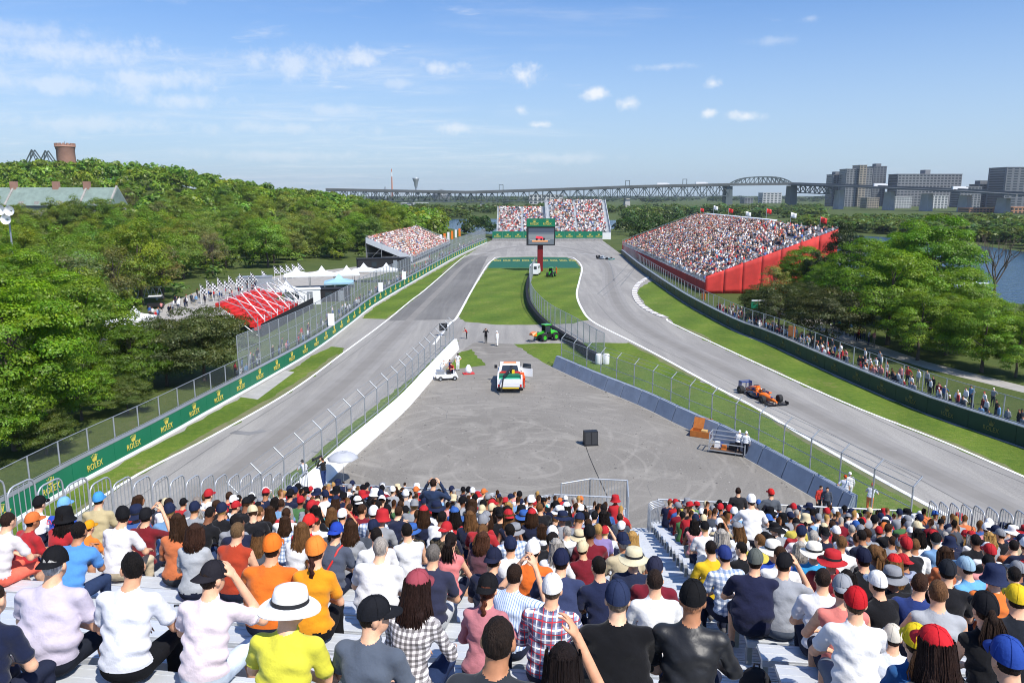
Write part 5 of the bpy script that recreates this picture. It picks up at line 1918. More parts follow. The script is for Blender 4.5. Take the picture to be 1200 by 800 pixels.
    return V, Fc, lab, hd, Rm


# cloth, skin and hair
M['skin'] = mat('skin', objcol='skin', rough=.55, var=.16, vscale=14, spec=.35)
M['shirt'] = mat('shirt_cotton', objcol=True, rough=.92, var=.11, vscale=6, bump=1.0, bscale=8, spec=.15, sheen=.15)
M['leather'] = mat('black_leather', (.016, .016, .017), .48, var=.2, vscale=9, bump=.6, bscale=7, spec=.5)
M['pants'] = mat('trouser_cloth', objcol='pants', rough=.9, var=.10, vscale=18, bump=.2, bscale=26, spec=.15)
M['hair'] = mat('hair', objcol='hair', rough=.68, var=.5, vscale=90, bump=.8, bscale=150, spec=.18)
for nd in list(M['hair'].node_tree.nodes):
    if nd.type == 'TEX_NOISE':
        mp = M['hair'].node_tree.nodes.new('ShaderNodeMapping'); mp.inputs['Scale'].default_value = (1, 1, .10)
        lk = nd.inputs['Vector'].links[0]; srcs = lk.from_socket
        M['hair'].node_tree.links.new(srcs, mp.inputs[0]); M['hair'].node_tree.links.new(mp.outputs[0], nd.inputs['Vector'])
M['shoe'] = mat('shoe', (.10, .10, .11), .7, var=.3, vscale=10)
M['eye'] = mat('eye', (.02, .015, .012), .2)
M['lip'] = mat('lip', (.32, .12, .10), .5)
M['hat'] = mat('hat_cloth', objcol=True, rough=.85, var=.05, vscale=20, bump=.2, bscale=60, spec=.15)


def cloth_pattern(name, kind, a, b, c=None, s=14.0):
    """Woven pattern in the garment's own coordinates (metres)."""
    m = bpy.data.materials.new(name); m.use_nodes = True
    n, l = m.node_tree.nodes, m.node_tree.links
    bs = n['Principled BSDF']; bs.inputs['Roughness'].default_value = .9; bs.inputs['Specular IOR Level'].default_value = .15
    tc = n.new('ShaderNodeTexCoord'); sp = n.new('ShaderNodeSeparateXYZ'); l.new(tc.outputs['Object'], sp.inputs[0])

    def band(out, sc, duty, ph=0.0):
        m1 = n.new('ShaderNodeMath'); m1.operation = 'MULTIPLY_ADD'; m1.inputs[1].default_value = sc; m1.inputs[2].default_value = ph + 50; l.new(out, m1.inputs[0])
        fr = n.new('ShaderNodeMath'); fr.operation = 'FRACT'; l.new(m1.outputs[0], fr.inputs[0])
        lt = n.new('ShaderNodeMath'); lt.operation = 'LESS_THAN'; lt.inputs[1].default_value = duty; l.new(fr.outputs[0], lt.inputs[0])
        return lt.outputs[0]

    def mix(f, A, B):
        x = n.new('ShaderNodeMix'); x.data_type = 'RGBA'
        l.new(f, x.inputs['Factor']) if not isinstance(f, float) else setattr(x.inputs['Factor'], 'default_value', f)
        for nm, q in (('A', A), ('B', B)):
            if isinstance(q, tuple): x.inputs[nm].default_value = (*q, 1)
            else: l.new(q, x.inputs[nm])
        return x.outputs['Result']

    def mul(x, k):
        q = n.new('ShaderNodeMath'); q.operation = 'MULTIPLY'; q.inputs[1].default_value = k; l.new(x, q.inputs[0]); return q.outputs[0]
    X, Z = sp.outputs[0], sp.outputs[2]
    if kind == 'check':
        col = mix(mul(band(X, s, .5), .6), a, b); col = mix(mul(band(Z, s, .5), .6), col, b)
    elif kind == 'plaid':
        col = mix(mul(band(X, s, .45), .55), a, b); col = mix(mul(band(Z, s, .45), .55), col, b)
        col = mix(mul(band(X, s, .14, .3), .9), col, (.85, .85, .85)); col = mix(mul(band(Z, s, .14, .3), .9), col, (.85, .85, .85))
        col = mix(mul(band(X, s, .1, .7), .9), col, c); col = mix(mul(band(Z, s, .1, .7), .9), col, c)
    elif kind == 'vstripe':
        col = mix(band(X, s, .3), a, b)
    elif kind == 'hstripe':
        col = mix(band(Z, s, .5), a, b)
    elif kind == 'halves':
        gt = n.new('ShaderNodeMath'); gt.operation = 'LESS_THAN'; gt.inputs[1].default_value = .82; l.new(Z, gt.inputs[0]); col = mix(gt.outputs[0], a, b)
    elif kind == 'dots':
        v = n.new('ShaderNodeTexVoronoi'); v.inputs['Scale'].default_value = s; l.new(tc.outputs['Object'], v.inputs['Vector'])
        lt = n.new('ShaderNodeMath'); lt.operation = 'LESS_THAN'; lt.inputs[1].default_value = .28; l.new(v.outputs['Distance'], lt.inputs[0]); col = mix(lt.outputs[0], a, b)
    else:   # camo
        t = n.new('ShaderNodeTexNoise'); t.inputs['Scale'].default_value = s; l.new(tc.outputs['Object'], t.inputs['Vector'])
        gt = n.new('ShaderNodeMath'); gt.operation = 'GREATER_THAN'; gt.inputs[1].default_value = .5; l.new(t.outputs[0], gt.inputs[0]); col = mix(gt.outputs[0], a, b)
    l.new(col, bs.inputs['Base Color'])
    nb = n.new('ShaderNodeTexNoise'); nb.inputs['Scale'].default_value = 20; l.new(tc.outputs['Object'], nb.inputs['Vector'])
    bp = n.new('ShaderNodeBump'); bp.inputs['Strength'].default_value = .3; bp.inputs['Distance'].default_value = .02
    l.new(nb.outputs[0], bp.inputs['Height']); l.new(bp.outputs[0], bs.inputs['Normal'])
    return m


PAT = {'check': cloth_pattern('black_white_check', 'check', srgb('#f0eaea'), srgb('#1c1418'), s=26),
       'plaid': cloth_pattern('red_navy_plaid', 'plaid', srgb('#8d93b0'), srgb('#232a4c'), srgb('#c8363e'), s=12),
       'pinstripe': cloth_pattern('blue_pinstripe', 'vstripe', srgb('#cfdcf0'), srgb('#7f98c8'), s=45),
       'stripe': cloth_pattern('grey_band_stripe', 'hstripe', srgb('#8e96aa'), srgb('#4a5068'), s=13),
       'bluecheck': cloth_pattern('blue_white_check', 'check', srgb('#eef2f6'), srgb('#4d6f9e'), s=16),
       'halves': cloth_pattern('white_over_navy', 'halves', srgb('#f2f4f8'), srgb('#1d2136')),
       'dots': cloth_pattern('dotted_dark', 'dots', srgb('#23242c'), srgb('#a8acb8'), s=70),
       'camo': cloth_pattern('dark_camo', 'camo', srgb('#2a2620'), srgb('#4e4638'), s=24),
       'leather': M['leather']}
BODYM = [M['skin'], M['shirt'], M['pants'], M['hair'], M['shoe'], M['eye'], M['lip']]

POSES = {
    'tee': dict(lean=15, armL='lap', armR='lap', legs='long'),
    'lean': dict(lean=33, armL='elbow', armR='elbow', pitch=8, legs='long', spread=.16),
    'face': dict(lean=20, armL='knee', armR='face', legs='short', yaw=-25, spread=.15),
    'shorts': dict(lean=22, armL='knee', armR='knee', legs='short', stretch=.5),
    'tank': dict(lean=14, armL='knee', armR='lap', sleeve='tank', legs='short'),
    'long': dict(lean=14, armL='lap', armR='knee', sleeve='long', w=1.04, legs='long'),
    'heavy': dict(lean=17, armL='knee', armR='lap', w=1.14, belly=.028, legs='short', spread=.17),
    'fem': dict(lean=13, armL='lap', armR='lap', fem=True, w=.92, legs='long', spread=.08),
    'femlong': dict(lean=16, armL='lap', armR='knee', fem=True, sleeve='long', w=.95, legs='long', spread=.09),
    'femtank': dict(lean=14, armL='lap', armR='knee', fem=True, sleeve='tank', w=.92, legs='short', spread=.09),
    'phone': dict(lean=12, armL='phone', armR='phone', legs='long', pitch=2),
    'femphone': dict(lean=14, armL='lap', armR='phone', fem=True, sleeve='tank', w=.92, legs='short', spread=.09),
    'turn': dict(lean=17, armL='knee', armR='lap', legs='long', yaw=-52, stretch=.6),
    'yawr': dict(lean=19, armL='knee', armR='elbow' if False else 'knee', legs='long', yaw=-32, pitch=-2, spread=.15),
    'yawl': dict(lean=24, armL='lap', armR='lap', legs='short', yaw=30, pitch=-12, roll=4),
    'down': dict(lean=27, armL='lap', armR='lap', legs='long', pitch=-34, yaw=8),
    'femyaw': dict(lean=15, armL='lap', armR='knee', fem=True, w=.93, legs='short', yaw=35, spread=.09),
    'turnl': dict(lean=17, armL='lap', armR='knee', legs='long', yaw=40),
}
STAND = {
    'st': dict(stand=True, lean=3, armL='down', armR='down', sleeve='long'),
    'st_up': dict(stand=True, lean=2, armL='face', armR='face', sleeve='long'),
    'st_hip': dict(stand=True, lean=4, armL='hip', armR='down', sleeve='tee', yaw=20),
    'st_lean': dict(stand=True, lean=28, armL='fwd', armR='fwd', sleeve='tee'),
}
BODY = {}


def get_body(key, lod):
    k = (key, lod)
    if k not in BODY:
        pose = POSES.get(key) or STAND[key]
        V, F, lab, hd, Rm = body(pose, {0: .0098, 1: .019}[lod], True)
        BODY[k] = (np_mesh('person', V, F, BODYM, mi=lab, smooth=True), hd, Rm)
    return BODY[k]


# headwear and hair pieces in the head's own frame


def cap_mesh(seams=True):
    mb = MB()
    rings = []
    for i in range(8):
        t = i / 7 * math.pi / 2
        z = .012 + .118 * math.sin(t); k = max(math.cos(t) ** .8, .03)
        rings.append([Vector((.0855 * k * math.cos(q), .1065 * k * math.sin(q) - .006, z + .012 * math.sin(q) * (1 - i / 7))) for q in [2 * math.pi * j / 20 for j in range(20)]])
    mb.rings(rings, 0, caps=False)
    mb.ball((0, -.006, .131), (.010, .010, .006), 8, 4)
    n = 13
    inner, outer = [], []
    for j in range(n):
        q = R(25) + R(130) * j / (n - 1)
        inner.append(Vector((.089 * math.cos(q), .108 * math.sin(q) - .006, .026 + .010 * math.sin(q))))
        e = (1 - ((j - 6) / 6.0) ** 4)
        outer.append(Vector((.092 * math.cos(q), .108 * math.sin(q) - .006 + .078 * e, .030 - .016 * e - .022 * abs((j - 6) / 6) ** 2)))
    v = inner + outer + [p - Vector((0, 0, .004)) for p in inner + outer]
    f = [(j, n + j, n + j + 1, j + 1) for j in range(n - 1)] + [(2 * n + j, 2 * n + j + 1, 3 * n + j + 1, 3 * n + j) for j in range(n - 1)] + [(n + j, 3 * n + j, 3 * n + j + 1, n + j + 1) for j in range(n - 1)]
    mb.add(v, f, 0, True)
    for q in range(6 if seams else 0):      # panel seams
        a = q * math.pi / 3 + .1
        pts = [Vector((.0866 * math.cos(t) ** .8 * math.cos(a), .1076 * math.cos(t) ** .8 * math.sin(a) - .006, .013 + .1185 * math.sin(t) + .012 * math.sin(a) * (1 - t / 1.571))) for t in [k / 6 * 1.5 for k in range(7)]]
        mb.path(pts, .0016, 4)
    me = mb.mesh('cap', [M['hat']]); return me


def hat_mesh(brim, droop, wav):
    mb = MB()
    n = 28
    rings = []
    prof = [(brim, -droop), (brim * .8, -droop * .45), (.112, .022), (.108, .034), (.104, .075), (.094, .115), (.06, .128), (.004, .124)]
    for r_, z in prof:
        rings.append([Vector((r_ * .93 * math.cos(q), r_ * 1.05 * math.sin(q) - .005, z + (wav * math.cos(2 * q + .5) if r_ > .112 else 0))) for q in [2 * math.pi * j / n for j in range(n)]])
    mb.rings(rings, 0, caps=False)
    low = [[p - Vector((0, 0, .006)) for p in rings[i]] for i in (2, 1, 0)]
    mb.rings(low, 0, caps=False)
    mb.rings([low[2], rings[0]], 0, caps=False)
    return mb.mesh('sun_hat', [M['hat']])


def band_mesh():
    mb = MB(); n = 24
    mb.rings([[Vector((r_ * .945 * math.cos(q), r_ * 1.06 * math.sin(q) - .005, z)) for q in [2 * math.pi * j / n for j in range(n)]] for r_, z in ((.1125, .026), (.1085, .052))], 0, caps=False)
    return mb.mesh('hat_band', [M['dark']])


def hair_mesh(kind):
    f = Field()
    n = np.array((0, .80, -.6)); n /= np.linalg.norm(n)
    f.ell((0, -.014, .016), (.0785, .0975, .1045), HAIRM, .01, None, (n, .040))
    if kind == 'long':
        for i in range(2, 7):
            x = (i - 4) * .026
            d = -.05 - .055 * math.cos(i - 4) * .4
            f.cone((x * .9, -.055 + abs(x) * .35, .02), (x * 1.25, -.118 + abs(x) * .25, -.14), .036, .034, HAIRM, .02)
            f.cone((x * 1.25, -.118 + abs(x) * .25, -.14), (x * 1.1 + .006 * math.sin(i * 2.1), -.135 + abs(x) * .2, -.33 - .03 * math.sin(i * 1.7)), .034, .014, HAIRM, .016)
    elif kind == 'bob':
        for i in range(9):
            x = (i - 4) * .023
            f.cone((x * .9, -.05 + abs(x) * .4, .02), (x * 1.15, -.085 + abs(x) * .5, -.13), .038, .03, HAIRM, .02)
    elif kind == 'tail':
        f.cone((0, -.10, .03), (0, -.145, -.02), .026, .030, HAIRM, .01)
        f.cone((0, -.145, -.02), (.008, -.15, -.22), .032, .012, HAIRM, .02)
    else:   # braid
        for i in range(9):
            f.ell((.009 * (1 if i % 2 else -1), -.112 - .010 * i * (1 if i < 4 else .5), -.055 - .034 * i), (.026 - .001 * i, .022, .026), HAIRM, .008)
    V, F, L = f.surface(.009)
    if kind in ('long', 'bob', 'tail'):
        r = np.random.default_rng(3)
        mb = MB()
        Lh = {'long': .34, 'bob': .15, 'tail': .24}[kind]
        for i in range(330 if kind == 'long' else (240 if kind == 'bob' else 120)):
            if kind == 'tail':
                x = r.normal(0, .016); p0 = Vector((x, -.13 - abs(r.normal(0, .01)), -.005)); wide = .6
                pts = [p0, p0 + Vector((x * .6, -.02, -.07)), p0 + Vector((x * 1.2 + .01 * math.sin(i), -.03, -.15)), p0 + Vector((x * .9, -.02, -Lh * r.uniform(.8, 1.15)))]
            else:
                a = r.uniform(-2.0, 2.0)
                sx, sy = math.sin(a), -math.cos(a)
                rr = 1.0 + r.normal(0, .025)
                l_ = Lh * r.uniform(.75, 1.18)
                w_ = .016 * math.sin(i * 1.9)
                p0 = Vector((.088 * sx * rr, .100 * sy * rr - .015, .05 + .03 * r.random()))
                sp = 1.0 + .22 * min(1, l_ / .3)
                pts = [p0, Vector((.098 * sx * rr, min(.012, .112 * sy * rr - .03), -.06)), Vector((.105 * sp * sx * rr + w_, min(0, .118 * sy * rr - .045), -.06 - l_ * .5)), Vector((.095 * sp * sx * rr - w_, min(-.01, .105 * sy * rr - .055), -.06 - l_ * .8)), Vector((.085 * sp * sx * rr + w_, min(-.01, .095 * sy * rr - .055), -.06 - l_))]
            mb.path(pts, [.003, .0046, .0044, .0036, .0012] if len(pts) == 5 else [.006, .007, .006, .002], 4)
        vv = np.array(mb.v); ff = np.array([q for q in mb.f if len(q) == 4])
        F = np.concatenate([F, ff + len(V)]); V = np.concatenate([V, vv])
    return np_mesh('hair', V, F, [M['hair']], smooth=True)


CAPLOW = cap_mesh(False)
HATME = {'cap': cap_mesh(), 'sun': hat_mesh(.185, .012, .012), 'bucket': hat_mesh(.150, .045, .0)}
BAND = band_mesh()
HAIRME = {k: hair_mesh(k) for k in ('long', 'bob', 'tail', 'braid')}


def person(loc, heading, key='tee', lod=1, shirt='#888888', pat=None, pants='#23283a', skin=0, haircol='#2a1c14', hair=None, hat=None, hatcol='#ffffff',
           back=False, scale=1.0, label=None, group=None, bald=False, tilt=0.0):
    me, hd, Rm = get_body(key, lod)
    o = bpy.data.objects.new('person', me); link(o)
    o.location = loc; o.rotation_euler = (0, 0, heading); o.scale = (scale,) * 3
    o.color = (*[x * .80 for x in srgb(shirt)], 1)
    sk = SKIN[skin % len(SKIN)]
    o['skin'] = list(map(float, sk)); o['pants'] = list(map(float, srgb(pants))); o['hair'] = list(map(float, sk if bald else srgb(haircol)))
    if pat:
        sl = o.material_slots[SHIRTM]; sl.link = 'OBJECT'; sl.material = PAT[pat]
    props(o, label=label, cat='person', group=group)
    HM = Matrix.Translation(Vector(hd)) @ Matrix([list(r_) for r_ in Rm]).to_4x4()
    if hair:
        h = bpy.data.objects.new('hair', HAIRME[hair]); link(h, o); h.matrix_local = HM; h['hair'] = list(map(float, srgb(haircol)))
    if hat:
        h = bpy.data.objects.new({'cap': 'cap', 'sun': 'sun_hat', 'bucket': 'bucket_hat'}[hat], HATME[hat]); link(h, o)
        grow = 1.07 if hair else 1.02
        h.matrix_local = HM @ Matrix.Translation((0, 0, .004)) @ Euler((R(4 if hat == 'cap' else 0) + tilt, 0, math.pi if back else 0)).to_matrix().to_4x4() @ Matrix.Scale(grow, 4)
        h.color = (*[x * .9 for x in srgb(hatcol)], 1)
        if hat == 'sun':
            b = bpy.data.objects.new('hat_band', BAND); link(b, h)
    return o
# ------------------------------------------------------------------ the bleachers the photograph is taken from
SYAW = R(-7)                                  # the rows are turned a little against the view
SU = Vector((math.cos(SYAW), math.sin(SYAW), 0))      # along a row
SV = Vector((-math.sin(SYAW), math.cos(SYAW), 0))     # down the slope, towards the track
V0, PITCH_R, SLOPE, NROW = 3.4, .78, .36, 27
FLOOR0 = 14.94
ULEFT, URIGHT = -9.7, 9.7
AISLE = (.70, 1.58)


def row_v(r): return V0 + PITCH_R * r
def row_z(r): return FLOOR0 - SLOPE * row_v(r)
def S3(u, v, z): return SU * u + SV * v + Vector((0, 0, z))


def bleachers():
    root = empty('bleacher_stand', (0, 0, 0), SYAW, label='pale aluminium bleacher stand with stepped planks and benches full of spectators', cat='grandstand')
    segs = [(ULEFT, -4.9), (-4.88, 0.0), (.02, 4.86), (4.88, URIGHT)]
    for r in range(-6, NROW + 1):
        v, z = row_v(r), row_z(r)
        # three floor planks per row, ribbed
        for j in range(3):
            vc = v - .20 + .262 * j
            for a, b in segs:
                if r < 0 and (a < -5 or b > 5): continue
                mb = MB()
                mb.box(((a + b) / 2, vc, z - .02), (b - a - .012, .247, .04))
                for q in (-.09, -.03, .03, .09): mb.box(((a + b) / 2, vc + q, z + .003), (b - a - .012, .02, .006))
                mb.build('floor_plank', M['alu'], root)
        MB().box(((ULEFT + URIGHT) / 2, v - .345, z + .13), ((URIGHT - ULEFT) * (1 if r >= 0 else .5), .03, .17)).build('riser', M['alu'], root)
        if r < 0: continue
        # two-part bench with brackets
        for a, b in ((ULEFT + .1, -4.9), (-4.88, AISLE[0] - .05), (AISLE[1] + .05, 5.6), (5.62, URIGHT - .1)):
            mb = MB()
            mb.box(((a + b) / 2, v, z + .425), (b - a, .285, .045))
            for q in (-.11, 0, .11): mb.box(((a + b) / 2, v + q, z + .450), (b - a, .03, .005))
            mb.box(((a + b) / 2, v - .139, z + .40), (b - a, .012, .05))
            mb.build('bench', M['alu'], root)
            n = max(2, int((b - a) / 1.6))
            for i in range(n + 1):
                x = a + .06 + (b - a - .12) * i / n
                mb = MB(); mb.box((x, v + .02, z + .20), (.055, .10, .40)); mb.box((x, v, z + .385), (.07, .26, .03), mi=1)
                mb.build('bench_bracket', [M['steel'], M['dark']], root)
    # half steps in the aisle
    for r in range(0, NROW):
        v, z = row_v(r) - .26, row_z(r)
        MB().box(((AISLE[0] + AISLE[1]) / 2, v, z + .07), (AISLE[1] - AISLE[0], .26, .13)).build('aisle_step', M['alu'], root)
    # under-structure
    for u in (-9.4, -6, -3, 0, 3, 6, 9.4):
        mb = MB()
        mb.bar((u, row_v(-4), row_z(-4) - .25), (u, row_v(NROW), row_z(NROW) - .25), .12, .25)
        mb.build('stringer', M['scaff'], root)
        for v in range(2, 26, 5):
            z = FLOOR0 - SLOPE * v - .35
            MB().tube((u, v, 0), (u, v, z), .07, n=6).build('support_leg', M['scaff'], root)
    return root


bleachers()


def hoop_panel(w, h, bars, r=.021):
    mb = MB()
    k = .16
    pts = [(-w / 2, 0, 0), (-w / 2, 0, h - k)] + [(-w / 2 + k - k * math.cos(t), 0, h - k + k * math.sin(t)) for t in (R(30), R(60), R(90))]
    pts += [(w / 2 - k + k * math.sin(t), 0, h - k + k * math.cos(t)) for t in (R(0), R(30), R(60))] + [(w / 2, 0, h - k), (w / 2, 0, 0)]
    mb.path(pts, r, 7)
    mb.tube((-w / 2, 0, .12), (w / 2, 0, .12), r * .8, n=6)
    for i in range(1, bars + 1):
        x = -w / 2 + w * i / (bars + 1)
        mb.tube((x, 0, .12), (x, 0, h - .02), r * .55, n=5)
    return mb.mesh('hoop_panel', [M['steel_pale']])


M['steel_pale'] = mat('pale_galvanised_tube', (.52, .54, .56), .4, .5, var=.08, vscale=8)
HP = hoop_panel(.62, 1.60, 4, .017)


def guard(name, pts, label, turn=0.0):
    """A run of hooped guard panels; pts: list of (u, v, floor z)."""
    e = empty(name, S3(*pts[0]), SYAW, label=label, cat='railing')
    for u, v, z in pts:
        o = bpy.data.objects.new('hoop_panel', HP); link(o, e)
        o.location = (u - pts[0][0], v - pts[0][1], z - pts[0][2]); o.rotation_euler = (0, 0, turn)
    return e


guard('guard_rail', [(ULEFT - .12, 6.0 + .66 * i, FLOOR0 - SLOPE * (6.0 + .66 * i)) for i in range(27)], 'hooped metal guard rail down the tree side of the bleachers', R(90))
guard('guard_rail', [(URIGHT + .12, 9.0 + .66 * i, FLOOR0 - SLOPE * (9.0 + .66 * i)) for i in range(22)], 'hooped metal guard rail down the river side of the bleachers', R(90))
zf = row_z(NROW)
vf = row_v(NROW) + .35
for u0, lab in ((-3.7, 'short hooped rail at the front beside the treeward exit'), (-1.9, 'second short hooped rail beside the treeward exit'), (AISLE[1] + .25, 'hooped rail edging the foot of the central aisle'), (4.2, 'short hooped rail at the front beside the riverward exit')):
    guard('guard_rail', [(u0, vf - .1 - .30 * i, zf + .11 * i) for i in range(5)], lab, R(35)).scale = (1, 1, .68)
# front railing with balusters
fr = empty('front_railing', S3(ULEFT, vf, zf), SYAW, label='long low front railing with thin balusters at the foot of the bleachers', cat='railing')
for a, b in ((0, 5.7), (8.1, 10.2), (11.6, 14.0), (15.0, URIGHT - ULEFT)):
    mb = MB()
    for z in (.15, 1.1): mb.tube((a, 0, z), (b, 0, z), .03, n=6)
    n = int((b - a) / .14)
    for i in range(n + 1): mb.tube((a + (b - a) * i / n, 0, .15), (a + (b - a) * i / n, 0, 1.1), .011 if i % 12 else .028, n=5, caps=False)
    mb.build('rail_panel', M['steel_pale'], fr)
# the gate landing at the foot of the aisle
gt = empty('gate_landing', S3(.2, vf, zf), SYAW, label='caged landing with pale deck panels at the foot of the central aisle', cat='landing')
for a, b in ((-.6, .05), (.07, .72)):
    MB().box(((a + b) / 2, .7, .03), (b - a - .02, 1.6, .05)).build('deck_panel', M['alu'], gt)
for (p, q) in (((-.6, 1.5), (.72, 1.5)), ((.72, 1.5), (.72, -.1)), ((-.6, 1.5), (-1.6, .9))):
    mb = MB(); P, Q = Vector((*p, 0)), Vector((*q, 0))
    for z in (.1, 1.15): mb.tube(P + Vector((0, 0, z)), Q + Vector((0, 0, z)), .028, n=6)
    n = int((Q - P).length / .11)
    for i in range(n + 1):
        c = P.lerp(Q, i / n); mb.tube(c + Vector((0, 0, .1)), c + Vector((0, 0, 1.15)), .010 if 0 < i < n else .03, n=5, caps=False)
    mb.build('cage_panel', M['steel_pale'], gt)

# ------------------------------------------------------------------ spectators in the bleachers
HEADZ = 1.19


def u_for_px(px, r):
    u = 0.0
    for _ in range(30):
        p = S3(u, row_v(r), row_z(r) + HEADZ)
        x, y = to_pix(p)
        u += (px - x) / (FPX / max(1.5, row_v(r)))
    return u


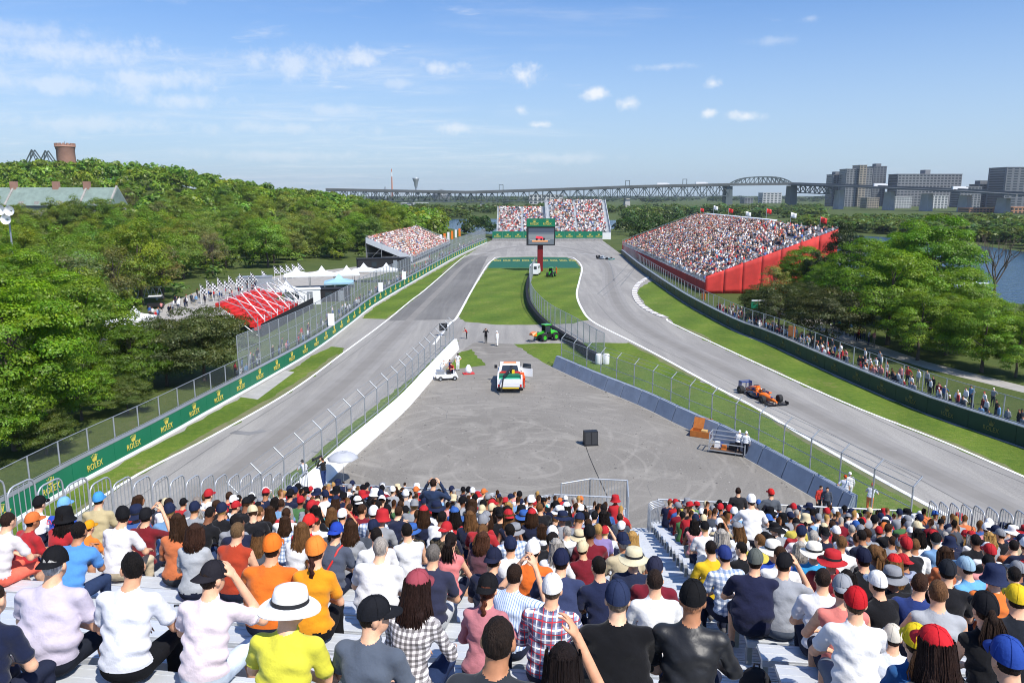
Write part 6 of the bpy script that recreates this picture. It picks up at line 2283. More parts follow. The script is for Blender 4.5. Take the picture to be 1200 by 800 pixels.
# row, photo column of the head, look
W, B, NV, GR, CH, RD, OR, MR = '#f6f6f6', '#17171a', '#1f2540', '#a2a6ad', '#474d58', '#d8282c', '#ec742c', '#7c2030'
NEAR = [
    (0, 575, dict(key='tee', scale=1.08, shirt='#33373d', haircol='#241a14', skin=4, pants='#20222a'), 'charcoal', ''),
    (0, 660, dict(key='femphone', shirt='#23242c', pat='dots', hair='long', haircol='#1b1210', skin=1, scale=1.0), 'dark dotted', 'long dark hair'),
    (1, 1114, dict(key='femlong', shirt='#1d1d20', hat='cap', hatcol='#d02830', hair='long', haircol='#2a1a14', scale=1.02), 'black', 'red cap over curly hair'),
    (1, 1198, dict(key='tee', shirt='#14151a', hat='cap', hatcol='#2b4a9a', haircol='#2a201a', scale=1.0), 'black', 'royal blue cap'),
    (1, -28, dict(key='tee', shirt='#1f2640', scale=.95), 'navy', ''),
    (1, 328, dict(key='turn', shirt='#e6e04a', hat='sun', hatcol='#f2f0ea', haircol='#3a2a1e', pants='#20242e', scale=1.02), 'yellow polo', 'white sun hat'),
    (1, 424, dict(key='turn', shirt='#5d6674', hat='cap', hatcol='#1c1d22', haircol='#2a2018', scale=1.0), 'slate grey', 'black cap'),
    (2, 478, dict(key='femlong', pat='check', hat='cap', hatcol='#a04a54', hair='long', haircol='#2a1a16', scale=1.04, pants='#22304e'), 'black and white check', 'dusty red cap'),
    (2, 725, dict(key='heavy', shirt='#141417', hat='cap', hatcol='#2b3552', haircol='#7a6a5a', skin=3, scale=1.05), 'black', 'navy cap'),
    (2, 809, dict(key='long', pat='leather', shirt='#101012', hat='cap', hatcol='#151517', skin=4, bald=True, scale=1.08), 'black leather', 'black cap'),
    (2, 235, dict(key='face', shirt='#f3e4ea', hat='cap', hatcol='#26242a', back=True, pants='#c8d4de', haircol='#2a1e18', scale=1.02), 'pale pink', 'black cap worn backwards'),
    (2, 50, dict(key='heavy', shirt='#d4cbdc', hat='cap', hatcol='#18181b', back=True, haircol='#b4b0aa', pants='#20242e', scale=1.05), 'lavender', 'black cap over grey hair'),
    (2, 142, dict(key='turnl', shirt='#eef0f8', haircol='#14100e', pants='#17181c', skin=1, scale=1.06), 'white', ''),
    (3, 644, dict(key='long', pat='plaid', hat='cap', hatcol='#f0efec', haircol='#5a4a3c', scale=.98), 'red and navy plaid', 'white cap'),
    (3, 566, dict(key='femlong', shirt='#c98088', hat='cap', hatcol='#18181b', back=True, hair='braid', haircol='#5a3020', scale=.95), 'dusty pink', 'black cap and braid'),
    (3, 1008, dict(key='shorts', shirt='#f7f7f7', hat='cap', hatcol='#c02028', haircol='#4a3828', pants='#6c7480', skin=0, scale=1.0), 'white polo', 'red cap'),
    (2, 1081, dict(key='fem', shirt='#2f5f96', hat='cap', hatcol='#e8c92a', hair='tail', haircol='#3a281c', scale=.92), 'blue', 'yellow cap'),
    (3, 1053, dict(key='tee', shirt='#e8ecf4', hat='cap', hatcol='#d8d0c0', scale=.80), 'white', 'patterned pale cap'),
    (4, 1103, dict(key='tank', shirt='#b4b7bc', haircol='#6a4a30', scale=1.02), 'grey tank', 'brown hair'),
    (3, 1163, dict(key='femtank', shirt='#19191c', hat='cap', hatcol='#1a1a1e', hair='tail', haircol='#2a1c14', scale=1.02), 'black tank', 'black cap'),
    (4, 770, dict(key='tee', shirt='#f6f6f4', haircol='#2a1e18', scale=.98), 'white', 'short dark hair'),
    (5, 766, dict(key='tee', shirt='#7c2030', hat='cap', hatcol='#2a2c40', scale=.98), 'maroon', 'navy cap'),
    (5, 708, dict(key='tee', shirt='#232a48', haircol='#17120f', scale=.98), 'navy', 'black hair'),
    (6, 742, dict(key='tee', shirt='#28304a', hat='sun', hatcol='#d8cfae', scale=.98), 'navy', 'beige sun hat'),
    (4, 312, dict(key='heavy', shirt='#ee7a2a', hat='cap', hatcol='#ee7a2a', skin=1, scale=1.06), 'orange', 'orange cap'),
    (4, 366, dict(key='fem', shirt='#f5a022', hat='cap', hatcol='#f08a3a', hair='braid', haircol='#3a2018', pants='#17171a', scale=1.06), 'amber', 'orange cap and braid'),
    (6, 271, dict(key='tank', shirt='#b8442a', haircol='#6a5238', scale=1.03), 'rust red tank', ''),
    (6, 224, dict(key='fem', shirt='#b6babf', hair='bob', haircol='#3a241a', scale=1.0), 'light grey', 'brown bob'),
    (5, 440, dict(key='heavy', shirt='#f4f4f6', haircol='#a09890', skin=3, scale=1.03), 'white', 'cropped grey hair'),
    (5, 504, dict(key='tee', shirt='#353850', haircol='#6e6862', pants='#b8bcc0', scale=1.0), 'slate navy', 'grey hair'),
    (8, 355, dict(key='tee', shirt='#dc2a34', hat='cap', hatcol='#d8322e', scale=1.02), 'red polo', 'red cap'),
    (7, 388, dict(key='tee', shirt='#565d6e', hat='cap', hatcol='#2846a8', back=True, scale=1.0), 'slate', 'blue cap'),
    (8, 480, dict(key='tank', shirt='#e6e8ec', haircol='#17120f', scale=1.0), 'white tank', 'black hair'),
    (7, 525, dict(key='femtank', shirt='#ef8a8a', hair='tail', haircol='#1c1412', scale=.98), 'coral pink', 'dark ponytail'),
    (5, 572, dict(key='tee', shirt='#232841', hat='cap', hatcol='#20243a', back=True, scale=.98), 'navy', 'navy cap'),
    (4, 596, dict(key='phone', pat='pinstripe', haircol='#2a1c14', scale=.97), 'pale blue pinstripe', 'dark wavy hair'),
    (5, 655, dict(key='heavy', shirt='#3a4468', hat='cap', hatcol='#1f2440', scale=1.0), 'denim blue', 'navy cap'),
    (6, 623, dict(key='tee', shirt='#f0762e', hat='cap', hatcol='#f2f0ec', scale=1.0), 'orange', 'white cap'),
    (9, 602, dict(key='long', pat='bluecheck', haircol='#17120f', scale=1.0), 'blue check', 'black hair'),
    (8, 560, dict(key='fem', shirt='#6a4650', hair='bob', haircol='#4a2e20', scale=.95), 'mauve', 'brown hair'),
    (5, 74, dict(key='lean', shirt='#5b9be0', haircol='#17120f', skin=4, pants='#2c3a58', scale=1.02), 'sky blue', 'black hair'),
    (7, 134, dict(key='turnl', shirt='#f5f2f4', hat='cap', hatcol='#17171a', pants='#c6b69a', scale=1.05), 'white polo', 'black cap'),
    (9, 67, dict(key='tee', shirt='#2c54c0', hat='cap', hatcol='#7ab4e8', scale=1.02), 'royal blue jersey', 'light blue cap'),
    (9, 38, dict(key='tee', pat='halves', hat='cap', hatcol='#17171a', scale=1.02), 'white and navy', 'black cap'),
    (10, 112, dict(key='tee', shirt='#c8b88e', hat='cap', hatcol='#4a9ad8', scale=1.06), 'tan', 'bright blue cap'),
    (8, 166, dict(key='phone', shirt='#7a2028', hat='cap', hatcol='#1c1c20', scale=1.0), 'maroon', 'black cap'),
    (11, 192, dict(key='tee', shirt='#f5f5f8', haircol='#2a1e18', pants='#b8b2a4', scale=1.0), 'white', ''),
    (12, 222, dict(key='lean', shirt='#7c828e', haircol='#8a8078', scale=1.0), 'grey', 'grey hair'),
    (6, -8, dict(key='shorts', shirt='#e8e0e0', pants='#f0705a', scale=1.0), 'white', 'coral shorts'),
    (8, 92, dict(key='shorts', shirt='#f08a3a', hat='cap', hatcol='#e8a020', scale=.82), 'orange', 'amber cap'),
    (6, 918, dict(key='face', shirt='#a4a8b0', hat='cap', hatcol='#1b1b1f', scale=1.0, pants='#5a6474'), 'grey', 'black cap'),
    (4, 991, dict(key='tank', shirt='#e8887e', hat='cap', hatcol='#9a9da2', back=True, scale=1.0), 'salmon pink tank', 'grey cap'),
    (5, 966, dict(key='tee', shirt='#f2f2f6', haircol='#2a1e18', bald=False, scale=.98), 'white', 'thinning dark hair'),
    (6, 885, dict(key='heavy', shirt='#232744', hat='cap', hatcol='#5e635e', scale=1.02), 'dark navy', 'olive grey cap'),
    (7, 855, dict(key='tee', pat='bluecheck', hat='cap', hatcol='#2c3c78', scale=.98), 'blue check', 'blue cap'),
    (8, 838, dict(key='tee', shirt='#e8c22a', haircol='#1c1412', scale=.98), 'yellow', 'black hair'),
    (8, 912, dict(key='tee', shirt='#2c50b0', hat='sun', hatcol='#f2eee4', scale=1.0), 'blue', 'white sun hat'),
    (8, 955, dict(key='tee', shirt='#3aa0d8', hat='sun', hatcol='#f0ecdf', scale=1.0), 'sky blue', 'white sun hat'),
    (7, 1018, dict(key='heavy', shirt='#1a1b1f', hat='cap', hatcol='#1d2138', scale=1.02), 'black', 'navy cap'),
    (7, 1050, dict(key='fem', shirt='#1c1c20', hat='cap', hatcol='#cc2a2c', hair='long', haircol='#8a6238', scale=.98), 'black', 'red cap over blond hair'),
    (5, 1040, dict(key='tee', shirt='#1a1a1e', hat='cap', hatcol='#f0f0ee', scale=.97), 'black', 'white cap'),
    (5, 1075, dict(key='tee', shirt='#2c3f7c', haircol='#3a2418', scale=.99), 'blue', 'dark brown hair'),
    (6, 1112, dict(key='tee', shirt='#1d1d21', hat='cap', hatcol='#23262c', scale=1.02), 'black', 'charcoal cap'),
    (7, 1145, dict(key='tee', shirt='#6fb2e2', hat='cap', hatcol='#9ab8cc', scale=1.0), 'light blue', 'pale blue cap'),
    (6, 1168, dict(key='tee', shirt='#f0803a', hat='bucket', hatcol='#27304e', scale=1.0), 'orange', 'navy bucket hat'),
    (4, 1200, dict(key='tee', shirt='#22262e', hat='cap', hatcol='#e8c62c', scale=1.0), 'black', 'yellow cap'),
]
ORD = ['first', 'second', 'third', 'fourth', 'fifth', 'sixth', 'seventh', 'eighth', 'ninth', 'tenth', 'eleventh', 'twelfth', 'thirteenth', 'fourteenth', 'fifteenth', 'sixteenth', 'seventeenth', 'eighteenth', 'nineteenth', 'twentieth', 'twentyfirst', 'twentysecond', 'twentythird', 'twentyfourth', 'twentyfifth', 'twentysixth', 'twentyseventh', 'twentyeighth', 'twentyninth', 'thirtieth']
pr = np.random.default_rng(2024)
seats = {r: [] for r in range(NROW)}
todo = []
for r, px, look, cn, hn in NEAR:
    u = u_for_px(px, r)
    seats[r].append(u); todo.append([r, u, look, cn, hn])


def occupancy(r, u, px):
    if r <= 5: return 0.0
    if px < 260: return {6: .0, 7: .25, 8: .3}.get(r, .6 if r < 11 else .78)
    if r <= 6: return .35
    return .84 if r < 10 else .9


KEYS_M, KEYS_F = ['tee', 'tee', 'lean', 'shorts', 'long', 'heavy', 'tee', 'lean', 'turn', 'turnl', 'face', 'tank', 'shorts', 'long', 'yawr', 'yawl', 'yawr', 'yawl', 'down', 'down'], ['fem', 'femyaw', 'femlong', 'femtank', 'femyaw']
for r in range(NROW):
    u = ULEFT + .3
    while u < URIGHT - .25:
        u += pr.uniform(.50, .60)
        if AISLE[0] - .25 < u < AISLE[1] + .25: continue
        if r >= NROW - 3 and (-.5 < u < 1.9): continue
        if any(abs(u - q) < .46 for q in seats[r]): continue
        p = S3(u, row_v(r), row_z(r) + HEADZ)
        px, py = to_pix(p)
        if px < -40 or px > 1240: continue
        if pr.random() > occupancy(r, u, px): continue
        sh = wpick(pr, SHIRTS)
        fem = pr.random() < .28
        d = dict(key=str(pr.choice(KEYS_F if fem else KEYS_M)), shirt=sh[0], pants=str(pr.choice(PANTS)), skin=int(pr.integers(0, 6)), scale=float(pr.uniform(.86, 1.03)))
        if sh[1] == 'white' and pr.random() < .12: d['pat'] = 'bluecheck'; sh = ('', 'blue check', 0)
        elif sh[1] == 'grey' and pr.random() < .3: d['pat'] = 'stripe'; sh = ('', 'grey striped', 0)
        elif sh[1] == 'charcoal' and pr.random() < .15: d['pat'] = 'camo'; sh = ('', 'dark camouflage', 0)
        hc = wpick(pr, HAIR); d['haircol'] = hc[0]
        hn = ''
        if fem: d['hair'] = str(pr.choice(['long', 'tail', 'bob', 'long'])); hn = f'{hc[1]} hair'
        else: hn = f'short {hc[1]} hair'
        if pr.random() < (.60 if not fem else .4):
            ht = wpick(pr, HATS); kind = str(pr.choice(['cap', 'cap', 'cap', 'cap', 'cap', 'cap', 'cap', 'cap', 'sun', 'bucket']))
            d.update(hat=kind, hatcol=ht[0], back=bool(pr.random() < .2 and kind == 'cap'))
            hn = f"{ht[1]} {dict(cap='cap', sun='sun hat', bucket='bucket hat')[kind]}"
        todo.append([r, u, d, sh[1], hn]); seats[r].append(u)

for r, px, key, sh, hatc, lab in ((13, 885, 'st_lean', W, '#f4f4f4', 'person in white shirt and white cap standing bent over among seated rows'), (21, 905, 'st_hip', '#5a6068', '#c8302c', 'person in grey shirt and red cap standing near the front railing'),
                                  (22, 866, 'st', '#2a2a2e', None, 'person in dark jacket standing by the riverward exit hoops'), (16, 505, 'st_up', '#2a3a58', None, 'person in dark blue standing and filming among the seated rows')):
    u_ = u_for_px(px, r); seats[r].append(u_)
    todo[:] = [t for t in todo if not (t[0] == r and abs(t[1] - u_) < .5)]
    person(S3(u_, row_v(r) + .22, row_z(r) + .008), SYAW, key=key, lod=1, shirt=sh, pants='#2a2e3a', hat='cap' if hatc else None, hatcol=hatc or '#ffffff', label=lab, group='spectators standing in the bleachers')
N_IND = 283
todo.sort(key=lambda t: row_v(t[0]) + .02 * abs(t[1]))
seat_no = {}
for r in range(NROW):
    a = sorted([t for t in todo if t[0] == r and t[1] < AISLE[0]], key=lambda t: -t[1])
    b = sorted([t for t in todo if t[0] == r and t[1] > AISLE[0]], key=lambda t: t[1])
    for i, t in enumerate(a): seat_no[id(t)] = (i, 'treeward')
    for i, t in enumerate(b): seat_no[id(t)] = (i, 'riverward')
MASS = []
USED = {}
for i, t in enumerate(todo):
    r, u, look, cn, hn = t
    loc = S3(u, row_v(r) - .01, row_z(r) + .005)
    hdg = SYAW + pr.normal(0, .10 if r <= 3 else .24)
    if i < N_IND:
        k, side = seat_no[id(t)]
        lab = f'person in {cn} shirt' + (f', {hn}' if hn else '') + f', row {NROW - r} above railing, {ORD[min(k, 29)]} seat {side} of aisle'
        wds = lab.split()
        if len(wds) > 16: lab = f'person in {cn} shirt' + (f', {hn}' if hn else '') + f', row {NROW - r} up, {ORD[min(k, 29)]} {side} of aisle'
        if len(lab.split()) > 16: lab = f'person in {cn} shirt, row {NROW - r} above railing, {ORD[min(k, 29)]} seat {side} of aisle'
        if lab in USED: print('DUP', lab, t[:2], USED[lab])
        USED[lab] = t[:2]
        look = dict(look)
        po = person(loc, hdg, lod=0 if r <= 3 else 1, label=lab, group='spectators sitting in the bleachers', **look)
        if look.get('hatcol') == '#2846a8':      # red bag strap across the back
            mb = MB(); mb.path([(.11, .10, 1.085), (.085, .02, 1.06), (.04, -.075, .93), (-.03, -.125, .80), (-.10, -.145, .68), (-.17, -.09, .60)], .014, 6); mb.build('bag_strap', M['red'], po)
        if cn == 'royal blue jersey':
            for txt, sz, zz, yy in (('DALY', .105, 1.005, -.062), ('9', .24, .80, -.118)):
                tm = bpy.data.objects.new('lettering', text_mesh(txt, mat('red_print', srgb('#e04a58'), .7), sz, .004)); link(tm, po)
                tm.location = (0, yy - .022, zz); tm.rotation_euler = (R(72), 0, 0)
    else:
        MASS.append((loc, hdg, look))

# the farther rows: one mass of seated people
LOWB = {}


def low_body(key, hat, hair):
    k = (key, hat, hair)
    if k not in LOWB:
        V, F, lab, hd, Rm = body(POSES[key], .056, False)
        keep = V[F].mean(1)[:, 2] > .40          # their legs are hidden behind the people in front
        F, lab = F[keep], lab[keep]
        C = lab.copy()
        for me, m_ in ((CAPLOW if hat == 'cap' else HATME.get(hat), 7), (HAIRME.get(hair), HAIRM)):
            if me is None: continue
            nv = len(me.vertices); co = np.zeros(nv * 3, np.float32); me.vertices.foreach_get('co', co); co = co.reshape(-1, 3)
            W_ = (co * 1.06) @ Rm.T + hd
            qs = []
            for p in me.polygons:
                vv = list(p.vertices)
                if len(vv) == 3: vv = vv + [vv[2]]
                qs.append(vv[:4])
            if m_ == HAIRM: qs = qs[::1]
            F = np.concatenate([F, np.array(qs) + len(V)]); V = np.concatenate([V, W_]); C = np.concatenate([C, np.full(len(qs), m_)])
        LOWB[k] = (V, F, C)
    return LOWB[k]


Vs, Fs, Cs, off = [], [], [], 0
for loc, hdg, d in MASS:
    hair = d.get('hair'); hair = hair if hair in ('tail',) else ('bob' if hair else None)
    V, F, C = low_body(d['key'], d.get('hat') if d.get('hat') != 'cap' else 'cap', None)
    ca, sa = math.cos(hdg), math.sin(hdg); s = d['scale']
    if d.get('back'): pass
    W_ = np.stack([(V[:, 0] * ca - V[:, 1] * sa) * s + loc.x, (V[:, 0] * sa + V[:, 1] * ca) * s + loc.y, V[:, 2] * s + loc.z], -1)
    sk = SKIN[d['skin']]
    pal = np.array([sk, srgb(d['shirt']), srgb(d['pants']), srgb(d['haircol']), (.1, .1, .1), (.02, .02, .02), (.3, .12, .1), srgb(d.get('hatcol', '#ffffff'))])
    vc = np.zeros((len(V), 3)); 
    fc = pal[C]
    for j in range(4): vc[F[:, j]] = fc
    Vs.append(W_); Fs.append(F + off); Cs.append(vc * .88); off += len(V)
if Vs:
    me = np_mesh('crowd', np.concatenate(Vs), np.concatenate(Fs), M['cloth_mass'], smooth=True, col=np.concatenate(Cs))
    o = bpy.data.objects.new('crowd', me); link(o)
    props(o, label='packed spectators in the front rows at the foot of the bleachers', kind='stuff', cat='crowd')
print('PEOPLE', len(todo), 'mass', len(MASS))

# bags, cups and bottles left between the rows
def backpack(u, r, c, lab):
    f = Field(); f.ell((0, 0, .20), (.15, .10, .21), 1, .03); f.ell((0, -.09, .14), (.11, .05, .11), 1, .02); f.cone((-.10, 0, .06), (.10, 0, .06), .075, .075, 1, .03)
    V, F, L = f.surface(.016)
    o = bpy.data.objects.new('backpack', np_mesh('backpack', V, F, mat('bag_cloth', srgb(c), .85, var=.12, vscale=8, bump=.6, bscale=14), smooth=True)); link(o)
    o.location = S3(u, row_v(r) + .1, row_z(r) + .02); o.rotation_euler = (0, 0, random.uniform(-.6, .6)); props(o, label=lab, cat='bag')
    mb = MB(); mb.path([(-.03, 0, .39), (-.02, -.01, .45), (.02, -.01, .45), (.03, 0, .39)], .009, 6); mb.build('handle', M['dark'], o)
    mb = MB(); mb.path([(.09, -.085, .06), (.10, -.10, .2), (.08, -.07, .36)], .010, 5); mb.build('strap', M['dark'], o)


for u, r, c, lab in ((u_for_px(30, 4), 4, '#1b1c22', 'black backpack lying between the rows beside the lavender shirt'), (u_for_px(195, 5), 5, '#27406e', 'navy backpack on the planks behind the pale pink shirt'),
                     (u_for_px(460, 4), 4, '#2a2a30', 'charcoal backpack on the planks beside the white shirt with grey hair'), (u_for_px(895, 4), 4, '#1a1a1e', 'black backpack under the bench near the aisle'), (u_for_px(520, 3), 3, '#3a4656', 'slate backpack behind the dusty pink shirt')):
    backpack(u, r, c, lab)
for u, r, c, lab in ((u_for_px(182, 4), 4, '#d8e6f2', 'pale blue drinks cup standing on the planks behind the white shirt'), (u_for_px(300, 3), 3, '#f2f2f0', 'white drinks cup on the planks between yellow and orange shirts'), (u_for_px(880, 3), 3, '#c8323a', 'red drinks cup on the planks by the aisle')):
    mb = MB().lathe([(.0, 0), (.030, 0), (.040, .12), (.042, .125), (.037, .122), (.0, .115)], 14)
    o = mb.build('drinks_cup', mat('cup_plastic', srgb(c), .4), label=lab, cat='cup'); o.location = S3(u, row_v(r) + .25, row_z(r) + .006)
    MB().tube((.01, 0, .10), (.02, 0, .19), .004, n=5).build('straw', M['red'], o)
# ------------------------------------------------------------------ vehicles
def paint(name, h, rough=.3, coat=.5):
    return mat(name, srgb(h), rough, coat=coat, var=.03, vscale=2)


M['papaya'] = paint('papaya_paint', '#ff7a14')
M['race_blue'] = paint('blue_paint', '#16307e')
M['teal'] = paint('teal_paint', '#3aa79b')
M['silver'] = paint('silver_paint', '#b9bfc2')
M['lime'] = paint('bright_green_paint', '#3fae2c')
M['orange'] = paint('orange_paint', '#f0812c')
M['yellow'] = paint('yellow_paint', '#f2cf2e')
M['sea_green'] = mat('sea_green_cover', srgb('#2fa884'), .6, var=.12, vscale=1.5)
M['dark_red'] = paint('dark_red_paint', '#7a1418', .5, 0)
M['carbon'] = mat('carbon_fibre', (.02, .02, .022), .35)


def ring(x, cy, hw, z0, z1, n=16, p=2.6):
    out = []
    for j in range(n):
        q = 2 * math.pi * j / n
        c, s = math.cos(q), math.sin(q)
        out.append(Vector((x, cy + hw * math.copysign(abs(c) ** (2 / p), c), (z0 + z1) / 2 + (z1 - z0) / 2 * math.copysign(abs(s) ** (2 / p), s))))
    return out


def wheel(parent, x, y, r, w, rim_m, name='wheel', tyre_m=None):
    e = bpy.data.objects.new(name, None); link(e, parent); e.location = (x, y, r)
    MB().lathe([(r * .55, -w / 2), (r * .93, -w / 2), (r, -w * .38), (r, w * .38), (r * .93, w / 2), (r * .55, w / 2), (r * .55, -w / 2)], 22, axis='y').build('tyre', tyre_m or M['rubber'], e)
    mb = MB(); mb.lathe([(0.0, -w * .40), (r * .16, -w * .42), (r * .5, -w * .34), (r * .56, -w * .46), (r * .56, w * .46), (r * .5, w * .34), (r * .16, w * .42), (0, w * .40)], 18, axis='y')
    mb.build('rim', rim_m, e)
    return e


def race_car(loc, heading, m1, m2, m3, label, helmet, m4=None):
    e = empty('race_car', loc, heading, label=label, cat='race car')
    mb = MB()
    mb.rings([ring(2.62, 0, .07, .22, .32), ring(2.3, 0, .11, .20, .40), ring(1.8, 0, .16, .17, .50), ring(1.2, 0, .24, .13, .60), ring(.75, 0, .31, .10, .66), ring(.35, 0, .34, .08, .62), ring(-.05, 0, .34, .08, .60), ring(-.18, 0, .33, .08, .72),
              ring(-.32, 0, .24, .08, .97), ring(-.7, 0, .23, .08, .93), ring(-1.3, 0, .18, .09, .76), ring(-1.9, 0, .11, .10, .52), ring(-2.25, 0, .06, .14, .36)])
    mb.build('body', m1, e)
    MB().ball((.28, 0, .60), (.36, .22, .06), 14, 6).build('cockpit', M['carbon'], e)
    for s in (-1, 1):
        MB().rings([ring(.42, s * .50, .20, .14, .56), ring(.25, s * .50, .26, .10, .60), ring(-.3, s * .48, .27, .09, .56), ring(-.9, s * .38, .22, .09, .44), ring(-1.5, s * .22, .12, .09, .30)]).build('sidepod', m4 or m1, e)
        mb = MB(); mb.box((.2, s * .62, .50), (.5, .03, .22)); mb.box((.9, s * .42, .66), (.08, .22, .10)); mb.build('mirror', m1, e)
        mb = MB()
        for z in (.22, .42):
            mb.bar((1.35, s * .2, z), (1.72, s * .62, .33), .05, .025); mb.bar((2.0, s * .15, z), (1.72, s * .62, .33), .05, .025)
            mb.bar((-1.3, s * .15, z), (-1.82, s * .60, .33), .05, .03); mb.bar((-2.1, s * .1, z), (-1.82, s * .60, .33), .05, .03)
        mb.build('suspension', M['carbon'], e)
        wheel(e, 1.72, s * .80, .335, .34, M['carbon']); wheel(e, -1.82, s * .78, .335, .42, M['carbon'])
    MB().box((-.55, 0, .055), (3.1, 1.4, .04)).build('floor', M['carbon'], e)
    mb = MB()
    for i, (x, z, c) in enumerate(((2.72, .10, .30), (2.48, .16, .16), (2.36, .22, .13))):
        for s in (-1, 1): mb.box((x, s * .56, z), (c, .80 - .06 * i, .02))
    mb.box((2.72, 0, .12), (.25, .4, .02))
    fw = mb.build('front_wing', m2, e)
    mb = MB()
    for s in (-1, 1): mb.box((2.56, s * .97, .19), (.55, .02, .24)); mb.bar((2.55, s * .09, .3), (2.65, s * .12, .12), .03, .1)
    mb.build('endplate', m2, fw)
    mb = MB(); mb.box((-2.42, 0, .83), (.32, 1.0, .03)); mb.box((-2.56, 0, .93), (.16, 1.0, .03)); mb.box((-2.38, 0, .30), (.12, .9, .03)); mb.box((-2.3, 0, .55), (.12, .03, .55))
    rw = mb.build('rear_wing', m3, e)
    mb = MB()
    for s in (-1, 1): mb.box((-2.45, s * .51, .62), (.52, .025, .66))
    mb.build('endplate', m3, rw)
    mb = MB(); mb.path([(-.15, .30, .72), (.1, .30, .80), (.45, .20, .84), (.66, .0, .82), (.45, -.20, .84), (.1, -.30, .80), (-.15, -.30, .72)], .035, 8); mb.bar((.66, 0, .82), (.80, 0, .62), .035)
    mb.build('halo', M['carbon'], e)
    MB().ball((.12, 0, .72), (.15, .13, .15), 12, 8).build('helmet', helmet, e)
    MB().box((-.30, 0, .99), (.12, .3, .05)).build('roll_hoop', m1, e)
    mb = MB()
    for s in (-1, 1): mb.hexa([(-2.0, s * .10, .45), (-.5, s * .245, .55), (-.5, s * .255, .55), (-2.0, s * .11, .45), (-1.9, s * .10, .52), (-.5, s * .22, .78), (-.5, s * .23, .78), (-1.9, s * .11, .52)])
    mb.build('flank_panel', m3, e)
    MB().box((1.75, 0, .515), (.5, .16, .02)).build('nose_stripe', m3, e)
    return e


a, b = G(871, 457), G(911, 475.5)
hd_ = math.atan2(b.y - a.y, b.x - a.x)
race_car((a + b) / 2, hd_, M['papaya'], M['carbon'], M['race_blue'], 'orange open-wheel race car with blue rear wing on the track', M['orange'], paint('dark_navy_paint', '#1a2038'))
pa, pb_ = G(702, 302.5), G(715, 305)
race_car((pa + pb_) / 2, R(-50), M['silver'], M['teal'], M['carbon'], 'small silver and teal race car leaving the hairpin', M['white'])


